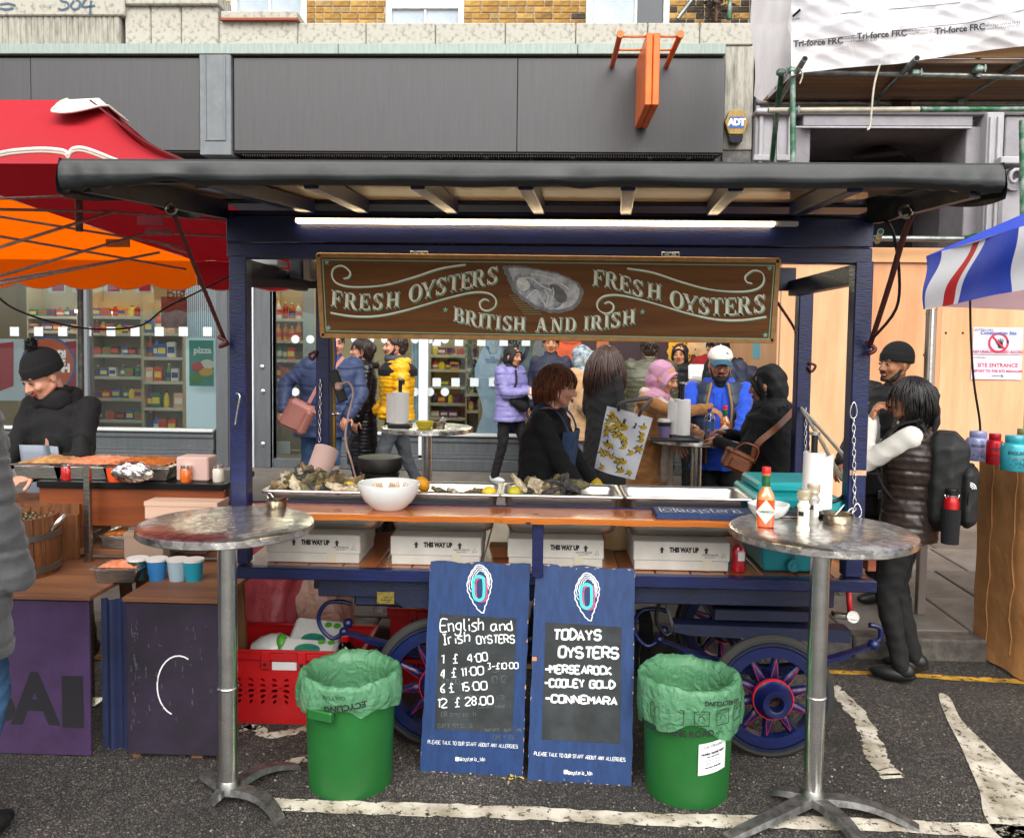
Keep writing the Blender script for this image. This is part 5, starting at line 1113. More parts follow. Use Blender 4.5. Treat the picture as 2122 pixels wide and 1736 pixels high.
lemon(1014,1011,3.78,zr_-.012,.029,'lemon at the right end of the tray behind the white bowl');lemon(1066,1010,3.76,zr_-.008,.032,'greenish yellow lemon at the left end of the tray right of centre',M('lemon_green','#b5a822',.45,var='#cdbf2e',vs=9,bump=.4,bs=160),(0,.3,1.2))
for i,(a,c,lb_)in enumerate(((552,746,'white THIS WAY UP carton farthest left under the trays'),(809,997,'white THIS WAY UP carton second from the left under the trays'),(1052,1251,'white THIS WAY UP carton behind the navy counter strut'),(1313,1513,'white THIS WAY UP carton beside the red bottle'))):
 p0=PZ(a,1168+(i*4.5),BZ);Yb=3.60;xa,xc=P(a,1140,Yb).x,P(c,1140,Yb).x;z1_=.9365
 t=thing('carton',lb_,'box',((xa+xc)/2,Yb+.15,BZ),group='white cartons under the steel trays');zl=BZ+.042
 obj('carton_base',B().box(xa+.005,Yb+.004,BZ,xc-.005,Yb+.33,zl+.02,.002),CARD,t)
 obj('carton_lid',B().box(xa,Yb,zl,xc,Yb+.335,z1_,.003),CARD,t)
 cx_=(xa+xc)/2+.01;zc_=(zl+z1_)/2
 text('lettering','THIS WAY UP',.028,INK,t,(cx_+(.03 if i==2 else 0),Yb,zc_+.006),bold=.0022,sx=.72)
 for sx_ in((-.095,.095)if i!=2 else(.12,)):
  x=cx_+sx_;obj('arrow',B().face([(x-.005,Yb-.001,zc_-.008),(x+.005,Yb-.001,zc_-.008),(x+.005,Yb-.001,zc_+.006),(x+.011,Yb-.001,zc_+.006),(x,Yb-.001,zc_+.02),(x-.011,Yb-.001,zc_+.006),(x-.005,Yb-.001,zc_+.006)]),INK,t)
 text('lettering','KEEP REFRIGERATED\nStore at 0-2°C',.0095,M('grey_ink','#4b4a48',.7),t,(xc-.085,Yb,zc_-.018),bold=.0002,sx=.8)
 x=xc-.028;bb=B();tri=[(x-.009,Yb-.001,zc_-.022),(x+.009,Yb-.001,zc_-.022),(x,Yb-.001,zc_-.004),(x-.009,Yb-.001,zc_-.022)];bb.ribbon(tri,.0018,(0,-1,0));obj('recycling_mark',bb,INK,t)
 tape=B().box(cx_+.05+i*.01,Yb-.0015,BZ+.002,cx_+.09+i*.01,Yb-.0005,zl+.012);obj('tape',tape,M('clear_tape','#b5ae9c',.25),t)
pa=P(1357,1068,3.46);xa=P(1360,1070,3.46).x;xc=P(1572,1070,3.46).x
t=thing('name_plank','dark blue plank lettered @oysteria lying on the counter','sign',((xa+xc)/2,3.52,1.067))
obj('plank',B().box(xa,3.45,1.067,xc,3.60,1.089,.002),BLUEP,t)
b=hand(B(),'@oysteria_ldn',(xa+.10,3.485,1.0895),(1,0,0),(0,1,0),.085,.40,.0042,jit=.01,seed=4);obj('lettering',b,CHALK,t)
b=B();
for s_ in(.0,):
 X0,X1,Ya,Yc=xa+.025,xa+.085,3.48,3.575;cs=[(X0,Ya,1.0905),(X1,Ya,1.0905),(X1,Yc,1.0905),(X0,Yc,1.0905),(X0,Ya,1.0905)];b.ribbon(cs,.005,(0,0,1));b.ribbon([(X0+.03+.018*cos(k*pi/6),3.527+.028*sin(k*pi/6),1.0905)for k in range(13)],.004,(0,0,1))
obj('camera_icon',b,CHALK,t,kind='stuff')
TEAL=M('teal_plastic','#0b6e78',.45,var='#108490',vs=3,bump=.1,bs=40);TEALL=M('teal_lid','#1aa0a4',.4)
xa,xc=P(1568,1150,3.62).x,P(1733,1150,3.62).x;zt_=1.13
t=thing('cool_box','large teal plastic cool box under and behind the right front table','cool box',((xa+xc)/2,3.9,BZ))
obj('box_body',B().prism([(xa+.03,3.62,BZ),(xc-.02,3.62,BZ),(xc,3.60,zt_-.06),(xa,3.60,zt_-.06)],(0,.42,0)),TEAL,t,bev=.012)
mid=(xa+xc)/2-.02;obj('groove',B().box(mid-.006,3.595,BZ+.02,mid+.006,3.60,zt_-.08),M('teal_shade','#07464e',.5),t)
obj('lid',B().box(xa-.012,3.59,zt_-.055,xc+.012,4.04,zt_+.01,.012),TEALL,t);obj('lid_rim',B().box(xa+.02,3.70,zt_+.011,xc-.02,4.02,zt_+.055,.012),TEALL,t)
p=P(1644,1171,3.6);obj('drain_plug',B().lathe([(0,-.012),(.008,-.012),(.008,-.006),(.018,-.006),(.02,-.01),(.026,-.01),(.028,0)],(p.x,3.612,p.z),20,R=Matrix.Rotation(pi/2,3,'X')).xf(lambda v:Vector((v.x,2*3.612-v.y-.012,v.z))),TEAL,t,smooth='auto')
obj('strap',B().tube(smoothpts([(xa+.02,3.585,zt_-.02),(xa+.12,3.57,zt_-.05),(mid,3.575,zt_-.03),(xc-.03,3.58,zt_+.0),(xc+.03,3.62,zt_+.03)],5),.008,6),BLACK,t,smooth=True)
c=PZ(1531,1160,BZ);c.y=3.62;c=P(1531,1158,3.62);c.z=BZ
t=thing('ketchup_bottle','squat red translucent bottle between the carton and the cool box','bottle',c);obj('bottle_body',B().lathe([(0,0),(.028,0),(.031,.006),(.027,.04),(.03,.09),(.02,.11),(0,.11)],c,24),M('red_translucent','#a80c1c',.2,coat=.8),t,smooth='auto');obj('label',B().lathe([(.0305,.05),(.0315,.088)],c,10,a0=radians(-110),a1=radians(-50)),M('label_paper'),t)
c=P(1277,1150,4.0);c.z=BZ
t=thing('plastic_jug','clear plastic tub of pale liquid between the two right cartons','jug',c);obj('jug_body',B().lathe([(0,0),(.065,0),(.07,.01),(.075,.25),(0,.25)],c,32),M('jug_plastic','#b89a6c',.15,coat=.7,var='#cdb487',vs=3,tr=.25),t,smooth='auto')
c=P(1042,1140,3.8);c.z=BZ
obj('food_tray',B().prism([(c.x-.06,0,BZ+.05),(c.x+.05,0,BZ+.05),(c.x+.035,0,BZ),(c.x-.045,0,BZ)],(0,.1,0)).xf(lambda v:Vector((v.x,v.y+3.75,v.z))),M('brown_card','#7b4a26',.85),label='small brown card food tray lying between the cartons',cat='food tray')
c=P(787,985,4.3);c.z=BZ;z9=P(787,945,4.3).z-BZ
t=thing('lidded_tub','black drum with a thick round lid standing behind the white bowl','drum',c);R_=.107
obj('tub_body',B().lathe([(0,0),(R_*.8,0),(R_*.86,z9-.10),(R_*.95,z9-.095),(R_*.95,z9-.085),(R_*.9,z9-.08),(R_*.98,z9-.07),(R_*.98,z9-.06),(0,z9-.06)],c,40),M('black_plastic'),t,smooth='auto')
obj('tub_lid',B().lathe([(0,z9-.062),(R_*1.05,z9-.062),(R_*1.07,z9-.055),(R_*1.07,z9-.01),(R_*1.05,z9-.003),(R_*.9,z9),(0,z9-.002)],c,40),M('black_lid','#121211',.5,var='#3c3020',vs=5,vmin=.55,vmax=.8),t,smooth='auto')
for k in range(16):a=2*pi*k/16;obj('tub_rib',B().cb((c.x+R_*.87*cos(a),c.y+R_*.87*sin(a),c.z+.18),(.008,.008,.2)),BLACK,t)
c=P(662,975,4.15);t=thing('paper_towel_roll','pinkish lit kitchen roll lying tilted behind the oyster heap','paper roll',c)
Rr=Matrix.Rotation(.22,3,'Y')@Matrix.Rotation(-.5,3,'X');obj('paper',B().lathe([(.018,-.12),(.062,-.12),(.062,.12),(.018,.12)],c,32,R=Rr),M('pinkish_paper','#c4a49a',.8),t,smooth='auto')  # one even pinkish tone for the paper
obj('core',B().lathe([(.019,-.121),(.019,.1205)],c,20,R=Rr),M('brown_card'),t)
c=P(697,985,4.0);c.z-=.1;t=thing('plastic_bottle','crumpled clear plastic bottle behind the oyster heap','bottle',c);obj('bottle_body',B().lathe([(.0,0),(.045,0),(.05,.08),(.045,.10),(.02,.125),(.014,.13),(0,.13)],c,24),glass('clear_pet'),t,smooth=True);obj('bottle_cap',B().lathe([(.015,.125),(.016,.145),(0,.146)],c,14),M('cap_beige','#a08e80',.5),t,smooth='auto')
c=P(692,900,4.45);t=thing('tent_pole','thin brass coloured pole standing behind the rear left cart post','pole',(c.x,4.45,BZ));obj('lower_tube',B().cyl((c.x,4.45,BZ),(c.x,4.45,P(692,860,4.45).z),.012,n=14),M('brass_tube','#8f7437',.3,1),t,smooth='auto');obj('upper_tube',B().cyl((c.x,4.45,P(692,860,4.45).z),(c.x,4.45,2.15),.009,n=14),M('brass_tube'),t,smooth='auto');obj('wing_knob',B().ell(P(701,858,4.43),(.014,.006,.01)).ell(P(692,858,4.45),(.016,.016,.012)),STEEL,t,smooth=True)
p0,p1=P(690,768,4.38),P(712,832,4.38);t=thing('power_strip','black power strip hung aslant beside the rear left cart post','power strip',p0)
obj('strip_body',B().beam(p0,p1,.03,.052,.005,up=(1,0,.3)),BLACK,t);obj('plug',B().cb(P(702,800,4.33),(.035,.035,.04),ch=.008),M('pinkish_plug','#b5968c',.5),t)
cord([P(705,797,4.3),P(722,792,4.3),P(732,815,4.28),P(722,860,4.28),P(716,910,4.28),P(728,955,4.28),P(737,990,4.28)],.0055,M('pinkish_plug'),'flex',t);cord([P(694,700,4.4),P(696,740,4.38),P(692,770,4.38)],.005,M('blue_flex','#1d4a8a',.5),'flex',t)
# red crates and bags below the cart
REDP=M('red_crate_plastic','#b30f12',.42,var='#9c0b10',vs=4,bump=.15,bs=50)
def crate(x0,x1,y0,y1,h,label,fronthole=True):
 t=thing('crate',label,'crate',((x0+x1)/2,(y0+y1)/2,0),group='red plastic crates under the cart');th=.012
 r=random.Random(int(x0*100));slots=[]
 nx,nz=12,5;zlo,zhi=.09,h-.12;b=B()
 hs=[]
 for j in range(nz):
  for i in range(nx):
   cx_=x0+.045+(x1-x0-.09)*(i+.5)/nx;cz=zlo+(zhi-zlo)*(j+.5)/nz;k=abs(i-(nx-1)/2)/(nx/2);s=.0115-.004*abs(j-2)/3;hs.append((cx_,cz,s,(.9-.35*j)*(1 if i<nx/2 else-1)))
 def wall(y,fl):
  bb=B();cw=(x1-x0-.09)/nx;chh=(zhi-zlo)/nz
  bb.box(x0,y,0,x1,y+th,zlo).box(x0,y,zhi,x1,y+th,h)
  bb.box(x0,y,zlo,x0+.045,y+th,zhi).box(x1-.045,y,zlo,x1,y+th,zhi)
  for(cx_,cz,s,an)in hs:
   a0,a1,c0,c1=cx_-cw/2,cx_+cw/2,cz-chh/2,cz+chh/2;m=12;rim=[];out=[]
   for k in range(m):
    q=2*pi*k/m;ex,ez=s*1.75*cos(q),s*.72*sin(q);rim.append((cx_+ex*cos(an)*.8-ez*sin(an),cz+ex*sin(an)*.8+ez*cos(an)))
    kx=cos(q+an*.6);kz=sin(q+an*.6);mxx=max(abs(kx),abs(kz));out.append((cx_+kx/mxx*cw/2,cz+kz/mxx*chh/2))
   vs=[(p[0],y,p[1])for p in out]+[(p[0],y,p[1])for p in rim]+[(p[0],y+th,p[1])for p in rim]+[(p[0],y+th,p[1])for p in out]
   fs=[]
   for k in range(m):k2=(k+1)%m;fs+=[(k,k2,m+k2,m+k),(m+k,m+k2,2*m+k2,2*m+k),(2*m+k,2*m+k2,3*m+k2,3*m+k)]
   bb.add(vs,fs)
   for sx_ in(a0,a1):
    for sz_ in(c0,c1):
     near=sorted(range(m),key=lambda k:(out[k][0]-sx_)**2+(out[k][1]-sz_)**2)[:2]
     bb.add([(sx_,y,sz_),(out[near[0]][0],y,out[near[0]][1]),(out[near[1]][0],y,out[near[1]][1])],[(0,1,2)])
  return bb
 obj('front_wall',wall(y0,1),REDP,t);obj('back_wall',B().box(x0,y1-th,0,x1,y1,h),REDP,t)
 for xx in(x0,x1-th):obj('side_wall',B().box(xx,y0+th,0,xx+th,y1-th,h),REDP,t)
 obj('floor',B().box(x0+th,y0+th,.005,x1-th,y1-th,.015),REDP,t)
 rim=B().box(x0-.016,y0-.016,h-.002,x1+.016,y0+.004,h+.012,.004).box(x0-.016,y1-.004,h-.002,x1+.016,y1+.016,h+.012,.004).box(x0-.016,y0+.004,h-.002,x0+.004,y1-.004,h+.012,.004).box(x1-.004,y0+.004,h-.002,x1+.016,y1-.004,h+.012,.004).box(x0-.014,y0-.014,h-.035,x1+.014,y0-.001,h-.003,.003)
 obj('rim',rim,REDP,t)
 cx_=(x0+x1)/2+.02
 for q in(-.085,.085):obj('latch',B().box(cx_+q-.022,y0-.022,h-.075,cx_+q+.022,y0-.001,h+.008,.005),REDP,t);obj('latch_hole',B().cyl((cx_+q,y0-.0235,h-.052),(cx_+q,y0-.02,h-.052),.009,n=14),M('hole_dark','#1c0506',.8),t)
 obj('tag',B().box(cx_-.058,y0-.004,h-.083,cx_+.058,y0-.001,h-.045,.001),M('white_tag','#c5c4c4',.5),t)
 return t
cx0,cx1=P(415,1400,3.78).x,P(748,1400,3.78).x;hcr=P(620,1352,3.78).z
crate(cx0,cx1,3.78,4.14,hcr,'red perforated crate behind the left bin holding napkin packs')
crate(cx1+.05,cx1+.42,4.25,4.62,hcr+.06,'second red crate farther back beside the spoked wheel')
NAP=M('napkin_pack_film','#c9cac6',.3,bump=.3,bs=25,coat=.3);GRN=M('pack_green','#4b9a2c',.4)
def pack(c,sz,R,label,ell=False):
 t=thing('napkin_pack',label,'napkin pack',c);b=B()
 if ell:b.ell(c,(sz[0]/2,sz[1]/2,sz[2]/2),R=R,nu=24,nv=14,fn=lambda q:1+.03*sin(q.x*14))
 else:b.cb(c,sz,R,ch=.014)
 obj('pack_body',b,NAP,t,smooth=ell);up=R@Vector((0,0,1));fx=R@Vector((1,0,0));fy=R@Vector((0,1,0));top=Vector(c)+up*(sz[2]/2+.0015)
 if not ell:
  obj('print',B().add(*(lambda n:([top-fy*sz[1]*.2]+[top-fy*sz[1]*.2+fx*.06*cos(2*pi*k/n)+fy*.04*sin(2*pi*k/n)for k in range(n)],[(0,1+k,1+(k+1)%n)for k in range(n)]))(20)),M('pack_print','#1d5a78',.4,var='#2c8a3c',vs=20),t)
  for k in(.2,.38):obj('print',B().add(*(lambda n,c_:([c_]+[c_+fx*.018*cos(2*pi*j/n)+fy*.018*sin(2*pi*j/n)for j in range(n)],[(0,1+j,1+(j+1)%n)for j in range(n)]))(14,top+fx*sz[0]*k+fy*sz[1]*.3)),GRN,t)
 else:obj('print',B().ell(Vector(c)+fx*.06-fy*.03+up*.012,(.03,.05,sz[2]/2*.95),R=R),GRN,t,smooth=True)
RX=lambda a,b_=0,c_=0:Matrix.Rotation(c_,3,'Z')@Matrix.Rotation(b_,3,'Y')@Matrix.Rotation(a,3,'X')
pack(P(655,1325,4.02),(.24,.2,.09),RX(.5,.08),'upright white napkin pack with a blue green oval print in the front crate');pack(P(560,1338,3.93),(.20,.15,.10),RX(.2,-.2,.3),'plastic wrapped roll bundle at the left of the front crate',True);pack(P(640,1349,3.85),(.26,.12,.06),RX(.3,.05),'flat white napkin pack lying in front in the front crate')
c=P(716,1345,3.95);t=thing('cola_bottle','dark bottle with a red screw cap standing in the front crate','bottle',c-V(0,0,.25));obj('bottle_body',B().lathe([(0,-.25),(.05,-.25),(.052,-.02),(.04,.02),(.018,.045),(0,.045)],c,24),M('dark_syrup','#1c0906',.1,coat=1),t,smooth='auto');obj('bottle_cap',B().lathe([(.019,.04),(.022,.045),(.022,.07),(0,.072)],c,18),M('red_cap'),t,smooth='auto')
PINKB=film('pink_carrier_film','#e07882',.6,.3,1,12);ORB=film('orange_carrier_film','#dcb8a6',.8,.35,1,12)
def bag(c,sx,sy,h,mat,label,seed,peak):
 r=random.Random(seed);ph=[r.random()*6 for _ in range(5)]
 def f(u,v):
  a=2*pi*u;k=1-.25*v**2+.06*sin(v*7+ph[0]);w=1+.07*sin(a*5+ph[1]+v*3)+.05*sin(a*9+ph[2]-v*5)+.03*sin(a*17+v*9)+.02*abs(sin(a*11-v*13))+.02*abs(sin(a*7+v*17))
  if v>.97:k*=.3
  X=c[0]+sx*k*w*cos(a)+peak*v*v*.08;Y=c[1]+sy*k*w*sin(a);return Vector((X,Y,c[2]+h*v*(1+.12*sin(a*2+ph[3])*v)))
 return obj('carrier_bag',B().grid(f,60,26,closeu=True),mat,smooth=True,label=label,cat='carrier bag')
c=P(535,1330,4.3);bag((c.x,4.35,.12),.20,.16,.60,PINKB,'large translucent pink carrier bag behind the left end of the front crate',2,1.5)
for s_,y_ in(('MORE',1228),('THANK YOU',1243),('FOR MORE',1256)):text('lettering',s_,.05,M('dark_red_ink','#5b1a22',.8),None,P(505,y_,4.15))if 0 else None
c=P(668,1300,4.4);bag((c.x,4.42,.15),.17,.13,.42,ORB,'white bag inside an orange film bag standing behind the front crate',5,-1)
c=P(836+0,1280,4.45);bag((c.x-.06,4.45,hcr+.0),.10,.09,.14,film('clear_bag_film','#cfcac4',.6,.2),'clear crumpled bag bulging out of the farther red crate',7,0)
b=B()
for k,x in enumerate((1322,1332,1340)):b.ribbon(smoothpts([P(x,1262,4.0),P(x+8,1300,3.98),P(x-3+k*3,1350,4.0),P(x-2,1402-k*14,4.0)],5),.025,(0,-1,0))
obj('hanging_strap',b,BLACKF,cart,kind='stuff',solid=.002)
obj('cardboard_sheet',B().box(P(1335,1390,4.3).x,4.3,.002,P(1400,1390,4.3).x,4.7,.012),M('printed_card','#a8a39b',.8,var='#8b8780',vs=60),label='pale printed cardboard sheet lying flat below the cart behind the price board',cat='cardboard')
# red and orange canopy of the neighbouring stall
REDC=M('red_canvas','#b00d1e',.75,var='#99091a',vs=4,bump=.25,bs=14);ORC=M('orange_canvas','#f06a00',.75,var='#e36000',vs=4,bump=.2,bs=14)
def canvas(key,col,tl=.45):
 if key in MC:return MC[key]
 m=bpy.data.materials.new(key);m.use_nodes=True;n=m.node_tree.nodes;L=m.node_tree.links;b=n['Principled BSDF']
 b.inputs['Base Color'].default_value=C(col);b.inputs['Roughness'].default_value=.8
 t=n.new('ShaderNodeBsdfTranslucent');t.inputs[0].default_value=C(col);mx=n.new('ShaderNodeMixShader');mx.inputs[0].default_value=tl
 tx=n.new('ShaderNodeTexNoise');tx.inputs['Scale'].default_value=5;tx.inputs['Detail'].default_value=6;tc=n.new('ShaderNodeTexCoord');L.new(tc.outputs['Object'],tx.inputs[0])
 bp=n.new('ShaderNodeBump');bp.inputs['Strength'].default_value=.4;bp.inputs['Distance'].default_value=.03;L.new(tx.outputs[0],bp.inputs['Height']);L.new(bp.outputs[0],b.inputs['Normal'])
 L.new(b.outputs[0],mx.inputs[1]);L.new(t.outputs[0],mx.inputs[2]);L.new(mx.outputs[0],n['Material Output'].inputs[0]);MC[key]=m;return m
RC=canvas('red_canopy_cloth','#a80b1e',.16);OC=canvas('orange_canopy_cloth','#ff6a00',.75)
can=thing('market_canopy','large red and orange market canopy with a white peak cap left of the cart','canopy',P(160,600,5.3))
EZ=2.50
pk=P(205,208,5.2);nr=V(-1.52,3.62,EZ+.0);fr2=V(P(625,560,7.1).x,7.1,EZ-.05);nl=V(-6.5,3.62,EZ+.02);flc=V(-7.2,7.1,EZ-.05);pk2=V(-6.4,5.2,pk.z)
nr.z=P(330,325,3.62).z-.03
ym=P(405,545,7.1);spl=V(ym.x,7.1,EZ-.05)
def tri(a,b_,c,n=18,sag=.05,ripple=.012,ph=0):
 a,b_,c=Vector(a),Vector(b_),Vector(c);b=B();nn=(b_-a).cross(c-a).normalized()
 if nn.z<0:nn=-nn
 def f(u,v):
  p=a.lerp(b_.lerp(c,u),v);s=-sag*4*v*(1-v)*(.6+.8*4*u*(1-u)*.5);return p+nn*(s+ripple*sin(u*24+ph)*v)
 return b.grid(f,n,n)
def quadg(a,b_,c,d,n=20,sag=.05,rp=.012,m=None):
 a,b_,c,d=map(Vector,(a,b_,c,d));nn=(b_-a).cross(d-a).normalized();nn=-nn if nn.z<0 else nn
 return B().grid(lambda u,v:a.lerp(b_,u).lerp(d.lerp(c,u),v)+nn*(-sag*4*v*(1-v)+rp*sin(u*30+v*3)*v*(1-v)*3),n,n)
pke=pk+V(-.02,0,0)
obj('roof_panel',quadg(pk2,pk,nr,nl,sag=.10,rp=.02),RC,can,smooth=True,label='red near slope with a dirty seam')
obj('roof_panel',tri(pk,nr,fr2,sag=.06,ripple=.01),RC,can,smooth=True)
obj('roof_panel',tri(pk,fr2,spl,sag=.04,ripple=.006),RC,can,smooth=True)
nf=(spl-pk).cross(flc-pk).normalized();rq=ray(-330,296);Q=V(0,0,EYE)+rq*((pk-V(0,0,EYE)).dot(nf)/rq.dot(nf))
obj('roof_panel',tri(spl,flc,Q,sag=.0,ripple=.004),OC,can,smooth=True,label='orange far slope')
obj('roof_panel',tri(pk,spl,Q,sag=.0,ripple=.004),RC,can,smooth=True)
obj('seam',B().tube(smoothpts([pk+V(0,-.1,-.03),pk.lerp(nr,.35)+V(-.02,0,-.035),pk.lerp(nr,.7)+V(-.02,0,-.03),nr],5),.006,5),M('dirty_seam','#5f0a12',.9),can)
BIND=M('pink_binding','#b59a8c',.8)
WCV=M('white_canvas','#d3d2cb',.75,var='#b5b3a8',vs=9,bump=.2,bs=12)
CPL=[(pk,(pk2-pk).cross(nl-pk)),(pk,(nr-pk).cross(fr2-pk)),(pk,(pk2-pk).cross(spl-pk))]
def cap(u,v):
 a=2*pi*u;d=Vector((cos(a),sin(a),0));L_=(.20 if d.x<0 else.17)*(.9+.1*cos(a*4));q=pk+V(-.03,0,.02)
 x,y=pk.x+d.x*L_*v,pk.y+d.y*v*(.42 if d.y<0 else.16)
 return V(x,y,min(a_.z-((x-a_.x)*n_.x+(y-a_.y)*n_.y)/n_.z for a_,n_ in CPL)+.014-.01*v)
obj('peak_cap',B().grid(cap,48,8,closeu=True),WCV,can,smooth=True)
def rimpts(v):return[cap(k/48,v)+V(0,0,.002)for k in range(48)]
obj('cap_binding',B().tube(rimpts(1),.008,5,closed=True),WCV,can,smooth=True)
def valance(p0,p1,h,n,mat,nm='valance',trim=None,amp=.03,flip=0):
 p0,p1=Vector(p0),Vector(p1);L_=(p1-p0).length
 def hem(u):return h+amp*abs(sin(u*n*pi))-amp*.5
 obj(nm,B().grid(lambda u,v:p0.lerp(p1,u)+V(.01*sin(u*n*4)*v,.02*sin(u*n*3+1)*v,-hem(u)*v),n*10,5),mat,can,smooth=True)
 if trim:obj('hem_binding',B().tube([p0.lerp(p1,k/(n*10))+V(.01*sin(k/(n*10)*n*4),.02*sin(k/(n*10)*n*3+1)-.004,-hem(k/(n*10)))for k in range(n*10+1)],.010 if trim is WCV else.004,6),trim,can,smooth=True)
valance(spl,flc,.225,11,OC,trim=BIND,amp=.05);valance(fr2,spl,.225,2,RC,trim=BIND,amp=.05)
ne=[P(-30,316,3.62),P(20,304,3.62),P(85,299,3.62),P(132,303,3.62),P(142,312,3.62),P(150,300,3.62),P(170,297,3.62),P(200,306,3.62),P(240,322,3.62),P(300,345,3.62),P(340,352,3.62)]
sp_=smoothpts([p+V(0,0,-.02)for p in ne],5)
obj('hem_binding',B().tube(sp_,.009,6),WCV,can,smooth=True);obj('hem_binding',B().tube([p+V(0,-.004,-.015)for p in sp_],.006,6),BIND,can,smooth=True)
MP=M('weathered_zinc','#6f706a',.5,.7,var='#4b4c46',vs=26,rv=.15);TB=M('bare_tube','#a39c92',.5,.2,var='#857c70',vs=30)
ptop=P(163,392,5.3);
obj('canopy_pole',B().cyl((P(168,900,5.3).x,5.3,0.0 if 5.3<KY else pz(5.3)),(ptop.x,5.3,P(163,600,5.3).z),.018,n=14),MP,can,smooth='auto')
obj('canopy_pole',B().cyl((ptop.x,5.3,P(163,480,5.3).z),(ptop.x,5.3,ptop.z+.1),.023,n=14),MP,can,smooth='auto')
for a,c in(((0,418,5.6),(232,408,6.0)),((0,442,4.8),(240,447,5.2)),((0,526,4.5),(235,447,5.2)),((0,600-10,5.0),(300,470+25,5.6)),((0,608,4.6),(330,538,5.9)),((240,405,5.6),(470,402,6.1)),((235,448,5.2),(470,466,6.2)),((300,493,5.9),(480,502,6.4)),((0,502,5.5),(385,575,6.9)),((0,458,5.6),(375,524,6.7)),((0,545+55,6.4),(300,545,6.9)),((330,518,6.6),(400,545,7.0))):
 s=.86;(ax,ay,aY),(cx_,cy_,cY)=a,c
 obj('frame_tube',B().cyl(P(ax,330+(ay-330)*.93,aY),P(cx_,330+(cy_-330)*.93,cY),.009,n=8),TB,can,smooth=True)
for q,y,Yd,m in((163,410,5.5,'p'),(312,468,6.2,'p'),(330,492,6.3,'p'),(245,518,6.7,'o')):
 p=P(q,330+(y-330)*.93,Yd);obj('joint_patch',B().box(p.x-.10,Yd-.01,p.z-.03,p.x+.10,Yd,p.z+.035,.004).xf(lambda v:v),M('patch_red','#b5606a',.5)if m=='p' else M('patch_orange','#c47a2c',.5),can)
cable=smoothpts([P(-10,610,5.0),P(30,640,5.0),P(110,668,5.1),P(200,682,5.2),P(290,675,5.2),P(340,640,5.1),P(400,610,5.0),P(440,590,4.9),P(480,570,4.8)],6)
obj('sagging_cable',B().tube(cable,.006,6),DARKM,can,smooth=True)
# stall below the canopy
WST=M('worn_deal_top','#633f29',.55,var='#835637',vs=2,stretch=(.5,4,4));LEGW=M('old_leg_wood','#5a3a26',.8,var='#77512f',vs=5,stretch=(4,4,.6))
PURP=M('purple_board_paint','#33203f',.6,var='#412b52',vs=5,bump=.2,bs=50)
def trestle(x0,x1,yf,zt_,label,mat,boardz,text_=None,slate_=False,legs=True):
 t=thing('trestle_table',label,'table',((x0+x1)/2,yf+.3,0),group='wooden trestle tables of the left stall')
 obj('table_top',B().box(x0-.01,yf-.01,zt_-.02,x1+.01,yf+.62,zt_,.002),WST,t)
 obj('front_panel',B().box(x0,yf,boardz,x1,yf+.015,zt_-.025,.002),mat,t)
 for X,dx in((x0+.08,-.06),(x1-.1,.0)):
  obj('leg',B().beam((X,yf+.09,zt_-.03),(X+dx,yf+.03,0),.05,.03,.002),LEGW,t);obj('leg',B().beam((X,yf+.5,zt_-.03),(X+dx,yf+.6,0),.05,.03,.002),LEGW,t)
 return t
zt1=P(100,1232,3.42).z
xa,xc=P(-150,1400,3.42).x,P(186,1400,3.42).x
t=trestle(xa,xc,3.42,zt1,'trestle table with a purple BAR panel at the left edge',PURP,P(100,1563,3.42).z)
LB=M('stencil_dark','#15131a',.7)
text('lettering','BA',.30,LB,t,(P(36,1455,3.42).x,3.42,P(60,1452,3.42).z),bold=.012,sx=.92)
obj('lettering',B().box(P(128,1400,3.42).x,3.418,P(128,1506,3.42).z,P(172,1400,3.42).x,3.4195,P(128,1399,3.42).z),LB,t)
xa2,xc2=P(262,1400,3.42).x,P(452,1400,3.42).x
t=trestle(xa2,xc2,3.42,zt1-.0,'trestle table with a black chalked panel behind the left steel table pole',M('black_purple_panel','#17121c',.6,var='#2a1e33',vs=5),P(350,1563,3.42).z)
r=random.Random(9);b=B()
b.ribbon([V(P(370+44*cos(k*.22+1.9),1420+62*sin(k*.22+1.9),3.42).x,3.4185,P(370+44*cos(k*.22+1.9),1420+62*sin(k*.22+1.9),3.42).z)for k in range(16)],.006,(0,-1,0));obj('chalk_curve',b,CHALK,t)
sb_=B()
for i in range(70):
 x,y=r.choice(((r.uniform(272,288),r.uniform(1280,1500)),(r.uniform(300,440),r.uniform(1290,1500))));l=r.uniform(4,14);a=r.choice((pi/2,pi/2,0,1.2));sb_.ribbon([V(P(x+l*k*cos(a)*.5,y,3.42).x,3.4185,P(x,y+l*k*sin(a),3.42).z)for k in(0,1)],r.uniform(.002,.004),(0,-1,0))
obj('chalk_marks',sb_,FAINT,t,kind='stuff')
DB=M('navy_cloth','#141c3c',.8,var='#1c2950',vs=3,bump=.4,bs=9)
xb,xd=xc+.01,xa2-.01
obj('cloth_screen',B().grid(lambda u,v:V(xb+(xd-xb)*u,3.50+.015*sin(u*14),P(222,1240+325*v,3.5).z),20,6),DB,smooth=True,label='dark blue cloth hanging between the purple and the black stall panels',cat='cloth')
BW=M('barrel_oak','#4f2a12',.6,var='#7a4a22',vs=6,stretch=(6,6,.5),bump=.3,bs=30);HOOP=M('zinc_hoop','#8a8a88',.4,.9,var='#6b6b69',vs=12)
bc=V(P(22,1160,3.72).x,3.74,zt1);
t=thing('barrel_tub','half barrel tub with two metal hoops and olives on the purple fronted table','barrel',bc);Rb=.19;Hb=.27
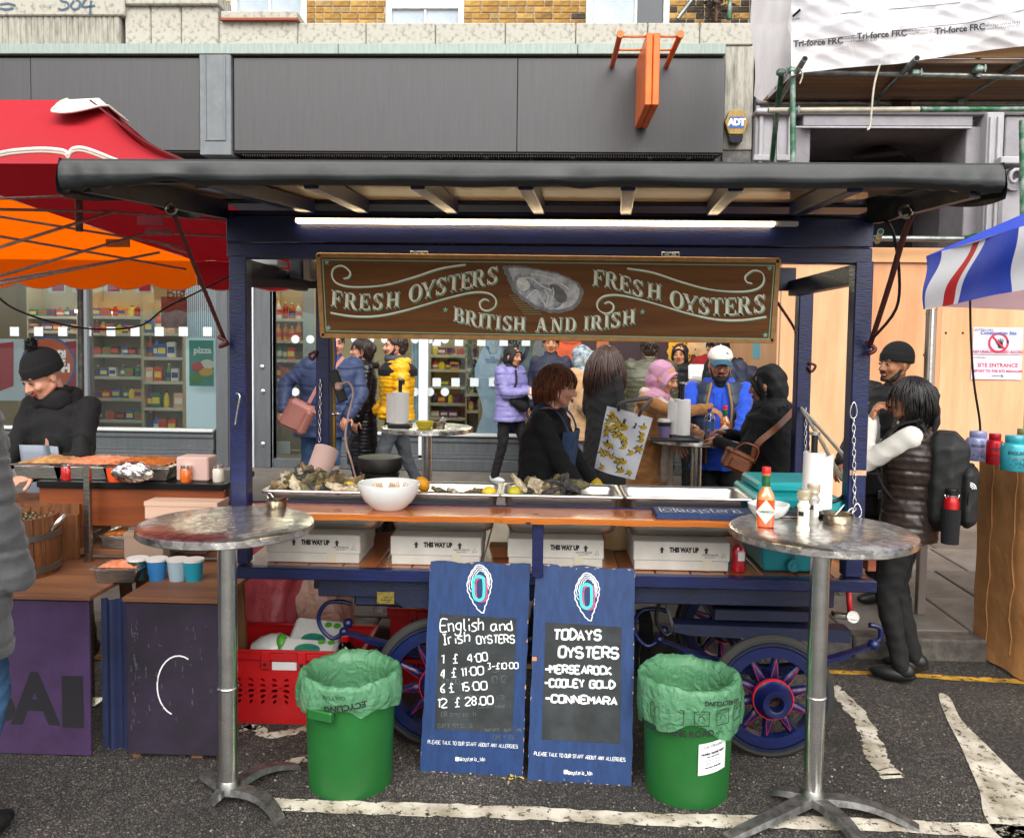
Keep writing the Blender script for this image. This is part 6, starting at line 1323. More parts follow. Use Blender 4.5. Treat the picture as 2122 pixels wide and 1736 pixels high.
for k in range(22):
 a0,a1=2*pi*k/22,2*pi*(k+.94)/22;vs=[]
 for(rr,z)in((Rb*1.0,0),(Rb*1.03,Hb*.4),(Rb*1.0,Hb)):
  for a in(a0,a1):vs+=[(bc.x+rr*cos(a),bc.y+rr*sin(a),bc.z+z),(bc.x+(rr-.018)*cos(a),bc.y+(rr-.018)*sin(a),bc.z+z)]
 fs=[(0,2,6,4),(4,6,10,8),(1,5,7,3),(5,9,11,7),(8,10,11,9),(0,4,5,1),(4,8,9,5),(2,3,7,6),(6,7,11,10)]
 obj('stave',B().add(vs,fs),BW,t)
for z in(.02,Hb*.62):obj('hoop',B().lathe([(Rb*1.02,bc.z+z),(Rb*1.04,bc.z+z+.002),(Rb*1.045,bc.z+z+.028),(Rb*1.02,bc.z+z+.03)],(bc.x,bc.y,0),40),HOOP,t,smooth='auto')
b=B();r=random.Random(6)
for i in range(140):
 a,q_=r.uniform(0,6.28),Rb*.9*math.sqrt(r.random());b.ell((bc.x+q_*cos(a),bc.y+q_*sin(a),bc.z+Hb-.04+.02*r.random()),(.013,.013,.015),nu=8,nv=6)
obj('olives',b,M('olive_skin','#3b3d16',.3,var='#5a2a1c',vs=6),t,smooth=True,kind='stuff')
b0=V(P(62,1100,4.0).x,4.0,zt1);t=thing('produce_box','dark wooden box of pale cheese cubes and red peppers behind the barrel tub','box',b0)
obj('box_side',B().box(b0.x-.22,3.98,zt1,b0.x+.25,4.0,P(60,1062,4.0).z,.002),BW,t);obj('box_side',B().box(b0.x-.22,4.28,zt1,b0.x+.25,4.3,P(60,1062,4.0).z,.002),BW,t);obj('box_bottom',B().box(b0.x-.22,4.0,zt1,b0.x+.25,4.28,zt1+.27),BW,t)
fz=P(60,1062,4.0).z
for i in range(26):
 m_=M('feta_white','#cdbf9a',.6)if i%3 else M('pepper_red','#b0321c',.4)
 x,y=b0.x+r.uniform(-.2,.2),4.02+r.random()*.22;obj('cheese_cube' if i%3 else 'pepper',B().cb((x,y,fz+.01+.015*r.random()),(.04,.04,.03),Matrix.Rotation(r.random()*3,3,'Z'),.006)if i%3 else B().ell((x,y,fz+.02),(.022,.016,.014)),m_,t)
obj('scoop',B().tube([P(98,1105,3.72),P(135,1065,3.75)],.012,10),STEEL2,t,smooth=True)
r=random.Random(14)
tb_=[('steel chafing tray of dressed prawns on the left stall counter',200,4.15,955,.34),('steel chafing tray of orange rice on the left stall counter',310,4.2,955,.34),('steel tray of sliced bread at the back left of the left stall counter',105,4.15,955,.26)]
sf_=thing('stall_counter','long plank counter of the left stall, level with the cart counter','counter',(P(250,1000,4.2).x,4.2,0))
cz=P(250,1000,4.0).z;ca,cb_=P(75,1000,4.0).x,P(462,1000,4.0).x
obj('counter_top',B().box(ca,4.0,cz-.03,cb_,4.45,cz,.003),DARKM,sf_);obj('front_board',B().box(ca,4.02,cz-.22,cb_,4.04,cz-.031,.003),M('orange_plank','#84431f',.4,var='#643015',vs=2,stretch=(.4,3,6)),sf_)
obj('shelf',B().box(ca,4.0,zt1+.02,cb_,4.4,zt1+.05,.003),WST,sf_)
for X in(ca+.03,(ca+cb_)/2,cb_-.03):obj('leg',B().box(X-.025,4.1,0,X+.025,4.15,cz-.03,.003),LEGW,sf_)
FOODM=[M('prawn_food','#c9602a',.4,var='#e0a080',vs=60,bump=.8,bs=50),M('rice_food','#d0742a',.5,var='#7a3a1c',vs=60,bump=.8,bs=50),M('bread_food','#c79a62',.8,var='#8a5c30',vs=20,bump=.6,bs=30)]
for i,(lb_,q,Yd,y,w)in enumerate(tb_):
 x=P(q,980,Yd).x;t=thing('chafing_tray',lb_,'tray',(x,Yd,cz),group='serving trays on the left stall counter')
 obj('tray_body',B().prism([(x-w/2+.02,4.05,cz+.001),(x+w/2-.02,4.05,cz+.001),(x+w/2,4.05,cz+.07),(x-w/2,4.05,cz+.07)],(0,.28,0)),STEEL,t,bev=.006)
 obj('tray_rim',B().box(x-w/2-.012,4.04,cz+.071,x+w/2+.012,4.34,cz+.077,.002),STEEL2,t)
 obj('food',B().grid(lambda u,v:V(x-w/2+.02+(w-.04)*u,4.055+.27*v,cz+.08+.02*sin(u*3.1)*sin(v*3.1)+.006*sin(u*40)*sin(v*33)),24,16),FOODM[i],t,smooth=True,kind='stuff')
 obj('sneeze_lid',B().grid(lambda u,v:V(x-w/2+w*u,4.30-.1*v*v*0,cz+.08+.12*v),2,2),glass('clear_acrylic','#eef4f4',.6),t)
for i,(q,Yd,w,h,m_,lb_)in enumerate(((410,4.15,.16,.12,'p','pink paper napkin block on the left stall counter'),(265,4.1,.1,.10,'o','round bright orange tub on the left stall counter'))):
 x=P(q,980,Yd).x
 if m_=='p':obj('napkin_block',B().box(x-w/2,4.08,cz+.001,x+w/2,4.2,cz+h,.006),M('pinkish_paper','#c4a49a'),label=lb_,cat='napkins')
 else:obj('food_tub',B().lathe([(0,0),(.04,0),(.05,.06),(0,.07)],(x-.03,4.0+.05,cz),20),M('orange_tub','#e0501c',.4),smooth='auto',label=lb_,cat='tub')
for i,(x0,x1,y0,y1,m_,lb_)in enumerate(((355,450,1105,1160,'#8a7462','brown paper bag stack on the lower shelf of the left stall'),(405,600,1042,1078,'#c9a690','long pale carton standing before the left stall counter'),(352,590,1100,1128,'#8f8d88','flat steel box on the lower shelf of the left stall'))):
 Yd=3.88;xa3,xc3=P(x0*.75-10,1100,Yd).x,P(min(x1*.75,440),1100,Yd).x;za,zb_=P(300,y1,Yd).z,P(300,y0,Yd).z
 if i==1:xc3=P(445,1100,Yd).x
 t=thing('carton',lb_,'box',((xa3+xc3)/2,Yd,za));obj('carton_body',B().box(xa3,Yd+.03*i,za,xc3,Yd+.15+.03*i,zb_,.003),M('carton_%d'%i,m_,.8 if i!=2 else.3,0 if i!=2 else.9),t);obj('carton_flap',B().box(xa3-.002,Yd-.003+.03*i,zb_-.02,xc3+.002,Yd+.152+.03*i,zb_+.002,.001),M('carton_%d'%i),t)
for i,(q,col,lb_)in enumerate(((330,'#2c6fa8','blue lidded tub on the trestle behind the black panel'),(405,'#1c8aa0','turquoise cup tub on the trestle behind the black panel'),(372,'#9ab0bd','pale blue paper cup tub on the trestle behind the black panel'),(290,'#1c3a3c','dark green tub on the trestle behind the black panel'))):
 c=V(P(q,1200,3.7).x,3.68,zt1);t=thing('tub',lb_,'tub',c,group='tubs on the black fronted trestle')
 obj('tub_body',B().lathe([(0,0),(.035,0),(.045,.09),(0,.09)],c,20),M('tub_%d'%i,col,.35),t,smooth='auto');obj('tub_lid',B().lathe([(.047,.088),(.047,.098),(0,.1)],c,20),M('lid_white'),t,smooth='auto')
for i,(q,y,col)in enumerate(((185,900,'#14181c'),(415,870,'#1c1a22'))):pass
tp=thing('stall_upright','dark steel upright of the left stall between the trays','post',(P(184,1100,3.95).x,3.95,0));obj('tube',B().box(P(184,1100,3.95).x-.015,3.93,0,P(184,1100,3.95).x+.015,3.96,P(184,990,3.95).z+.05,.003),STEEL,tp);obj('foot_plate',B().cb((P(184,1100,3.95).x,3.945,.004),(.1,.1,.008)),STEEL,tp)
x=P(262,1030,3.95).x;obj('foil_parcel',B().ell((P(275,1010,3.96).x,3.96,cz-.02+.08),(.10,.05,.05),nu=28,nv=18,fn=lambda q:1+.06*sin(q.x*23)*cos(q.y*19)+.05*sin(q.z*31+q.x*13)),STEEL2,label='crumpled foil parcel at the front edge of the left stall counter',cat='foil')
for i,(q,y,Yd,w,d_,fi,lb_)in enumerate(((238,1188,3.6,.20,.14,0,'small steel tray of orange dip at the front of the left stall shelf'),(385,1150,3.95,.24,.2,2,'steel tray of sliced loaf on the lower shelf of the left stall'),(250,1130,4.0,.22,.2,1,'steel tray of dark stew on the lower shelf of the left stall'),(150,1080,4.05,.16,.1,2,'steel tray of flatbread between the box and the upright'))):
 c=P(q,y,Yd);z=zt1 if i==0 else zt1+.051;t=thing('food_tray',lb_,'tray',(c.x,Yd,z),group='food trays on the left stall shelf')
 obj('tray_body',B().prism([(c.x-w/2+.02,Yd,z),(c.x+w/2-.02,Yd,z),(c.x+w/2,Yd,z+.06),(c.x-w/2,Yd,z+.06)],(0,d_,0)),STEEL,t,bev=.005);obj('tray_rim',B().box(c.x-w/2-.01,Yd-.008,z+.061,c.x+w/2+.01,Yd+d_+.008,z+.066),STEEL2,t)
 obj('food',B().grid(lambda u,v:V(c.x-w/2+.015+(w-.03)*u,Yd+.01+(d_-.02)*v,z+.068+.018*sin(u*3.1)*sin(v*3.1)+.006*sin(u*30)*sin(v*23)),16,12),FOODM[fi],t,smooth=True,kind='stuff')
r=random.Random(31)
for i in range(7):
 x=ca+.12+i*.15;c=V(x,4.06+.03*(i%2),cz);t=thing('condiment_jar',('jar of %s on the left stall counter'%('red chilli','green pesto','yellow mustard','black olives','orange relish','white dip','pink pickles')[i]),'jar',c,group='jars along the left stall counter')
 obj('jar_glass',B().lathe([(0,0),(.026,0),(.028,.01),(.028,.06),(.022,.07),(0,.07)],c,16),M('jar_%d'%i,('#a81c14','#4a6a1c','#c9a01c','#1c1a18','#d0641c','#cfc8b8','#c06a7a')[i],.15,coat=.8),t,smooth='auto');obj('jar_lid',B().lathe([(.025,.068),(.025,.082),(0,.083)],c,16),STEEL2,t,smooth='auto')
# plywood hoarding
PLY=M('pine_plywood','#b0774b',.7,var='#d3a077',vs=1.3,stretch=(2.5,1,.35),vmin=.3,vmax=.7,bump=.15,bs=30)
PLY2=M('pine_plywood_pale','#bc8659',.7,var='#dbb088',vs=1.3,stretch=(2.5,1,.35),vmin=.3,vmax=.7)
HY=7.8;ho=thing('hoarding','tall plain plywood site hoarding right of the shop with a top rail','hoarding',(P(1850,800,HY).x,HY,.2))
hx0=P(1613,800,HY).x;hz=P(1850,545,HY).z;hz2=P(1850,514,HY).z
x=hx0;k=0;edges=[hx0,P(1757,800,HY).x,P(1935,800,HY).x,P(1945,800,HY).x,P(2125,800,HY).x,P(2300,800,HY).x,P(2480,800,HY).x]
for a,c in zip(edges[:-1],edges[1:]):
 if c-a<.1:continue
 obj('plywood_sheet',B().box(a+.003,HY,pz(HY)+.01,c-.003,HY+.018,hz,.002),PLY if k%2 else PLY2,ho);k+=1
obj('top_rail',B().box(hx0-.02,HY-.03,hz+.003,edges[-1],HY+.06,hz2,.003),M('rail_timber','#c99362',.7,var='#d8a878',vs=2,stretch=(.4,2,6)),ho)
obj('return_sheet',B().box(hx0-.02,HY+.02,pz(HY)+.01,hx0,9.9,hz,.002),PLY2,ho)
obj('return_rail',B().box(hx0-.03,HY+.061,hz+.003,hx0+.02,9.9,hz2,.002),PLY2,ho)
obj('joint_strip',B().box(P(1940,800,HY).x-.02,HY-.006,pz(HY)+.01,P(1940,800,HY).x+.02,HY-.001,hz),PLY,ho)
for q,y in((1925,690),(1920,650),(1960,690),(1995,690),(1915,735),(1925,740),(1935,820)):
 p=P(q,y,HY);obj('screw',B().ell((p.x,HY-.001,p.z),(.012,.004,.012),nu=8,nv=4),IRON,ho)
p=P(1606,705,8.9);obj('tape_strip',B().box(hx0-.023,8.4,P(1606,742,8.9).z,hx0-.021,8.7,P(1606,675,8.9).z),M('turquoise_tape','#6fb5bd',.6),ho)
pa,pb_,pc_=P(2016,678,HY),P(2118,680,HY),P(2014,786,HY)
def sheet(x0,x1,y0,y1,dd):a=P(x0,y0,HY);c=P(x1,y1,HY);return(a.x,HY-dd,c.z,c.x,HY-dd+.0015,a.z)
t=thing('site_notice','two white paper site notices pinned on the plywood, NO UNAUTHORISED ACCESS and SITE ENTRANCE','notice',P(2065,730,HY-.01))
PPR=M('notice_paper','#cfcadb',.7,var='#bdb6cf',vs=3,vmin=.45,vmax=.6)
obj('paper',B().box(*sheet(2017,2117,678,735,.006)),PPR,t);obj('paper',B().box(*sheet(2013,2115,736,787,.010)),PPR,t)
RI=M('notice_red','#b52438',.6);BI=M('notice_blue','#2c5f9e',.6)
def nt(s,x,y,size,m,b_=0):p=P(x,y,HY);text('lettering',s,size,m,t,(p.x,HY-.012,p.z),bold=b_)
nt('INTERIORS',2038,684,.035,M('grey_ink'));nt('Construction Site',2068,690,.045,BI,.001);nt('NO UNAUTHORISED ACCESS',2067,729,.034,RI,.0008)
nt('INTERIORS',2028,741,.024,M('grey_ink'));nt('SITE ENTRANCE',2066,757,.05,RI,.001);nt('REPORT TO THE SITE MANAGER',2065,769,.031,RI,.0008)
c=P(2068,710,HY);n=28;R_=.083
obj('ban_ring',B().ribbon([V(c.x+R_*cos(2*pi*k/n),HY-.012,c.z+R_*sin(2*pi*k/n))for k in range(n+2)],.018,(0,-1,0)),RI,t);obj('ban_bar',B().ribbon([V(c.x-.056,HY-.0125,c.z+.056),V(c.x+.056,HY-.0125,c.z-.056)],.016,(0,-1,0)),RI,t)
b=B().face([(c.x+.0,HY-.0116,c.z-.045),(c.x+.03,HY-.0116,c.z-.05),(c.x+.04,HY-.0116,c.z-.02),(c.x+.035,HY-.0116,c.z+.005),(c.x+.005,HY-.0116,c.z+.008),(c.x-.005,HY-.0116,c.z-.02)])
for dx,a,l in((.006,100,.035),(.014,85,.04),(.022,72,.038),(.032,60,.03),(-.003,150,.025)):b.ribbon([V(c.x+dx,HY-.0116,c.z-.002 if a<120 else c.z-.02),V(c.x+dx+l*cos(radians(a)),HY-.0116,c.z+l*sin(radians(a)))],.007,(0,-1,0))
obj('hand_symbol',b,INK,t);c=P(2066,779,HY);obj('arrow',B().ribbon([V(c.x-.05,HY-.012,c.z),V(c.x+.05,HY-.012,c.z)],.005,(0,-1,0)).ribbon([V(c.x+.03,HY-.012,c.z+.016),V(c.x+.05,HY-.012,c.z),V(c.x+.03,HY-.012,c.z-.016)],.005,(0,-1,0)),INK,t)
# grey building behind the scaffold
GP=M('lilac_grey_masonry_paint','#908d92',.75,var='#7f7c80',vs=3,bump=.2,bs=20);GP2=M('light_grey_masonry_paint','#a9a8ab',.75,var='#97969a',vs=3)
gb_=thing('grey_building','grey painted classical building front behind the scaffold with a dark recessed opening','building',(P(1850,400,10).x,10,.3))
def gbx(nm,x0,x1,y0,y1,Y,d,m=GP,ch=.01):
 a,c=P(x0,400,Y).x,P(x1,400,Y).x;obj(nm,B().box(a,Y,P(1850,y1,Y).z if y1<2000 else.2,c,Y+d,P(1850,y0,Y).z,ch),m,gb_)
gbx('upper_wall',1562,2600,-400,236,10.0,.5);gbx('lintel',1660,2010,238,262,9.85,.6,GP,.01);gbx('pilaster',1562,1640,238,2100,9.9,.5,GP2)
gbx('pilaster',1640,1676,262,2100,9.95,.5,GP);gbx('pier',1998,2040,262,2100,9.9,.6,GP);gbx('pilaster',2040,2075,232,2100,9.75,.6,GP2);gbx('pier',2078,2200,240,2100,9.85,.6,GP)
gbx('capital',1560,1648,322,334,9.84,.06,GP2,.008);gbx('cornice',1562,2600,225,236,9.8,.2,GP2,.02);gbx('moulding',1640,2010,262,266,9.82,.03,GP2,.004)
for q,w in((1570,8),(1600,10),(1630,6)):gbx('fluting',q,q+w,240,2100,9.86,.035,GP2,.006)
for q,w in((2046,6),(2062,8)):gbx('fluting',q,q+w,240,2100,9.72,.028,GP2,.006)
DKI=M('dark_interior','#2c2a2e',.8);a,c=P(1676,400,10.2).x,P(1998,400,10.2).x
zT=P(1850,266,9.9).z
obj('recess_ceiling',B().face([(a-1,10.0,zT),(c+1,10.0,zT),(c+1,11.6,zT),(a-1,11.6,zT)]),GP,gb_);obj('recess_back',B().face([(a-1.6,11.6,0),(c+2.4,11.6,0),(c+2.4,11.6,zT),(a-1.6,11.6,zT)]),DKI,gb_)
obj('recess_side',B().face([(c+.02,10.2,0),(c+.02,11.6,0),(c+.02,11.6,zT),(c+.02,10.2,zT)]),GP,gb_)
lc=P(1825,300,10.8);obj('hanging_shade',B().lathe([(.01,.30),(.012,.02),(.04,0),(.42,-.17),(.42,-.22),(0,-.22)],lc,4,a0=pi/4),M('dark_brown_shade','#2a2022',.7),label='dark pyramid lamp shade hanging in the recessed opening',cat='lamp')
sc_=P(2090,375,9.75);cob=obj('corbel',B().box(sc_.x-.12,9.68,sc_.z-.62,sc_.x+.14,9.85,sc_.z-.1,.03).box(sc_.x-.17,9.6,sc_.z+.16,sc_.x+.2,9.85,sc_.z+.24,.01),GP2,gb_)
obj('volute',B().tube([V(sc_.x+(.13-.011*k)*cos(k*.55)*.8,9.62,sc_.z+(.13-.011*k)*sin(k*.55))for k in range(12)],.022,6),GP2,cob,smooth=True);obj('volute',B().lathe([(0,-.04),(.13,-.04),(.13,.06)],(sc_.x,9.68,sc_.z),20,R=Matrix.Rotation(pi/2,3,'X')),GP2,cob)
# scaffold
SCF=thing('scaffold','galvanised and green scaffold tubes with boards above the hoarding','scaffold',P(1640,400,7.6))
GALV=M('galvanised_tube','#8f9490',.4,.8,var='#6c706c',vs=12,rv=.1);GRT=M('green_painted_tube','#1f5a3a',.45,.3,var='#7d8b84',vs=7,vmin=.45,vmax=.6);WHT=M('whitish_tube','#b9b4a4',.5,.2,var='#9a9686',vs=10)
def tubeS(p,q,m=GALV,r_=.024,nm='tube'):
 b=B();b.cyl(p,q,r_,n=14);d=(Vector(q)-Vector(p)).normalized();obj(nm,b,m,SCF,smooth='auto')
 for e,s in((Vector(p),-1),(Vector(q),1)):obj('tube_bore',B().add([e+d*s*.0008+frame(d)[0]*r_*.8*cos(2*pi*k/12)+frame(d)[1]*r_*.8*sin(2*pi*k/12)for k in range(12)],[tuple(range(12))]),M('bore_dark','#0f0f0f',.9),SCF)
def clamp(p,m=GRT,s=1):obj('coupler',B().cb(p,(.07*s,.075*s,.05*s),ch=.012).cb(Vector(p)+V(.045*s,-.02,.0),(.03,.03,.03),ch=.006).cyl(Vector(p)+V(.045*s,-.03,-.03),Vector(p)+V(.045*s,-.03,.03),.008,n=8),m,SCF)
Ya,Yb_=7.5,8.5
tubeS(P(1655,149,Ya),P(2250,163,Ya));tubeS(P(1568,214,Yb_),P(2250,212,Yb_),GRT if 0 else GALV);tubeS(P(1592,229,7.6),P(1905,227,7.6),WHT);tubeS(P(1907,227,7.6),P(2250,226,7.6),GRT)
tubeS(P(1643,138,7.45),V(P(1640,600,7.45).x,7.45,hz2),GRT);tubeS(P(1620,146,7.7),P(1598,345,8.6),GRT);tubeS(P(1608,215,8.5),P(1606,345,8.5),GALV,.016)
for(a,c)in(((1668,122,7.0),(1605,225,8.75)),((1900,121,7.0),(1808,213,8.75)),((2140,118,7.1),(1975,213,8.75))):tubeS(P(*a),P(*c))
tubeS(P(2027,105,7.46),P(2027,152+9,7.46));tubeS(P(1812,494,7.62),P(2035,496,7.62),GALV,.026);tubeS(P(2066,478,7.2),P(1990,497,7.7),GRT,.026);tubeS(P(1825,480,7.2),P(1818,500,7.7),GRT,.026);tubeS(P(2118,250,7.5),P(2120,500,7.5),GRT)
for q in((1642,146,7.43),(1618,150,7.66),(1642,229,7.5),(1895,152,7.44),(2027,144,7.42),(1808,213,8.4),(1989,211,8.4),(2140,156,7.4)):clamp(P(*q))
obj('joint_pin',B().box(P(1868,216,8.42).x-.09,8.40,P(1868,216,8.42).z-.04,P(1868,216,8.42).x+.09,8.44,P(1868,216,8.42).z+.03,.006),IRON,SCF)
zb_=P(1800,149,Ya).z+.045;BRD=[M('scaffold_board_%d'%i,c,.85,var=v,vs=2.5,stretch=(.4,5,5))for i,(c,v)in enumerate((('#7d6450','#5f4a3a'),('#8b7058','#6e5542'),('#8f6c44','#6b4c2e')))]
for i in range(6):obj('scaffold_board',B().box(P(1618,180,8).x,7.42+i*.225,zb_,5.2,7.42+i*.225+.218,zb_+.038,.004),BRD[i%3],SCF)
obj('toe_board',B().box(P(1618,180,8).x,7.40,zb_+.04,5.2,7.415,zb_+.26,.003),BRD[2],SCF)
SHW=film('white_sheeting','#f6f6f8',.95,.5,.5,5)
SH=thing('debris_sheeting','white wrinkled debris sheeting wrapped round the scaffold and printed in a row','sheeting',P(1850,60,7.35))
low=[(1642,158),(1668,150),(1700,147),(1740,142),(1800,137),(1860,133),(1900,126),(1980,114),(2060,103),(2130,95),(2260,80)]
def lowy(x):
 for(a,c),(d,e)in zip(low[:-1],low[1:]):
  if x<=d:return c+(e-c)*max(0,(x-a))/(d-a)
 return low[-1][1]
def shf(u,v):
 x=1640+(2280-1640)*u;y=lowy(x)+(-90-lowy(x))*v
 w=.03*sin(u*13+v*4)+.03*sin(v*3+u*4+1)+.012*(abs(sin(u*17+v*9))**.5)+.012*(abs(sin(u*11-v*14+1))**.5)+.008*abs(sin(u*29+v*23))
 return P(x,y,7.30+w-.06*v+.05*math.exp(-(u/.03)**2))
obj('front_sheet',B().grid(shf,120,50),SHW,SH,smooth=True)
def sidef(u,v):
 a=[(1640,160,7.34),(1572,216,8.8)];x=1640+(1562-1640)*u;yl=(158+u*75 if u<.75 else 158+56-(u-.75)*60);y=yl+(-90-yl)*v;Y=7.36+1.75*u
 if v>.3:x-=0
 return P(x-6*u*v+4*sin(v*9)*u,y,Y+.05*sin(v*11+u*5)+.03*sin(v*23)+.03*sin(u*19+v*7))
obj('side_sheet',B().grid(sidef,40,50),SHW,SH,smooth=True)
SINK=M('sheet_print','#2f3138',.7)
def shp(x0,y0,sl,size,s,b_=0,dd=.05):
 o=P(x0,y0,7.22)
 def w(X,Yv):
  px_=x0+X*1740/7.22;py=y0-Yv*1740/7.22+sl*(px_-x0);u=(px_-1640)/640;yl=lowy(px_);v=(py-yl)/(-90-yl);p=shf(u,v);ctr=Vector((0,0,EYE));return p+(ctr-p).normalized()*.012
 text('lettering',s,size,SINK,SH,(0,0,0),align='LEFT',warp=w,bold=b_)
for x0,y0,sl in((1632+12,92,-.07),(1776,76,-.07),(1938,66,-.10)):
 shp(x0,y0,sl,.075,'Tri-force FRC',.0022);shp(x0+92,y0-11,sl,.03,'Certifire Approved to TS-62',0);shp(x0+92,y0-4,sl,.03,'Approved Product CF-6125',0)
def strip(pts,w,m,nm):obj(nm,B().tube([shf((x-1640)/640,(y-lowy(x))/(-90-lowy(x)))+V(0,-.015,0)for x,y in pts],w,4),m,SH)
strip([(1650,90),(1760,76),(1900,60),(2000,50),(2122,22)],.004,M('seam_grey','#8d8d92',.8),'seam');strip([(1640,42),(1760,28),(1900,16),(2122,-6)],.004,M('seam_grey'),'seam');strip([(1637+5,36),(1657,22)],.012,INK,'toggle')
obj('tie_cord',B().tube(smoothpts([P(1824,132,7.25),P(1812,175,7.25),P(1806,230,7.25),P(1803,262,7.25),P(1797,270,7.25)],5),.009,6),WHT,SH,smooth=True);obj('tie_cord',B().tube(smoothpts([P(1655,140,7.2),P(1663,155,7.2),P(1657,175,7.2)],5),.007,6),WHT,SH,smooth=True)
tubeS(P(1404,40,10.1),P(1450,-20,10.1));tubeS(P(1512,40,10.0),P(1512,-20,10.0),GRT)
r=random.Random(8);pb=B()
for i in range(170):
 x,y=r.gauss(1484,16),r.uniform(-20,42);p=P(x,y,10.1+r.uniform(-.1,.1));s=r.uniform(.02,.05);a=Vector((r.gauss(0,1),r.gauss(0,1),r.gauss(0,1))).normalized();q=frame(a)
 pb.face([p+q[0]*s,p+q[1]*s*.4,p-q[0]*s,p-q[1]*s*.4])
pt=thing('potted_shrub','dark leafy shrub on the ledge by the upper right window','plant',P(1484,45,10.1));obj('leaves',pb,M('dark_leaf','#26301c',.6,var='#4a2a3a',vs=20),pt,kind='stuff');obj('stem',B().cyl(P(1484,45,10.1),P(1486,-10,10.1),.015,n=6),LEGW,pt)
# flag gazebo and tea tins
gz=thing('flag_gazebo','pop-up gazebo with a Union flag valance at the right edge','gazebo',P(1928,640,5.2))
A_,B_=P(1919,531,5.2),P(2125,468,4.15);A2,B2=P(1917,641,5.2),P(2125,599,4.15)
d_=(B_-A_);FAR=1.9
FB_=M('flag_blue','#0b3bb8',.6,bump=.2,bs=9);FW_=M('flag_white','#eeeef4',.6,bump=.2,bs=9);FR_=M('flag_red','#c8101c',.6)
def fl(u,v):p=A_.lerp(B_,u).lerp(A2.lerp(B2,u),v);return p+V(-.012*sin(u*9+v*2)+.008*sin(v*7+u*3),-.012*sin(u*17+v*4),0)
def ux(x):return(x-1919)/(2125-1919)
bands=[(FB_,1919,1917,1960,1930),(FW_,1960,1930,1998,1955),(FW_,1998,1955,2022,1977),(FR_,0,0,0,0)]
cuts_t=[0,ux(1962),ux(2018),ux(2034),ux(2052),ux(2118),ux(2150),ux(2165),1.9];cuts_b=[0,0.005,ux(1952),ux(1975),ux(1987),ux(2098),ux(2125),ux(2140),1.9];ms=[FB_,FW_,FR_,FW_,FB_,FW_,FR_,FB_]
for i,m_ in enumerate(ms):
 def f(u,v,i=i):s=v+.08*sin(v*9);a=cuts_t[i]+(cuts_b[i]-cuts_t[i])*v+.02*sin(v*7+i*0);c=cuts_t[i+1]+(cuts_b[i+1]-cuts_t[i+1])*v+.02*sin(v*7);a=max(a if i else 0,0);return fl(a+(c-a)*u,v)
 obj('valance_stripe',B().grid(f,14,14),m_,gz,smooth=True)
E2=A_.lerp(B_,1.9);gtop=(A_+E2)/2+V(1.2,.6,.55)
obj('roof_cloth',B().grid(lambda u,v:A_.lerp(E2,u).lerp(gtop,v),8,8),FB_,gz);R0=A_+V(2.2,1.1,0);obj('roof_cloth',B().grid(lambda u,v:A_.lerp(R0,u).lerp(gtop,v),8,8),FW_,gz)
LIL=canvas('lilac_lining','#c9a8b0',.4);L0,L1=A2+V(.01,.0,.02),A2+V(2.2,1.1,.02)
obj('back_valance',B().grid(lambda u,v:L0.lerp(L1,u)+V(0,0,.30*(1-v)),8,2),LIL,gz)
GLG=M('gazebo_leg_alu','#9b9088',.4,.7);p=P(1928,700,5.25);obj('leg',B().box(p.x-.026,5.22,pz(5.2),p.x+.022,5.27,P(1928,640,5.2).z,.004),GLG,gz);obj('leg_inner',B().box(p.x-.012,5.215,pz(5.2)+.5,p.x+.0,5.22,P(1928,640,5.2).z),STEEL2,gz)
loop(P(1958,648,5.1),.025,.018,.004,'leg_ring').parent=gz
obj('hanging_cable',B().tube(smoothpts([P(2010,600,4.9),P(2012,700,4.9),P(2018,790,4.9),P(2030,870,4.9),P(2031,905,4.9)],5),.007,6),DARKM,gz,smooth=True)
TAN=M('tan_tarpaulin','#8f6238',.7,var='#a87746',vs=3,bump=.6,bs=8);tz=P(2080,960,4.55).z
ts=thing('cloth_stall','stall counter wrapped in creased tan cloth at the right edge','stall',(P(2110,1100,4.5).x,4.5,0))
xl_=P(2038,965,4.9).x;
def cl(u,v):
 pth=[(xl_+.0,4.95),(xl_+.02,4.55),(xl_+.25,4.0),(xl_+1.3,3.9)];t_=u*3;i=min(int(t_),2);t_-=i;x=pth[i][0]*(1-t_)+pth[i+1][0]*t_;y=pth[i][1]*(1-t_)+pth[i+1][1]*t_
 return V(x+.005*sin(u*16+v*3)*v+.008*abs(sin(v*9)),y-.006*sin(u*19)*v+.007*abs(sin(v*8+u*5)),tz-(tz-.02)*v+.004*sin(u*30))
obj('side_cloth',B().grid(cl,60,30),TAN,ts,smooth=True);obj('top_cloth',B().face([(xl_,4.95,tz),(xl_+.02,4.55,tz),(xl_+.25,4.0,tz),(xl_+1.3,3.9,tz),(xl_+1.3,4.95,tz)]),TAN,ts)
for k in(.12,.3,.52,.7):obj('crease',B().tube([cl(k+.01*sin(v*2),v/12)+V(-.004,-.004,0)for v in range(12)],.004,4),TAN,ts)
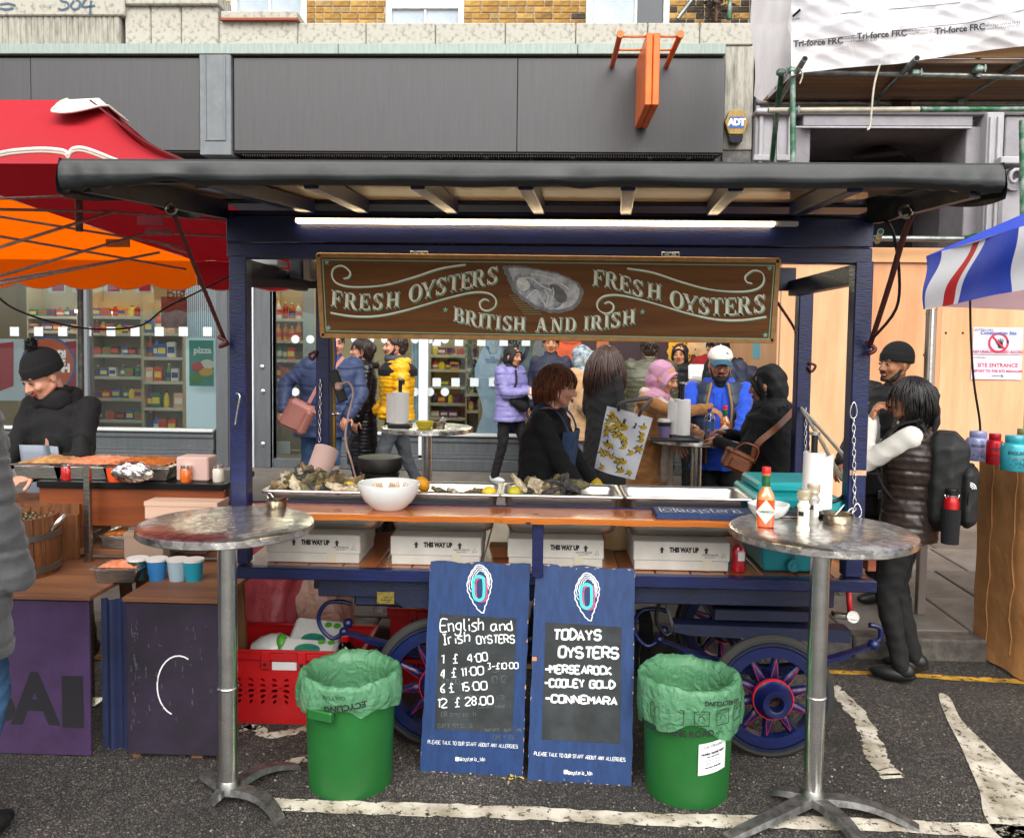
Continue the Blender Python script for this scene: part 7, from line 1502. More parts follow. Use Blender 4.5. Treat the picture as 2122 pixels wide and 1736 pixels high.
for i,(x0,x1,y0,y1,Y,col,v_,lb_)in enumerate(((2006,2046,893,962,4.66,'#8f93b8','#777ba0','lilac tea tin at the left of the row on the tan cloth stall'),(2047,2075,898,966,4.52,'#a8101c','#8a0c18','red tea tin between the lilac and the turquoise tins'),(2080,2130,902,970,4.30,'#3aa0ae','#2f8a98','turquoise ENGLISH TEA tin at the right edge'),(2105,2140,888,930,4.8,'#8f9a6c','#77825a','green lidded tea tin behind the turquoise one'))):
 cx_=P((x0+x1)/2,930,Y).x;w=P(x1,930,Y).x-P(x0,930,Y).x;z0_=tz;z1_=P((x0+x1)/2,y0,Y).z;h=z1_-z0_;t=thing('tea_tin',lb_,'tin',(cx_,Y,z0_),group='tea tins on the tan cloth stall');R_=w/2*1.15
 m_=M('tin_%d'%i,col,.3,.2,var=v_,vs=20);obj('tin_body',B().lathe([(0,0),(R_*.95,0),(R_,.005),(R_,h*.68),(R_*.9,h*.76),(R_*.66,h*.80),(0,h*.8)],(cx_,Y,z0_),28),m_,t,smooth='auto');obj('tin_lid',B().lathe([(R_*.68,h*.79),(R_*.72,h*.81),(R_*.72,h*.96),(R_*.68,h),(0,h)],(cx_,Y,z0_),28),m_,t,smooth='auto')
 def wr(x,y,yo):a=-pi/2-.12+x/R_;return V(cx_+(R_+.001)*cos(a),Y+(R_+.001)*sin(a),z0_+h*.5+y+yo)
 k=R_/.06
 text('lettering','ENGLISH TEA',.021*k,M('tin_ink','#1c2a3c',.6),t,(0,0,0),warp=lambda x,y:wr(x,y,h*.02),bold=.0006,sx=.85);text('lettering','FINE TEAS 80 BAGS',.009*k,M('tin_gold','#b5702a',.6),t,(0,0,0),warp=lambda x,y:wr(x,y,-h*.12))
 b=B();r=random.Random(i)
 for j in range(26):x,y=r.gauss(0,.018*k),r.gauss(-h*.28,h*.07);b.ribbon([wr(x,y,0),wr(x+r.uniform(-.008,.008),y+r.uniform(-.008,.008),0),wr(x+r.uniform(-.012,.012),y+r.uniform(-.01,.01),0)],.0016*k,(0,-1,0))
 obj('tin_drawing',b,M('tin_ink'),t,kind='stuff')
# people
SK={'light':M('skin_light','#cf9a80',.5,var='#bf8268',vs=9,sss=.08),'tan':M('skin_tan','#bd8562',.5,var='#a9714f',vs=9,sss=.08),'brown':M('skin_brown','#a06a48',.5,var='#8c5a3c',vs=9,sss=.08)}
LIP=M('lip_rose','#8f3f3c',.4);LIPD=M('lip_brown','#7a3c34',.45);EYEW=M('eye_white','#b5aca4',.3);EYED=M('eye_dark','#120c0a',.2)
HAIRM={'black':M('black_hair','#0d0b0b',.38,var='#1d1816',vs=20,stretch=(6,6,.6)),'dark':M('dark_brown_hair','#1f1512',.42,var='#35231c',vs=20,stretch=(6,6,.6)),'auburn':M('auburn_hair','#47200d',.42,var='#80421b',vs=24,stretch=(6,6,.5)),'brown':M('brown_hair','#2c1c18',.42,var='#4a322a',vs=24,stretch=(6,6,.5))}
JEAN=M('blue_denim','#23405f',.85,var='#34587c',vs=7,bump=.3,bs=90);JEANG=M('grey_denim','#363a3e',.85,var='#4c5156',vs=7,bump=.3,bs=90);TRB=M('black_trousers','#0a0a0b',.85,bump=.3,bs=60);TRG=M('grey_trousers','#63636a',.85,var='#75757b',vs=5,bump=.3,bs=50)
SHW2=M('white_trainer','#c9c9c9',.5);SHB=M('black_shoe','#111111',.5)
def ik(S,T,a,b_,hint):
 S,T=Vector(S),Vector(T);d=T-S;L_=min(d.length,(a+b_)*.995);d.normalize();c=(a*a-b_*b_+L_*L_)/(2*L_);h=math.sqrt(max(a*a-c*c,0));hn=Vector(hint);hn=(hn-d*hn.dot(d))
 hn=hn.normalized()if hn.length>1e-5 else Vector((0,0,-1));return S+d*c+hn*h,S+d*L_
def hand_mesh(b,w,d,pn,s=1,curl=.6,side=1):
 """palm and five fingers; w wrist, d pointing direction, pn palm-side normal"""
 d=Vector(d).normalized();pn=Vector(pn);pn=(pn-d*pn.dot(d)).normalized();x=d.cross(pn)*side;R=Matrix((x,d,pn)).transposed();w=Vector(w)
 b.ell(w+d*.045*s,(.038*s,.052*s,.016*s),R=R,nu=12,nv=8)
 for k,(off,l,r_)in enumerate(((-.029,.058,.0078),(-.010,.070,.0086),(.010,.075,.0088),(.028,.068,.0084))):
  p=w+d*.082*s+x*off*s;dd=d;c=curl*(1-.08*k)
  for j,f in enumerate((.45,.32,.27)):
   dd=(Matrix.Rotation(-c*(.55 if j==0 else.8)*side,3,x)@dd)if False else(dd*cos(c*.7)+pn*sin(c*.7)).normalized();pn2=pn
   q=p+dd*l*f*s;b.tcap(p,q,r_*s*(1-.1*j),r_*s*(.9-.1*j),8);p=q
   pn=(pn-dd*pn.dot(dd));pn=pn.normalized()if pn.length>.1 else pn2
  pn=Vector(R.col[2])
 p=w+d*.025*s+x*.033*s;dd=(d*.7+x*.65+pn*.35).normalized();q=p+dd*.035*s;b.tcap(p,q,.0115*s,.010*s,8);b.tcap(q,q+(dd*.5+d*.6+pn*.3).normalized()*.03*s,.010*s,.0085*s,8)
def person(label,x,ytop,Y,rz,skin='tan',g=None,hair=None,hairm='black',top=None,legs=TRB,shoe=SHB,lean=(0,0),hands=((.24,-.10,.82),(-.24,-.10,.82)),hint=((.6,.6,-.6),(-.6,.6,-.6)),head=(0,0),feet=((.10,0),(-.10,0)),hat_add=.02,beard=0,flare=0,build=1,hd=(None,None),curl=.7,pn=((-.3,0,-1),(.3,0,-1)),smile=0,seed=1,vox=.0085,showhands=(1,1)):
 g=pz(Y)if g is None and Y>KY else(g or 0);bx=P(x,800,Y).x;h=P(x,ytop,Y).z-g-hat_add;s=h/1.7
 T=thing('person',label,'person',(bx,Y,g),rz=radians(rz),local=True)
 lx,ly=lean
 def off(z):k=max(0,(z-.9)/.55);return Vector((lx*k,ly*k,-.25*(lx*lx+ly*ly)*k))
 hs=(.5+.5*s)*1.05;S_=s
 S=lambda x_,y_,z_,s=s:(Vector((x_,y_,z_))+off(z_))*s
 B1=build
 nk,hc=S(0,.01,1.45),S(0,-.015,1.585)
 Hm=Matrix.Rotation(radians(head[0]),3,'Z')@Matrix.Rotation(radians(head[1]),3,'X')
 hc=nk+Hm@(Vector((0,-.022,.135))*hs)+Vector((0,0,.11*(s-hs)))
 H=lambda x_,y_,z_,s=hs:hc+Hm@(Vector((x_,y_,z_))*s)
 b=B()
 b.tcap(S(0,0,.95),S(0,.0,1.25),.11*s*B1,.12*s*B1);b.tcap(S(-.12,0,1.36),S(.12,0,1.36),.06*s,.06*s);b.tcap(S(0,.012,1.36),hc+Hm@Vector((0,.02,-.05))*s,.054*s,.050*s)
 hipL,hipR=S(.09,0,.90),S(-.09,0,.90);ft=[Vector((f[0],f[1],.09))*1 for f in feet];ft=[Vector((f.x*s,f.y*s,.09*s+(f.z-.09)*0))for f in ft]
 knees=[]
 for hip,f in((hipL,ft[0]),(hipR,ft[1])):
  kn,f2=ik(hip,f,.42*s,.41*s,(0,-1,0));knees.append((kn,f2));b.tcap(hip,kn,.075*s,.052*s);b.tcap(kn,f2,.05*s,.038*s)
 arms=[]
 for i,(sx_,hd_)in enumerate(((1,hands[0]),(-1,hands[1]))):
  sh=S(.175*B1*sx_,.01,1.395);el,wr=ik(sh,Vector(hd_)*s,.285*s,.25*s,hint[i]);arms.append((sh,el,wr));b.tcap(sh,el,.045*s,.036*s);b.tcap(el,wr,.036*s,.026*s)
 s=hs
 b.ell(H(0,.012,.028),(.074*s,.092*s,.084*s),R=Hm,nu=20,nv=14);b.ell(H(0,-.022,-.022),(.060*s,.068*s,.080*s),R=Hm,nu=18,nv=12);b.ell(H(0,-.045,-.075),(.036*s,.036*s,.030*s),R=Hm)
 b.tcap(H(0,-.086,.012),H(0,-.106,-.022),.008*s,.0125*s,8);b.ell(H(.011,-.094,-.026),.0085*s,nu=8,nv=6);b.ell(H(-.011,-.094,-.026),.0085*s,nu=8,nv=6)
 b.tcap(H(-.034,-.076,.03),H(.034,-.076,.03),.0115*s,.0115*s,8)
 for sx_ in(1,-1):b.ell(H(.036*sx_,-.064,-.022),.021*s,nu=10,nv=8);b.ell(H(.073*sx_,.006,-.008),(.009*s,.019*s,.030*s),R=Hm@Matrix.Rotation(.3*sx_,3,'Z'),nu=8,nv=8);b.tcap(H(.03*sx_,-.05,-.07),H(.055*sx_,.0,-.045),.018*s,.018*s,8)
 body=remesh(b,vox*.8,3,.5);s=S_
 for i,(sh,el,wr)in enumerate(arms):
  if showhands[i]:d=Vector(hd[i])if hd[i]else(wr-el);hand_mesh(body,wr+d.normalized()*.0,d,pn[i],s*1.0,curl,1 if i==0 else-1)
 body.m=[0]*len(body.f);obj('body',body,SK[skin],T,smooth=True)
 s=hs
 for sx_ in(1,-1):
  e=B().ell(H(.030*sx_,-.0815,.010),(.0135*s,.007*s,.0062*s),R=Hm,nu=12,nv=8);e.c=1;e.ell(H(.030*sx_,-.086,.010),(.0062*s,.0045*s,.006*s),R=Hm,nu=10,nv=6);eo=obj('eye',e,[EYEW,EYED],T,smooth=True)
  obj('eyelid',B().tube([H(.016*sx_,-.0865,.011),H(.024*sx_,-.0895,.0165),H(.034*sx_,-.0885,.0165),H(.044*sx_,-.0815,.011)],.0024*s,5),SK[skin]if skin!='light' else EYED,T,smooth=True)
  obj('eyebrow',B().tube([H(.014*sx_,-.0895,.030),H(.028*sx_,-.089,.036),H(.046*sx_,-.079,.030)],[.0028*s,.0036*s,.002*s],5),HAIRM['black' if hairm=='black' else 'dark'],T,smooth=True)
 w_=.022+.006*smile;lb=B().tube([H(-w_,-.086,-.050+.006*smile),H(-.008,-.0985,-.050),H(0,-.0985,-.0515),H(.008,-.0985,-.050),H(w_,-.086,-.050+.006*smile)],[.002*s,.0048*s,.0045*s,.0048*s,.002*s],6);lb.tube([H(-w_*.9,-.086,-.053+.004*smile),H(0,-.0965,-.0615),H(w_*.9,-.086,-.053+.004*smile)],[.002*s,.0062*s,.002*s],6)
 obj('lips',lb,LIP if skin=='light' or not beard else LIPD,T,smooth=True)
 if smile:obj('teeth',B().tube([H(-w_*.7,-.0905,-.0545),H(0,-.0985,-.0562),H(w_*.7,-.0905,-.0545)],.0028*s,5),M('teeth_white','#cfc8bc',.3),T,smooth=True)
 if beard:
  bb=B();bb.ell(H(0,-.052,-.088),(.047*s,.046*s,.030*s*beard),R=Hm,nu=16,nv=10)
  if beard>.8:bb.ell(H(0,-.055,-.12),(.036*s,.036*s,.045*s),R=Hm)
  for sx_ in(1,-1):bb.tcap(H(.056*sx_,-.012,-.03),H(.040*sx_,-.048,-.078),.014*s,.020*s,8)
  bb.tcap(H(-.022,-.092,-.042),H(.022,-.092,-.042),.006*s,.006*s,8)
  rb=remesh(bb,.005,2);rr=np.random.RandomState(2);displace(rb,lambda c:.002*np.sin(c[:,0]*900)*np.sin(c[:,2]*700));obj('beard',rb,M('beard_black','#0c0a0a',.75,bump=.6,bs=200),T,smooth=True)
 s=S_
 t_=top or{};tm=t_.get('mat',BLACKF);kind=t_.get('kind','coat');hem=t_.get('hem',.72);w=t_.get('w',1.0)*B1;hw=t_.get('hemw',1.05);q=t_.get('quilt',.075);sw=t_.get('sleeve',1.0)
 def ring_r(z):
  pr_=[(hem-.01,.175*hw,.13*hw),(max(hem+.02,.86),.178,.135),(1.05,.163,.122),(1.28,.188,.135),(1.385,.188,.105),(1.43,.12,.085),(1.47,.072,.068)]
  pr_=sorted(pr_);
  for(a,r0,r1),(c,r2,r3)in zip(pr_[:-1],pr_[1:]):
   if z<=c:k=(z-a)/(c-a);k=k*k*(3-2*k)if c>1.2 else k;return r0+(r2-r0)*k,r1+(r3-r1)*k
  return pr_[-1][1:]
 def torso(z0,z1,infl=0,ww=w):
  rg=[];n_=int((z1-z0)/.0135)+2
  for i in range(n_+1):
   z=z0+(z1-z0)*i/n_;rx_,ry_=ring_r(z);k=1
   if kind in('puffer','vest'):k=1+.05*(abs(sin(pi*z/q))**.5-.6)
   o=off(z);rg.append((z*s,o.x*s,o.y*s,(rx_*ww*k+infl)*s,(ry_*ww*k+infl)*s))
  return B().rings(rg,30,1,2.3)
 tb_=torso(hem,1.465)
 def sleeves(bb,r0,r1,r2,puff,upto=1.0):
  for(sh,el,wr)in arms:
   wr2=el.lerp(wr,upto)
   if puff:
    for(a,c,ra,rc)in((sh,el,r0,r1),(el,wr2,r1,r2)):
     L_=(c-a).length;n_=max(2,int(L_/(.052*s)));dd=(c-a).normalized();R=Matrix(frame(dd)).transposed()
     for i in range(n_):p=a.lerp(c,(i+.5)/n_);r_=ra+(rc-ra)*(i+.5)/n_;bb.ell(p,(r_*1.03,r_*1.03,L_/n_*.66),R=R@Matrix.Rotation(.25*sin(i*2.3),3,'X'),nu=14,nv=8)
     bb.tcap(a,c,ra*.93,rc*.93)
   else:bb.tcap(sh,el,r0,r1,14);bb.tcap(el,wr2,r1,r2,14)
 sl_sep=t_.get('sleeve_mat');r0,r1,r2=.068*s*sw*B1,.058*s*sw,.047*s*sw
 tgt=tb_ if not sl_sep else B();sleeves(tgt,r0,r1,r2,kind=='puffer')
 if t_.get('hood'):
  tb_.tcap(S(-.07,.085,1.43),S(.07,.085,1.43),.060*s,.060*s);tb_.tcap(S(-.09,.04,1.46),S(-.03,-.06,1.42),.035*s,.03*s);tb_.tcap(S(.09,.04,1.46),S(.03,-.06,1.42),.035*s,.03*s);tb_.ell(S(0,.10,1.38),(.09*s,.05*s,.08*s))
 if t_.get('collar',1)and not t_.get('hood'):tb_.lathe([(.074*s,-.02*s),(.083*s,.03*s),(.078*s,.05*s),(.064*s,.045*s),(.06*s,-.02*s),(.074*s,-.02*s)],S(0,.008,1.46),20)
 rt=remesh(tb_,vox*1.15,2);amp=t_.get('fold',.006 if kind=='coat' else.0038);displace(rt,folds(amp,15/s,seed));rt.n=rt.n;displace(rt,folds(amp*.35,37/s,seed+7,(.6,.5,.5)))
 if kind in('puffer','vest'):displace(rt,lambda c:-.0085*np.exp(-((((c[:,2]/s+.006*np.sin(c[:,0]*23+seed))%q)-q/2)/.0075)**2)-.002*np.abs(np.sin(c[:,0]*70+c[:,1]*50+seed))*np.exp(-((((c[:,2]/s)%q)-q/2)/.02)**2))
 if 1:obj(t_.get('name','coat'),rt,tm,T,smooth=True)
 if sl_sep:r_2=remesh(tgt,vox*1.15,2);displace(r_2,folds(.004,18,seed+1));obj('sleeves',r_2,sl_sep,T,smooth=True)
 lb2=B()
 for i,(hip,(kn,f2))in enumerate(zip((hipL,hipR),knees)):
  lb2.tcap(hip+Vector((0,0,.06*s)),kn,.098*s*B1,.070*s,14);lb2.tcap(kn,f2+Vector((0,0,.0)),.068*s,(.055+.03*flare)*s,14)
 lb2.tcap(S(-.05,0,.93),S(.05,0,.93),.11*s,.11*s)
 rl=remesh(lb2,.012,2);displace(rl,folds(.006,16,seed+3,(.1,.3,1.2)));obj('trousers',rl,legs,T,smooth=True)
 for i,(kn,f2)in enumerate(knees):
  sb=B().ell(f2+Vector((0,-.045*s,-.045*s)),(.045*s,.125*s,.042*s),nu=16,nv=10).ell(f2+Vector((0,.02*s,-.02*s)),(.042*s,.055*s,.05*s));sb.xf(lambda v:Vector((v.x,v.y,max(v.z,.004))));obj('shoe',sb,shoe,T,smooth=True)
 s=hs
 Rm=Hm;hm=HAIRM[hairm];r=random.Random(seed)
 def strands(n_,L_,rad,spread=1.0,start=(0,.01,.03),fr=.25,wave=.006,down=.3,cond=None):
  sb=B();k=0
  while k<n_:
   a,t=r.uniform(0,2*pi),r.uniform(0,1.9);d=Vector((sin(t)*cos(a),sin(t)*sin(a),cos(t)))
   if d.y<(-.15 if hair=='mop' else-.35)and d.z<fr+(.25 if hair=='mop' else 0):continue
   if cond and not cond(d):continue
   k+=1;p=Vector(start)+Vector((d.x*.084,d.y*.103,d.z*.098));pts=[];v=(d*.25+Vector((d.x*.3,d.y*.3,-1))).normalized()
   tang=(Vector((0,0,-1))-d*Vector((0,0,-1)).dot(d));tang=tang.normalized()if tang.length>.05 else Vector((r.uniform(-1,1),r.uniform(-1,1),0)).normalized()
   for j in range(7):
    u=j/6;q=p+tang*L_*u*.55*(1-u*.3)+Vector((0,0,-1))*L_*u*u*.55+d*(.010*sin(u*2.4))*spread+Vector((wave*sin(u*8+a*3),wave*cos(u*7+a),0));
    e=q-Vector(start);m=math.sqrt((e.x/.082)**2+(e.y/.100)**2+(e.z/.095)**2)
    if m<1.02 and e.z>-.05:q=Vector(start)+e/max(m,.01)*1.02
    pts.append(H(*q))
   sb.tube(pts,[rad*s*(1-.75*abs(i_/6-.3))for i_ in range(7)],5)
  return sb
 if hair in('short','mop','long','bun','bob'):
  hb=B();hb.ell(H(0,.020,.040),(.083*s,.096*s,.086*s),R=Hm,nu=24,nv=16)
  if hair!='short':hb.ell(H(0,.045,-.015),(.078*s,.07*s,.085*s),R=Hm)
  if hair=='bun':hb.ell(H(0,.10,.02),(.05*s,.05*s,.05*s),R=Hm);hb.ell(H(0,.06,-.05),(.06*s,.05*s,.06*s),R=Hm)
  if hair in('short',):
   hb.ell(H(0,.05,-.03),(.068*s,.05*s,.05*s),R=Hm)
  rh=remesh(hb,.006,3);displace(rh,lambda c:.0035*np.sin(c[:,0]*160+c[:,1]*120)*np.sin(c[:,1]*150-c[:,2]*60));obj('hair',rh,hm,T,smooth=True)
  n_,L_,rad,sp_,wv={'short':(150,.05,.0045,.4,.003),'mop':(760,.13,.0027,1.3,.006),'long':(560,.40,.0040,1.2,.008),'bun':(300,.11,.0028,.5,.002),'bob':(800,.155,.0026,1.0,.002)}[hair]
  obj('hair_locks',strands(n_,L_,rad,sp_,wave=wv,fr=.45 if hair!='short' else.6),hm,T,smooth=True,kind='stuff')
 ctx=dict(T=T,H=H,S=S,s=S_,hs=hs,Hm=Hm,hc=hc,nk=nk,arms=arms,off=off,r=r,knees=knees);return ctx
def hijab(c,m,drape=1,nm='hijab',seed=0,tail=None):
 H,S,s,Hm=c['H'],c['S'],c['hs'],c['Hm'];b=B()
 b.ell(H(0,.026,.034),(.090*s,.100*s,.092*s),R=Hm,nu=24,nv=16);b.ell(H(0,.045,-.03),(.088*s,.078*s,.10*s),R=Hm,nu=20,nv=12)
 pts=[H(.070*sin(a),-.040-.030*cos(a)*(1 if cos(a)>0 else.9)-.012,.062*0+.075*cos(a)-.012+(-.01 if cos(a)<0 else 0))for a in[2*pi*k/20 for k in range(20)]]
 b.tube(pts,.014*s,8,closed=True);b.tube([H(.073*sin(a),-.02-.01*cos(a),.085*cos(a)-.008)for a in[2*pi*k/20 for k in range(20)]],.020*s,8,closed=True)
 b.tcap(H(-.03,-.035,-.108),H(.03,-.035,-.108),.026*s,.026*s);b.ell(H(0,.0,-.115),(.075*s,.066*s,.05*s),R=Hm)
 if drape:b.ell(S(0,-.0,1.43),(.135*s*drape,.115*s*drape,.07*s));b.ell(S(0,-.05,1.35),(.10*s*drape,.07*s*drape,.09*s))
 rb=remesh(b,.0068,3);displace(rb,folds(.0055,24,seed,(.5,.4,.7)));return obj(nm,rb,m,c['T'],smooth=True)
def beanie(c,m,pom=False,nm='beanie'):
 H,s,Hm=c['H'],c['hs'],c['Hm'];b=B().ell(H(0,.022,.055),(.088*s,.102*s,.092*s),R=Hm,nu=28,nv=16,fn=lambda q:1 if q.z>-.25 else.93)
 b.lathe([(.088*s,-.03*s),(.093*s,-.02*s),(.093*s,.02*s),(.086*s,.03*s),(.075*s,0),(.088*s,-.03*s)],H(0,.016,.042),28,R=Hm@Matrix.Rotation(-.12,3,'X'),sy=1.12)
 rb=remesh(b,.006,2);obj(nm,rb,m,c['T'],smooth=True)
 if pom:
  pb_=B();r=random.Random(1)
  for i in range(260):d=Vector((r.gauss(0,1),r.gauss(0,1),r.gauss(0,1))).normalized();p=H(0,.03,.165);f=frame(d);pb_.face([p,p+d*.036*s+f[0]*.004,p+d*.042*s-f[0]*.004])
  pb_.ell(H(0,.03,.165),.028*s);obj('pompom',pb_,m,c['T'])
def backpack(c,m,label=None,w=.15,h=.23,zc=1.18,yd=.24,big=1):
 S,s,T=c['S'],c['s'],c['T']
 b=B().cb(S(0,yd,zc),(2*w*s,.17*s,2*h*s),ch=.06*s);b.cb(S(0,yd+.09,zc-.07),(1.7*w*s,.10*s,1.2*h*s),ch=.04*s);rb=remesh(b,.010,5,.6);displace(rb,folds(.004,16,4));bp=obj('backpack',rb,m,None,smooth=True)if False else None
 return rb
DEN=M('dark_denim_apron','#1c2f4a',.85,var='#2c466a',vs=9,bump=.4,bs=80);KNB=M('black_knit','#070708',.9,var='#0b0b0d',vs=5,bump=.3,bs=90)
c=person('person with auburn mop hair in a black top and denim apron working behind the trays',1120,752,4.74,76,'light',hair='mop',hairm='auburn',hat_add=.02,top=dict(mat=KNB,hem=.86,w=1.15,kind='coat',collar=0),head=(18,10),lean=(0,-.06),hands=((.18,-.34,.93),(-.10,-.36,.90)),hint=((.5,.6,-.5),(-.6,.5,-.5)),seed=3)
S,s,T,H=c['S'],c['s'],c['T'],c['H']
ab=B().grid(lambda u,v:S(-.16+.32*u,-.172*math.sqrt(max(0,1-((u-.5)*.32/.24)**2))-.004,.62+.72*v)+Vector((0,-.006*sin(u*13+v*5),0)),20,30);obj('apron',ab,DEN,T,smooth=True,solid=.004)
for sx_ in(1,-1):obj('apron_strap',B().ribbon(smoothpts([S(.11*sx_,-.15,1.33),S(.12*sx_,-.10,1.42),S(.085*sx_,.0,1.485),S(.06*sx_,.09,1.44),S(0,.15,1.25)],5),.03,(0,-1,.4)),DEN,T,solid=.004)
obj('apron_tie',B().tube(smoothpts([S(-.18,-.02,.99),S(-.12,-.145,.98),S(0,-.17,.98),S(.12,-.145,.98),S(.18,-.02,.99)],5),.012,6),DEN,T,smooth=True);obj('apron_tie',B().tube(smoothpts([S(.02,-.17,.98),S(.05,-.19,.9),S(.03,-.18,.8)],5),.008,6),DEN,T)
gb2=B();wr=c['arms'][0][2];hand_mesh(gb2,wr,Vector((0,-.5,-.8)),(1,0,0),1.12*s,.5,1);gb2.tcap(wr,c['arms'][0][1].lerp(wr,.75),.042,.05);rb=remesh(gb2,.006,1);obj('rubber_glove',rb,M('yellow_rubber','#cfa90c',.45),T,smooth=True)
CAMEL=M('camel_wool','#8f5f30',.9,var='#a3713f',vs=6,bump=.3,bs=90,sheen=.3);CREAMW=M('cream_scarf','#c9b8a6',.9,var='#a89684',vs=9,bump=.4,bs=60)
c=person('woman in a pink hijab and long camel coat reaching over the rear table',1346,738,5.9,58,'tan',legs=CAMEL,top=dict(mat=CAMEL,hem=.28,w=1.08,hemw=1.6,fold=.009),head=(6,18),lean=(0,-.05),hands=((.08,-.40,1.14),(-.04,-.50,1.36)),hint=((.9,.1,-.5),(-1,.1,-.5)),hat_add=.035,hd=((-.1,-1,-.25),(.2,-1,-.4)),curl=.9,smile=.5,seed=5)
PKH=M('pink_hijab_cloth','#a87890',.8,var='#b98aa0',vs=4,bump=.15,bs=60);hijab(c,PKH,.95,seed=2);S,s,T=c['S'],c['s'],c['T']
b=B()
for sx_ in(1,-1):b.tcap(S(.07*sx_,.03,1.46),S(.075*sx_,-.13,1.36),.04*s,.045*s)
b.tcap(S(-.08,.06,1.46),S(.08,.06,1.46),.045*s,.045*s)
for z0_,z1_ in((1.36,1.1),(1.1,.8),(.8,.42)):b.tcap(S(.065,-.14,z0_),S(.06,-.15,max(z1_,.62)),.042*s,.04*s);b.tcap(S(-.02,-.14,z0_),S(-.03,-.15,max(z1_,.85)),.042*s,.038*s)
rb=remesh(b,.009,2);displace(rb,folds(.004,14,9,(1,.4,.1)));obj('scarf',rb,CREAMW,T,smooth=True);obj('sleeve_button',B().ell(c['arms'][0][1].lerp(c['arms'][0][2],.62)+Vector((-.03,0,.045)),(.014,.014,.008)),M('button_pearl','#c9b596',.3,.5),T,smooth=True)
tw=c['T'].matrix_world if 0 else None
def wpt(c,p):o=c['T'];return Vector(o.location)+Matrix.Rotation(o.rotation_euler.z,3,'Z')@Vector(p)
TOTE=M('tote_canvas','#dddfe6',.85,bump=.2,bs=60)
p0=P(1289,918,5.35);t=thing('tote_bag','white tote bag printed with yellow lemons and dark leaves hanging from the camel coat arm','tote bag',p0);wq,hq=.135,.205
ax=Vector((.80,-.25,0)).normalized();ti=.22
def tf(u,v,d=0):x_,z_=(u-.5)*2*wq*(1+.12*v),(v-.5)*2*hq;X=x_*cos(ti)-z_*sin(-ti)*1;Z=z_*cos(ti)+x_*sin(-ti);n_=Vector((ax.y,-ax.x,0));n_=-n_ if n_.y>0 else n_;return p0+ax*X+V(0,0,Z)+n_*(.045*sin(pi*u)*(1.1-.6*v)+.006*sin(v*11+u*7)+d)
obj('bag_front',B().grid(lambda u,v:tf(u,v),20,24),TOTE,t,smooth=True);obj('bag_back',B().grid(lambda u,v:tf(u,v)+Vector((.25,.8,0)).normalized()*.09*sin(pi*u)*(1-v*.5),20,24),TOTE,t,smooth=True)
r=random.Random(12);YL=M('lemon_print','#c9a51c',.8);LF=M('leaf_print_dark','#1c2423',.8);LG=M('leaf_print_grey','#5f7f7a',.8)
for i in range(46):
 u,v=r.uniform(.08,.92),r.uniform(.05,.92);a=r.random()*pi
 def el(ru,rv,m,nm,dd,du=0,dv=0):n=12;cc=tf(u+du,v+dv,dd);b=B().add([cc]+[tf(u+du+ru*cos(2*pi*k/n)*cos(a)-rv*sin(2*pi*k/n)*sin(a),v+dv+(ru*cos(2*pi*k/n)*sin(a)+rv*sin(2*pi*k/n)*cos(a))*.62,dd)for k in range(n)],[(0,1+k,1+(k+1)%n)for k in range(n)]);obj(nm,b,m,t)
 el(.075,.055,YL,'printed_lemon',.002);a+=1.2;el(.05,.014,LF,'printed_leaf',.0025,.06*cos(a),.05*sin(a));a+=1.3;el(.045,.016,LG,'printed_leaf',.0024,.07*cos(a),.05*sin(a))
obj('bag_patch',B().face([tf(.42,.80,.003),tf(.72,.78,.003),tf(.73,.87,.003),tf(.43,.89,.003)]),M('patch_grey','#55504c',.7),t)
sh_=wpt(c,S(.17,0,1.42));
for uu in(.28,.72):obj('bag_handle',B().tube(smoothpts([tf(uu,.99),tf(uu,1.12)+V(.01,-.01,0),(tf(.6,1.2)+sh_)/2,P(1312,826,5.5)],5),.011,6),M('handle_grey','#4b4547',.7),t,smooth=True)
HOOD=M('royal_blue_fleece','#0c3fb0',.85,var='#0f49c4',vs=5,bump=.25,bs=60,sheen=.2);VST=M('navy_gilet','#1c2638',.5,var='#243046',vs=5)
c=person('bearded man in a white cap, blue hoodie and navy gilet behind the rear table',1490,714,5.98,-10,'tan',top=dict(mat=HOOD,hem=.80,w=1.08,kind='coat',name='hoodie',hood=1,fold=.007),head=(4,10),hands=((.10,-.44,1.02),(-.26,-.42,1.03)),hint=((.9,.2,-.6),(-.9,.2,-.6)),beard=1.25,build=1.1,hat_add=.03,curl=1.0,seed=8)
S,s,T,H,Hm=c['S'],c['s'],c['T'],c['H'],c['Hm'];vb=B();rg=[]
for i in range(46):
 z=.86+(1.45-.86)*i/45;rx_=.205 if z<1.3 else.205-(z-1.3)*.45;ry_=.155 if z<1.3 else.155-(z-1.3)*.35;k=1+.06*(abs(sin(pi*z/.085))**.5-.6);rg.append((z*s,c['off'](z).x*s,c['off'](z).y*s,rx_*k*s,ry_*k*s))
n=40;vs=[];
for z,cx_,cy_,rx_,ry_ in rg:
 for i in range(n+1):a=-pi/2+.42+(2*pi-.84)*i/n;vs.append((cx_+rx_*1.04*cos(a),cy_+ry_*1.06*sin(a),z))
vb.add(vs,[(j*(n+1)+i,j*(n+1)+i+1,(j+1)*(n+1)+i+1,(j+1)*(n+1)+i)for j in range(len(rg)-1)for i in range(n)]);obj('gilet',vb,VST,T,smooth=True,solid=.025)
obj('gilet_lining',B().tube([Vector(vs[j*(n+1)])+Vector((0,-.012,0))for j in range(0,46,3)],.010,5).tube([Vector(vs[j*(n+1)+n])+Vector((0,-.012,0))for j in range(0,46,3)],.010,5),M('tan_lining','#8a6a3a',.8),T,smooth=True)
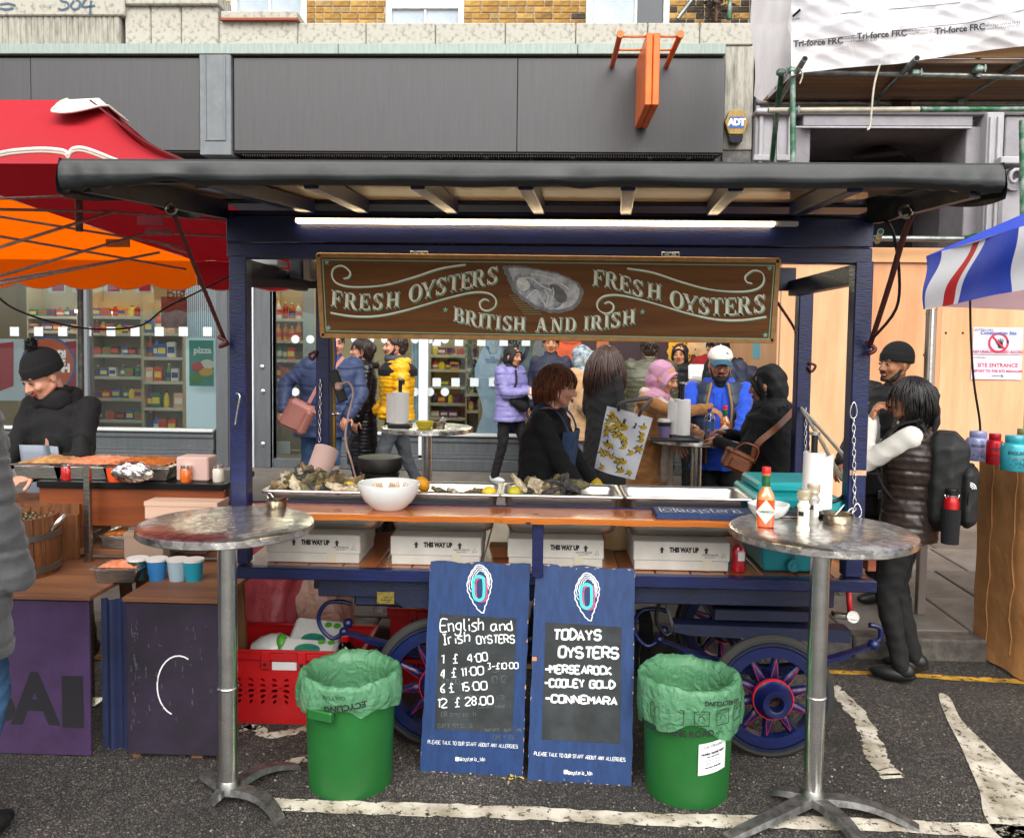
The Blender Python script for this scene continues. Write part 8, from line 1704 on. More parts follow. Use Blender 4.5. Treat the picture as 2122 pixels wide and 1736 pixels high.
for sx_ in(1,-1):obj('drawstring',B().tube([S(.03*sx_,-.13,1.38),S(.03*sx_,-.165,1.30),S(.032*sx_,-.165,1.22)],.004,5),HOOD,T)
def cap(c,m,mb):
 H,s,Hm,T=c['H'],c['hs'],c['Hm'],c['T'];b=B().ell(H(0,.018,.052),(.087*s,.100*s,.080*s),R=Hm,nu=26,nv=14,fn=lambda q:1 if q.z>-.1 else.9);rb=remesh(b,.006,2);obj('cap',rb,m,T,smooth=True)
 obj('cap_peak',B().grid(lambda u,v:H((u-.5)*.150*(1-.25*v*v),-.070-.078*v*(1-(2*u-1)**2*.25),.056-.020*v-.030*(2*u-1)**2),14,8),mb,T,smooth=True,solid=.004);obj('cap_button',B().ell(H(0,.018,.133),.007*s,nu=8,nv=6),m,T)
cap(c,M('cap_white','#cfccc2',.8,bump=.1,bs=90),M('cap_peak_teal','#1f4c60',.7));b=B()
for k in range(3):b.tube([c['H'](.028+.016*cos(a)*(1-.25*k),-.0825+.002*k,.088+.016*sin(a)*(1-.25*k))for a in[pi/2*j/6 for j in range(7)]],.0016,4)
obj('cap_emblem',b,M('emblem_grey','#3a3c3e',.7),c['T'],kind='stuff')
BWOOL=M('black_wool','#070708',.95,var='#0b0b0d',vs=5,bump=.35,bs=80);BHJ=M('black_hijab_cloth','#09090a',.75,var='#0e0e10',vs=5,bump=.2,bs=60)
c=person('woman in black hijab and black coat seen from behind with a brown shoulder bag',1620,750,5.0,-118,'tan',top=dict(mat=BWOOL,hem=.35,w=1.42,hemw=1.25,fold=.006),head=(0,12),lean=(0,-.05),hands=((.16,-.36,1.20),(-.2,-.40,1.22)),hint=((.7,.4,-.7),(-.7,.4,-.9)),hat_add=.03,curl=1.0,seed=10,build=1.12)
hijab(c,BHJ,1.05,seed=4);S,s,T=c['S'],c['s'],c['T'];fb_=B();r=random.Random(4)
for i in range(900):
 a=r.uniform(0,2*pi);o=S(.17*cos(a),.04+.15*sin(a),1.40+r.gauss(0,.03));d=Vector((cos(a)*.8+r.gauss(0,.4),sin(a)*.8+r.gauss(0,.4),r.gauss(.0,.6))).normalized();f=frame(d);fb_.face([o+f[0]*.004,o-f[0]*.004,o+d*r.uniform(.035,.065)])
obj('fur_trim',fb_,M('black_fur','#101012',.8),T,kind='stuff');fb2=B().tube([S(.16*cos(a),.04+.14*sin(a),1.40)for a in[2*pi*k/24 for k in range(24)]],.035*s,10,closed=True);obj('fur_collar',fb2,M('black_fur'),T,smooth=True)
BR=M('brown_leather','#5f3016',.4,var='#74401f',vs=6,bump=.15,bs=60,coat=.2);p0=P(1527,955,4.72)
t=thing('shoulder_bag','small tan brown leather shoulder bag with a rolled handle against the black coat','handbag',p0);Rb_=Matrix.Rotation(.42,3,'Y')
b=B().cb(p0,(.165,.08,.115),Rb_,.02);obj('bag_body',b,BR,t,bev=.008);obj('bag_flap',B().cb(p0+Rb_@V(0,-.004,.04),(.168,.086,.03),Rb_,.012),BR,t);obj('bag_pocket',B().cb(p0+Rb_@V(.01,-.045,-.015),(.11,.012,.06),Rb_,.005),BR,t)
obj('bag_handle',B().tube(smoothpts([p0+Rb_@V(-.05,-.04,.05),p0+Rb_@V(-.02,-.06,.11),p0+Rb_@V(.06,-.06,.11),p0+Rb_@V(.08,-.04,.04)],6),.006,6),BR,t,smooth=True)
obj('bag_strap',B().ribbon(smoothpts([p0+Rb_@V(.07,-.03,.05),P(1570,920,4.66),P(1610,885,4.68),P(1645,850,4.75),P(1665,825,4.82)],6),.034,(0,-1,0)),BR,t,solid=.004)
LIL2=M('lilac_puffer','#6e6a9c',.55,var='#7f7aae',vs=4)
c=person('woman in black hijab and lilac puffer jacket eating from a paper wrap',1058,713,9.2,52,'tan',top=dict(mat=LIL2,kind='puffer',hem=.78,w=1.25,hemw=1.1,quilt=.13,sleeve=1.35,hood=1),head=(0,8),hands=((.02,-.28,1.18),(-.06,-.30,1.16)),hat_add=.03,legs=TRB,shoe=SHW2,feet=((.16,-.18),(-.10,.16)),curl=1.1,seed=12,vox=.010)
hijab(c,BHJ,.8,seed=6);T,S,s=c['T'],c['S'],c['s'];wp=wpt(c,S(-.02,-.36,1.14))
obj('paper_wrap',B().ell(wp,(.05,.045,.06),nu=14,nv=9,fn=lambda q:1+.15*sin(q.x*11)*cos(q.z*9)),WHITEP,label='crumpled white paper food wrap held by the woman in lilac',cat='food wrap')
t=thing('crossbody_bag','black crescent crossbody bag on the lilac jacket','bag',wpt(c,S(.02,-.22,1.0)));q0=wpt(c,S(0,-.20,.99));q1_=wpt(c,S(.22,-.05,1.08));q2_=wpt(c,S(-.2,-.12,1.08));mdl=(q0+q1_)/2
b=B().tcap(q2_.lerp(q0,.4),q0,.05,.075).tcap(q0,q1_.lerp(q0,.5),.075,.055);obj('bag_body',remesh(b,.01,2),BLACKF,t,smooth=True);obj('bag_strap',B().tube(smoothpts([q2_,wpt(c,S(-.12,-.19,1.25)),wpt(c,S(-.06,-.13,1.42))],5),.012,5),BLACKF,t)
BEI=M('beige_fleece','#a8835c',.95,var='#b8946e',vs=5,bump=.4,bs=60,sheen=.4);SIL=M('patterned_silver_scarf','#8f9ba2',.55,var='#4f6470',vs=16,vmin=.48,vmax=.56,bump=.1,bs=40)
c=person('older woman in a patterned silver headscarf and beige jacket walking right',1206,712,8.0,78,'tan',top=dict(mat=BEI,hem=.74,w=1.18,hemw=1.15,sleeve=1.25,hood=1,fold=.008),head=(0,2),hands=((.17,-.22,.95),(-.17,-.2,.95)),legs=TRG,flare=1,hat_add=.03,shoe=SHB,feet=((.1,-.1),(-.1,.15)),seed=14,vox=.010,showhands=(1,0))
hijab(c,SIL,.8,'headscarf',3);S,s,T,H=c['S'],c['s'],c['T'],c['H'];b=B().tcap(H(0,-.055,-.12),S(.02,-.17,1.30),.03*s,.04*s).tcap(H(.02,-.05,-.12),S(.07,-.16,1.24),.022*s,.03*s).ell(H(0,-.06,-.125),.032*s);obj('scarf_tails',displace(remesh(b,.007,2),folds(.005,30,3)),SIL,T,smooth=True)
c=person('woman with long brown hair in a long black hooded coat seen from behind',1252,716,7.2,128,'light',hair='long',hairm='brown',top=dict(mat=BWOOL,hem=.30,w=1.12,hemw=1.35,hood=1,fold=.006),head=(-20,5),hands=((.2,-.12,.9),(-.2,-.12,.9)),seed=15,hat_add=.02,vox=.010)
H=c['H'];obj('sunglasses',B().tube([H(.078,-.0,.075),H(.07,-.07,.07),H(.03,-.10,.075),H(-.03,-.10,.075),H(-.07,-.07,.07),H(-.078,0,.075)],.005,6),BLACK,c['T'])
OLV=M('olive_puffer','#3f4030',.5,var='#4b4c3a',vs=4)
c=person('man in an olive puffer jacket with his back turned before the food poster',1345,694,8.3,178,'light',hair='short',hairm='dark',top=dict(mat=OLV,kind='puffer',hem=.78,w=1.3,quilt=.095,sleeve=1.35),build=1.08,seed=16,vox=.011,legs=TRB)
c=person('woman in a black hijab and black scarf facing the camera with an open food box',1408,710,8.9,-6,'tan',top=dict(mat=BLACKF,hem=.70,w=1.15),head=(-12,0),hands=((.20,-.30,1.22),(-.18,-.2,1.0)),hat_add=.03,seed=17,vox=.011)
hijab(c,BHJ,1.1,seed=8);p0=P(1438,800,8.45);t=thing('food_box','open white clamshell food box held up by the woman in the black scarf','food box',p0)
b=B().prism([(p0.x-.09,p0.y,p0.z+.03),(p0.x+.09,p0.y,p0.z+.03),(p0.x+.07,p0.y,p0.z-.03),(p0.x-.07,p0.y,p0.z-.03)],(0,.15,0));obj('box_base',b,WHC,t,bev=.01);pq=P(1447,772,8.55);obj('box_lid',B().cb(pq,(.20,.04,.17),Matrix.Rotation(-.25,3,'X'),.03),WHC,t);obj('lid_panel',B().cb(pq+V(0,-.024,0),(.13,.01,.10),Matrix.Rotation(-.25,3,'X'),.01),WHC,t);obj('food',B().ell(p0+V(0,.07,.03),(.06,.05,.03)),M('food_brown','#6a3a1c',.7,var='#b5803c',vs=60),t,smooth=True)
NVJ=M('navy_parka','#12182c',.7,var='#1a2138',vs=4,bump=.2,bs=60);NVB=M('navy_backpack','#151b2e',.75,var='#1e263c',vs=5,bump=.3,bs=60)
c=person('dark haired man in a navy parka behind the man in the white cap',1512,690,8.1,-62,'tan',hair='short',hairm='black',top=dict(mat=NVJ,hem=.72,w=1.25,hood=1,sleeve=1.2),head=(-8,25),lean=(0,-.08),seed=18,build=1.08,vox=.011)
def pack_on(c,m,label,w=.15,h=.24,zc=1.17,yd=.25,detail=True):
 S,s=c['S'],c['s'];o=wpt(c,S(0,yd,zc));t=thing('backpack',label,'backpack',o);rzz=c['T'].rotation_euler.z;R=Matrix.Rotation(rzz,3,'Z')
 W_=lambda x_,y_,z_:wpt(c,S(x_,y_,z_))
 def rbox(cc,sz,ch,vox=.010,it=5):
  b=B().cb((0,0,0),sz,ch=ch);rb=remesh(b,vox,it,.6);displace(rb,folds(.003,18,4));rb.xf(lambda v:cc+R@v);return rb
 obj('pack_body',rbox(W_(0,yd,zc),(2*w*s,.24*s,2*h*s),.075*s),m,t,smooth=True);obj('front_pocket',rbox(W_(0,yd+.12,zc-.07),(1.7*w*s,.10*s,1.25*h*s),.04*s),m,t,smooth=True)
 for sx_ in(1,-1):obj('shoulder_strap',B().ribbon(smoothpts([W_(.08*sx_,yd-.09,zc+h*.8),W_(.10*sx_,.04,1.475),W_(.115*sx_,-.10,1.42),W_(.125*sx_,-.165,1.25),W_(.15*sx_,-.10,1.08),W_(.15*sx_,yd-.08,zc-h*.8)],6),.05*s,R@Vector((0,-1,.5))),BLACKF,t,solid=.012)
 obj('grab_handle',B().tube(smoothpts([W_(-.04,yd-.06,zc+h),W_(-.03,yd-.05,zc+h+.06),W_(.03,yd-.05,zc+h+.06),W_(.04,yd-.06,zc+h)],5),.011,6),BLACKF,t,smooth=True)
 obj('zip',B().tube(smoothpts([W_(-w*.85,yd+.12,zc-.1),W_(-w*.7,yd+.13,zc+.06),W_(0,yd+.14,zc+.10),W_(w*.7,yd+.13,zc+.06),W_(w*.85,yd+.12,zc-.1)],5),.004,5),DARKM,t);return t,W_,R
t,W_,R=pack_on(c,NVB,'navy backpack with a small orange tag behind the bearded man');obj('leather_tag',B().cb(P(1568,800,7.75),(.05,.02,.06),ch=.012),M('orange_leather','#a8541c',.4),t)
c=person('man in a navy coat half hidden behind the woman in the silver headscarf',1140,688,9.3,-10,'tan',hair='short',hairm='black',top=dict(mat=NVJ,hem=.6,w=1.2),head=(10,0),seed=19,vox=.012)
YEL=M('yellow_puffer','#d89a00',.42,var='#e0a80c',vs=4);
c=person('man in a bright yellow puffer jacket with a black yoke walking left',822,690,7.9,-72,'light',hair='short',hairm='dark',top=dict(mat=YEL,kind='puffer',hem=.88,w=1.28,hemw=1.05,quilt=.082,sleeve=1.42,hood=1),legs=JEANG,head=(0,0),hands=((.22,-.16,.95),(-.22,-.16,.95)),feet=((.12,-.25),(-.1,.3)),shoe=SHB,seed=20,vox=.0095,beard=.6,showhands=(0,0),build=1.05)
S,s,T=c['S'],c['s'],c['T'];rg=[]
yb2=B()
for i in range(12):z=1.31+.125*i/11;rx_=.250 if z<1.37 else.250-(z-1.37)*1.5;ry_=.19 if z<1.37 else.19-(z-1.37)*1.0;rg.append((z*s,c['off'](z).x*s,c['off'](z).y*s+.01,rx_*s,ry_*s))
obj('black_yoke',B().rings(rg,30,1,2.3),BLACKF,T,smooth=True);obj('sleeve_patch',B().cb(c['arms'][0][0].lerp(c['arms'][0][1],.5)+Vector((.105,0,.0)),(.01,.035,.04)),BLACK,T)
obj('grey_collar',B().tube([S(.08*cos(a),.0+.08*sin(a)-.01,1.47)for a in[2*pi*k/16 for k in range(16)]],.035*s,8,closed=True),M('grey_hood','#3c4048',.8),T,smooth=True)
BPF=M('black_puffer','#09090b',.36,var='#0e0e11',vs=4);
c=person('dark haired woman in a long black quilted coat with fur collar looking left',752,700,8.25,-68,'light',hair='bun',hairm='dark',top=dict(mat=BPF,kind='puffer',hem=.38,w=1.12,hemw=1.15,quilt=.075,sleeve=1.15),head=(-8,0),hands=((.2,-.1,.86),(-.2,-.14,.86)),seed=21,vox=.0095,hat_add=.02)
S,s,T=c['S'],c['s'],c['T'];fb_=B();r=random.Random(8)
for i in range(500):
 a=r.uniform(0,2*pi);o=S(.13*cos(a),.03+.12*sin(a),1.43+r.gauss(0,.02));d=Vector((cos(a)+r.gauss(0,.5),sin(a)+r.gauss(0,.5),r.gauss(.1,.6))).normalized();f=frame(d);fb_.face([o+f[0]*.004,o-f[0]*.004,o+d*r.uniform(.03,.06)])
obj('fur_trim',fb_,M('brown_fur','#1f1512',.8),T,kind='stuff');obj('fur_collar',B().tube([S(.12*cos(a),.03+.11*sin(a),1.43)for a in[2*pi*k/24 for k in range(24)]],.036*s,10,closed=True),M('brown_fur'),T,smooth=True)
BLC=M('slate_blue_coat','#2c3a5c',.6,var='#36466a',vs=5,bump=.2,bs=50)
c=person('man in a slate blue padded coat and jeans half behind the rear left post',668,682,7.5,12,'light',hair='short',hairm='dark',top=dict(mat=BLC,kind='puffer',hem=.74,w=1.32,quilt=.16,sleeve=1.35),legs=JEAN,head=(14,0),lean=(.10,0),hands=((.24,-.20,.95),(-.34,-.10,1.0)),hint=((.8,.3,-.4),(-1,.3,-.2)),feet=((.10,0),(-.16,.1)),seed=22,vox=.010,build=1.08)
PKB=M('dusty_pink_leather','#9c6258',.42,var='#ad7468',vs=4,bump=.1,bs=40,coat=.2);p0=P(617,862,7.1);t=thing('satchel','dusty pink leather satchel tucked under the arm of the man in blue','bag',p0);R_=Matrix.Rotation(-.35,3,'Y')
p0=P(617,862,7.1);obj('bag_body',B().cb(p0,(.24,.10,.26),Matrix.Rotation(.45,3,'Y'),.03),PKB,t,bev=.01);obj('bag_pocket',B().cb(p0+V(.07,-.05,-.05),(.06,.05,.22),Matrix.Rotation(.45,3,'Y'),.02),PKB,t);obj('bag_strap',B().ribbon(smoothpts([P(640,835,7.1),P(665,790,7.15),P(690,765,7.2),P(712,740,7.3)],5),.03,(0,-1,0)),PKB,t,solid=.004)
BJK=M('black_shell_jacket','#08090a',.6,var='#0e0f11',vs=4,bump=.15,bs=50)
c=person('smiling man in a black beanie and black jacket facing left beside the right cart post',1858,710,5.35,-62,'brown',top=dict(mat=BJK,hem=.66,w=1.32,hood=1,sleeve=1.2,fold=.006),head=(-6,2),hands=((.22,-.2,.9),(-.2,-.24,.95)),beard=.35,build=1.15,smile=1,hat_add=.03,seed=23,legs=TRB)
beanie(c,M('black_rib_knit','#0b0b0c',.95,bump=.5,bs=120));p0=P(1822,1010,5.0);t=thing('messenger_bag','black messenger bag with a clip buckle worn by the man in the beanie','bag',p0)
obj('bag_body',B().cb(p0+V(0,0,-.04),(.28,.10,.24),ch=.03),BLACKF,t);obj('bag_flap',B().cb(p0+V(0,-.055,.03),(.285,.015,.13),ch=.006),BJK,t);obj('buckle',B().cb(p0+V(-.02,-.07,-.03),(.03,.015,.05),ch=.005),STEEL,t);obj('buckle_strap',B().cb(p0+V(-.02,-.066,-.08),(.022,.008,.06)),BLACKF,t);obj('bag_strap',B().ribbon(smoothpts([p0+V(.12,-.03,.05),P(1850,900,4.98),P(1880,830,5.1)],5),.035,(0,-1,0)),BLACKF,t,solid=.005)
BRV=M('brown_puffer_vest','#251c19',.34,var='#312722',vs=4);WSL=M('white_jersey','#d3d0c8',.85,var='#c3c0b6',vs=4,bump=.1,bs=60)
c=person('dark haired young person in white sleeves and brown puffer vest, hand at the face',1893,781,4.55,-118,'tan',g=0,hair='bob',hairm='black',top=dict(mat=BRV,kind='vest',name='puffer_vest',hem=.80,w=1.18,quilt=.078,sleeve_mat=WSL,sleeve=.98),head=(8,0),hands=((.05,-.215,1.45),(-.05,-.215,1.46)),hint=((.3,-.7,-1),(-.3,-.7,-1)),legs=TRB,shoe=SHB,hat_add=.02,curl=.9,feet=((.1,0),(-.1,.05)),hd=((-.1,.3,1),(.1,.3,1)),pn=((-.4,1,0),(.4,1,0)),seed=24)
t,W_,R=pack_on(c,M('black_backpack','#0a0b0c',.65,var='#141513',vs=5,bump=.25,bs=50),'large black backpack with a red flask in its side pocket',.175,.275,1.15,.175)
q=W_(.195,.22,1.0);z=lambda dz:q+V(0,0,dz)
fk=thing('flask','red metal flask with a black loop cap in the side pocket of the black backpack','flask',q);obj('flask_body',B().lathe([(0,-.14),(.036,-.14),(.037,.06),(.03,.085),(.024,.09),(0,.09)],q,24),M('flask_red','#a80c14',.3,.3),fk,smooth='auto');obj('flask_neck',B().lathe([(.024,.088),(.024,.098),(0,.098)],q,20),STEEL2,fk,smooth='auto');obj('flask_cap',B().lathe([(.029,.098),(.030,.125),(.026,.13),(0,.13)],q,20),BLACK,fk,smooth='auto');obj('flask_loop',B().tube([q+V(.036*cos(a),-.004,.11+.034*sin(a)-.01)for a in[pi+pi*k/12 for k in range(13)]],.0035,6),STEEL2,fk,smooth=True)
obj('mesh_pocket',B().lathe([(.042,-.15),(.046,.03)],q,20),BLACKF,t);b=B()
for k in range(3):rr_=.03-.009*k;b.tube([W_(.165,.30,1.14)+V(rr_*cos(a),-.008,rr_*sin(a))for a in[pi/2*j/6 for j in range(7)]],.003,4)
obj('white_emblem',b,WHITEI,t,kind='stuff')
c=person('woman in a black pompom hat looking down behind the left stall',142,712,4.5,-12,'light',g=0,top=dict(mat=BLACKF,hem=.6,w=.95),head=(-16,30),lean=(-.02,-.05),hands=((.12,-.38,1.08),(-.14,-.36,1.06)),hat_add=.03,seed=25)
beanie(c,M('black_rib_knit'),True);S,s,T=c['S'],c['s'],c['T'];obj('dark_scarf',displace(remesh(B().tcap(S(-.06,-.05,1.43),S(.06,-.05,1.43),.06*s,.06*s).tcap(S(-.06,.05,1.45),S(.06,.05,1.45),.05*s,.05*s),.009,2),folds(.006,20,2)),BWOOL,T,smooth=True)
obj('pale_apron',B().grid(lambda u,v:S(-.12+.24*u,-.165-.01*cos(u*6),.75+.45*v),10,10),M('pale_apron_cloth','#7c8490',.8),T,smooth=True,solid=.004)
GRC=M('charcoal_padded_wool','#3a3a3b',.9,var='#48484a',vs=7,bump=.35,bs=120,sheen=.2)
c=person('customer in a charcoal quilted coat and jeans cut off by the left edge',-140,640,2.78,160,'light',g=0,showhands=(0,0),hair='short',hairm='dark',top=dict(mat=GRC,kind='puffer',hem=.62,w=1.18,quilt=.15,sleeve=1.2,hood=1),legs=JEAN,hands=((.24,-.1,.86),(-.24,-.1,.86)),seed=26,build=1.08)
# goods and posters in the shop
r=random.Random(77)
GOODC=['#c9352a','#e08a1c','#e0c02a','#3c8a3a','#2c5fa8','#d8d2c4','#7a2c6a','#b5541c','#1c6a5a','#8a1c24','#e0a58a','#4a3020']
NMC=['red','orange','yellow','green','blue','white','purple','rust brown','dark green','dark red','peach','brown']
GM=[M('goods_%s'%n.replace(' ','_'),c,.4)for n,c in zip(NMC,GOODC)]
LBL=[M('goods_label_%d'%i,c,.5)for i,c in enumerate(('#e0d9c0','#c9241c','#e8c83a','#1c3a7a'))]
BOT,PKT=[],[]
for i,m_ in enumerate(GM):
 b=B().lathe([(0,0),(.035,0),(.037,.02),(.037,.15),(.03,.18),(.013,.21),(.013,.24),(0,.24)],(0,0,0),10);b.c=1;b.lathe([(.038,.05),(.038,.12)],(0,0,0),10);b.c=2;b.lathe([(.015,.225),(.015,.25),(0,.25)],(0,0,0),8)
 BOT.append(mesh_of('bottle',b,[m_,LBL[i%4],LBL[(i+1)%4]],False))
 b=B().box(-.05,-.03,0,.05,.03,.19,.004);b.c=1;b.box(-.04,-.0315,.05,.04,-.0305,.13);PKT.append(mesh_of('packet',b,[m_,LBL[(i+2)%4]]))
SHW_=M('shelf_cream','#a99d82',.5);SHE=M('shelf_edge','#b5ae9a',.5)
cnt=0
def gondola(x0,x1,Y,ys,label,n,bot=.5,dy=0,where=''):
 """shelves facing the street: x range and shelf heights in picture pixels, at distance Y"""
 global cnt
 a,c=P(x0,750,Y).x,P(x1,750,Y).x;zs_=[P((x0+x1)/2,y,Y).z for y in ys]
 t=thing('shop_shelf',label,'shelf unit',((a+c)/2,Y+.2,.3),group='shop shelves behind the glass')
 obj('shelf_back',B().box(a,Y+.33,.3,c,Y+.36,max(zs_)+.45),SHW_,t);obj('shelf_side',B().box(a-.02,Y,.3,a,Y+.36,max(zs_)+.4),SHW_,t);obj('shelf_side',B().box(c,Y,.3,c+.02,Y+.36,max(zs_)+.4),SHW_,t)
 for z in zs_:
  obj('shelf',B().box(a,Y,z-.04,c,Y+.33,z,.002),SHE,t)
 for k,z in enumerate(zs_):
  x=a+.05;sc_=min(1.2,(abs(zs_[0]-zs_[1])-.08)/.25 if len(zs_)>1 else 1)
  while x<c-.05 and cnt<n:
   if r.random()<.02:x+=.09;continue
   i=r.randrange(12);isb=r.random()<bot;me=(BOT if isb else PKT)[i];o=put(me.name,me,None,(x,Y+.07+r.uniform(-.02,.02),z+.001));s=sc_*r.uniform(.8,1.02);o.scale=(r.uniform(1.0,1.3),1,s*1.12)
   tag(o,'%s %s on the %s shelf %s'%(NMC[i],'bottle' if isb else 'packet',('top','second','third','fourth','fifth','lowest')[min(k,5)],where),'bottle' if isb else 'packet','groceries on the shop shelves');cnt+=1
   x+=.088 if isb else.125
gondola(567,628,11.0,(660,705,745,785,830),'shelf unit of drinks seen left of the rear cart post',60,.75,where='left of the rear cart post')
gondola(893,965,11.2,(735,765,800,835,865,895),'shelf unit behind the yellow jacket with a row of bottles',130,.5,where='right of the yellow jacket')
gondola(968,992,10.9,(740,775,815,850),'narrow end shelf beside the lottery stand',145,.4,where='beside the lottery stand')
gondola(190,292,11.0,(655,690,735,780,825,870),'lit chiller shelf at the left beyond the left stall',235,.45,where='at the left of the picture')
gondola(60,160,11.5,(655,685),'chiller shelf at the far left above the red posters',260,.3,where='at the far left')
gondola(298,378,10.9,(690,740,790,845,895),'shelf unit of drinks behind the left stall',292,.5,where='behind the left stall')
obj('chiller_canopy',B().prism([(P(150,640,11.2).x,11.2,P(150,640,11.2).z),(P(345,640,11.2).x,11.2,P(345,655,11.2).z),(P(330,620,11.2).x,11.2,P(330,628,11.2).z),(P(160,620,11.2).x,11.2,P(160,622,11.2).z)],(0,.6,0)),M('chiller_cream','#b5a57a',.5),shop)
obj('chiller_light',B().box(P(155,645,11.3).x,11.3,P(155,647,11.3).z,P(340,650,11.3).x,11.35,P(155,642,11.3).z),TL,shop)
def panel(nm,x0,x1,y0,y1,Y,m,d=.02):a,c=P(x0,750,Y).x,P(x1,750,Y).x;return obj(nm,B().box(a,Y,P((x0+x1)/2,y1,Y).z,c,Y+d,P((x0+x1)/2,y0,Y).z,.002),m,shop)
WFR=M('white_fridge','#c3d3da',.5,emit=.25);panel('fridge_and_reflection_panel',852,870,640,905,10.1,WFR);panel('fridge_and_reflection_panel',385,447,592,900,10.15,WFR);panel('fridge_and_reflection_panel',628,652,590,770,10.3,M('pale_reflection_panel','#a9b0aa',.4));panel('white_board',570,600,915,940,10.2,WH)  # narrow panel by the rear post paints a pale reflection in the glass
b=B()
for x in range(853,870,3):p=P(x,750,10.08);b.box(p.x-.003,10.08,P(x,900,10.08).z,p.x+.003,10.09,P(x,700,10.08).z)
for x in range(388,446,4):p=P(x,750,10.12);b.box(p.x-.003,10.12,P(x,700,10.12).z,p.x+.003,10.13,P(x,592,10.12).z)
obj('fridge_wire',b,M('wire_grey','#6f8a94',.5),shop,kind='stuff')
PR=M('poster_red','#b50f24',.6);PO=M('poster_orange','#d85a1c',.6);PT=M('poster_teal','#1c8f7c',.6)
def poster(x0,x1,y0,y1,Y,m,label,extra=None):
 a,c=P(x0,750,Y).x,P(x1,750,Y).x;t=thing('poster',label,'poster',((a+c)/2,Y,P(x0,y1,Y).z));obj('sheet',B().box(a,Y,P((x0+x1)/2,y1,Y).z,c,Y+.01,P((x0+x1)/2,y0,Y).z),m,t);return t
PY=9.975
t=poster(-20,50,702,830,PY+.03,WH,'white and red window poster partly behind the grey coat');p=P(15,760,PY+.03);obj('red_block',B().face([P(-5,712,PY+.025),P(28,708,PY+.025),P(28,800,PY+.025),P(-5,812,PY+.025)]),PR,t)
t=poster(55,160,702,830,PY+.03,WH,'red window poster with white capitals on an orange and blue disc')
obj('red_block',B().face([P(70,716,PY+.025),P(158,706,PY+.025),P(158,830,PY+.025),P(70,830,PY+.025)]),PR,t);c=P(100,755,PY+.02)
for R_,m_,dd in((.34,BI,0),(.315,PO,.002)):obj('disc',B().add([V(c.x,c.y-dd,c.z)]+[V(c.x+R_*cos(2*pi*k/30),c.y-dd,c.z+R_*sin(2*pi*k/30))for k in range(30)],[(0,1+k,1+(k+1)%30)for k in range(30)]),m_,t)
for s,y,z in(('MEAL DI',733,.10),('PRICE',748,.14),('LUNCH',763,.14)):p=P(104,y,PY);text('lettering',s,z,WHITEI,t,(p.x,PY+.012,p.z),bold=.008)
t=poster(392,442,705,800,PY+.03,PT,'teal pizza poster in the window left of the cart');p=P(418,726,PY);text('lettering','pizza',.11,WHITEI,t,(p.x,PY+.025,p.z),bold=.004)
for i,(x,y,col)in enumerate(((410,760,'#c9352a'),(425,770,'#d8a52a'),(405,785,'#4a8a3c'),(428,755,'#d8d2c4'))):p=P(x,y,PY);obj('picture_spot',B().ell((p.x,PY+.022,p.z),(.09,.004,.06),nu=14,nv=6),M('spot_%d'%i,col,.5),t)
for i,x in enumerate((120,170,235,300,372)):
 t=poster(x-17,x+17,585,607,PY+.03,WH,'small white and crimson price card hanging in the left window, %s from the left'%('first','second','third','fourth','fifth')[i]);obj('red_block',B().face([P(x-12,588,PY+.025),P(x+12,588,PY+.025),P(x+12,603,PY+.025),P(x-12,603,PY+.025)]),PR,t)
t=poster(335,388,615,680,PY+.03,M('poster_dark','#4a1c24',.6,var='#8a4a42',vs=9),'dark red offer poster high in the left window');p=P(362,608,PY);text('lettering','Big',.2,INK,t,(p.x,PY+.03,p.z))
LW=M('lottery_white','#b9cbdb',.4,emit=.12);LN=M('lottery_navy','#171c4c',.4)
LY=9.98;t=thing('lottery_stand','tall wavy white and navy PLAY NOW lottery stand behind the shop glass','display stand',(P(1040,900,LY+.2).x,LY+.2,rz1))
wl=[(1003,690),(1002,715),(992,740),(984,765),(986,800),(996,830),(1000,855),(990,885),(985,905)]
wr_=[(1045,690),(1043,712),(1036,740),(1028,765),(1032,795),(1044,830),(1046,860),(1036,890),(1030,905)]
def wav(l,rr,m,dd,nm):a=smoothpts([(x,y,0)for x,y in l],4);c=smoothpts([(x,y,0)for x,y in rr],4);n=min(len(a),len(c));vs=[P(a[i].x,a[i].y,LY+dd)for i in range(n)]+[P(c[i].x,c[i].y,LY+dd)for i in range(n)];bb=B().add(vs,[(i,i+1,n+i+1,n+i)for i in range(n-1)]);return obj(nm,bb,m,t,solid=.01)
wav(wl,wr_,LW,.05,'front_panel');wav([(x+2,y)for x,y in wr_],[(x+30+25*(1 if 700<y<760 else.6),y)for x,y in wr_],LN,.09,'side_panel')
for x,y,R_ in((1060,708,.20),(1052,800,.25)):
 c=P(x,y,LY+.07);obj('ring',B().add([c]+[c+V(R_*.9*cos(2*pi*k/30),0,R_*1.2*sin(2*pi*k/30))for k in range(30)],[(0,1+k,1+(k+1)%30)for k in range(30)]),M('ring_pale','#a8b5b8',.4),t)
for s,y in(('PLAY',703),('NOW',715)):p=P(1058,y,LY+.05);text('lettering',s,.085,INK,t,(p.x,LY+.055,p.z),bold=.004)
for s,y in(('THE',743),('NATIONAL',748),('LOTTERY',753)):p=P(1020,y-2,LY+.04);text('lettering',s,.032,BI,t,(p.x,LY+.035,p.z),bold=.001)
p=P(1022,724,LY+.03);b=B().ell(p,(.05,.006,.055));
for dx,a in((-.015,1.75),(.01,1.3),(.03,.9)):b.tcap(p+V(dx,0,.04),p+V(dx+.06*cos(a),0,.04+.07*sin(a)),.011,.009,8)
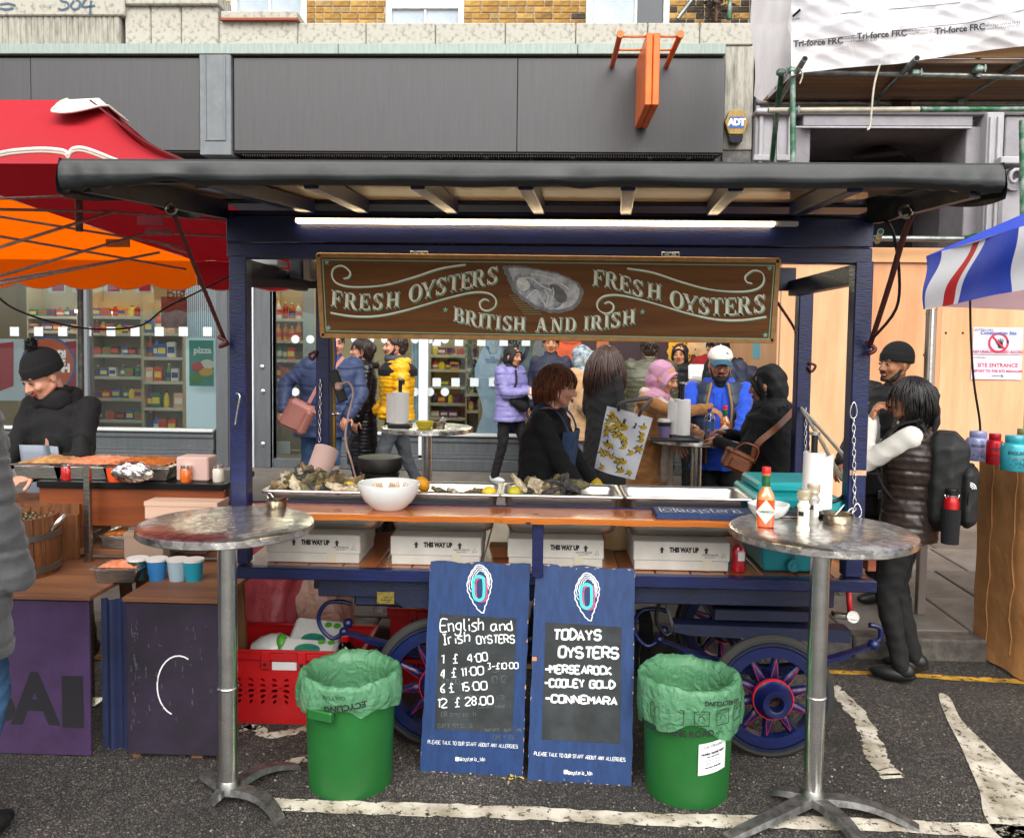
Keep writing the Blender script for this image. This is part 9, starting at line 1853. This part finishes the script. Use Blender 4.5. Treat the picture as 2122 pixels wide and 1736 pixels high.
obj('hand_emblem',b,M('emblem_white','#d5dde0',.5),t,smooth=True);obj('emblem_blue',B().face([p+V(-.10,.008,.05),p+V(.05,.008,-.01),p+V(-.04,.008,-.06)]),M('emblem_cyan','#3a8fc0',.5),t)
wav([(1092,690),(1090,720),(1080,760),(1076,800),(1090,850)],[(1108,690),(1106,720),(1098,760),(1096,800),(1104,850)],M('glass_green_panel','#8fa8a4',.3),.12,'edge_panel')
for x in(1072,1086):p=P(x,700,10.6);obj('warm_lamp',B().cb(p,(.09,.05,.09)),TL,shop)
b=B();p=[P(976,690,10.2),P(972,730,10.2),P(980,770,10.2),P(972,800,10.2)];sp_=smoothpts(p,10)
for q in sp_:
 for k in range(12):d=Vector((r.gauss(0,1),r.gauss(0,1),r.gauss(0,1))).normalized();s=frame(d);b.face([q,q+d*.07+s[0]*.01,q+d*.09,q+d*.07-s[0]*.01])
obj('tinsel_garland',b,M('garland_green','#4a6a3a',.5,.3),label='green tinsel garland hanging in the window left of the lottery stand',cat='garland')
t=thing('food_poster','large window picture of fruit and roast food on black behind the customers','poster',(P(1340,800,9.97).x,9.97,rz1));FY_=9.96
panel('shop_back_panel',1145,1546,560,903,9.985,GF);a,c=P(1150,750,9.97).x,P(1541,750,9.97).x;obj('sheet',B().box(a,9.965,P(1340,895,9.97).z,c,9.975,P(1340,640,9.97).z),M('poster_black','#180c0e',.5,var='#3a1418',vs=2),t)
r=random.Random(5)
spots=[(1180,725,30,26,'#c9501c'),(1205,740,16,26,'#7a1810'),(1165,760,16,20,'#8a2a14'),(1290,730,40,34,'#2c0f18'),(1410,725,26,34,'#e0a51c'),(1450,722,26,18,'#e0b582'),(1475,712,20,12,'#dccaa8'),(1465,752,32,18,'#a8181c'),(1500,770,26,20,'#b52a1c'),(1320,838,20,22,'#b5281c'),(1160,830,18,26,'#c9b58a'),(1178,812,14,16,'#c93a1c'),(1345,745,5,34,'#c98a4a'),(1300,800,20,16,'#8a1c20'),(1250,720,14,20,'#a85a2c'),(1480,735,14,10,'#d83a1c'),(1180,700,24,12,'#b5481c')]
for i,(x,y,rx_,ry_,col)in enumerate(spots):
 c=P(x,y,FY_-.0005*i);rx2,ry2=rx_*FY_/1740,ry_*FY_/1740;ro=.6 if rx_<10 else r.uniform(-.4,.4)
 obj('printed_food',B().add([c]+[c+V((rx2*(1+.08*sin(k*3+i))*cos(2*pi*k/26)*cos(ro)+ry2*sin(2*pi*k/26)*sin(ro)),0,(-rx2*cos(2*pi*k/26)*sin(ro)+ry2*(1+.08*sin(k*2+i))*sin(2*pi*k/26)*cos(ro)))for k in range(26)],[(0,1+k,1+(k+1)%26)for k in range(26)]),M('print_%d'%i,col,.5,var=tuple(v*.55 for v in C(col)[:3]),vs=6),t)
b=B()
for i in range(60):
 x,y=r.gauss(1415,12),r.gauss(738,14);c=P(x,y,FY_-.012);s=.012;b.face([c+V(-s,0,0),c+V(0,0,s),c+V(s,0,0),c+V(0,0,-s)])
obj('printed_seed',b,M('seed_dark','#6a3a10',.6),t,kind='stuff')
obj('blue_tiles',B().box(P(1541,740,9.97).x,9.97,P(1560,745,9.97).z,P(1597,740,9.97).x,9.985,P(1560,705,9.97).z),M('tile_blue','#2c5f9a',.3),shop)
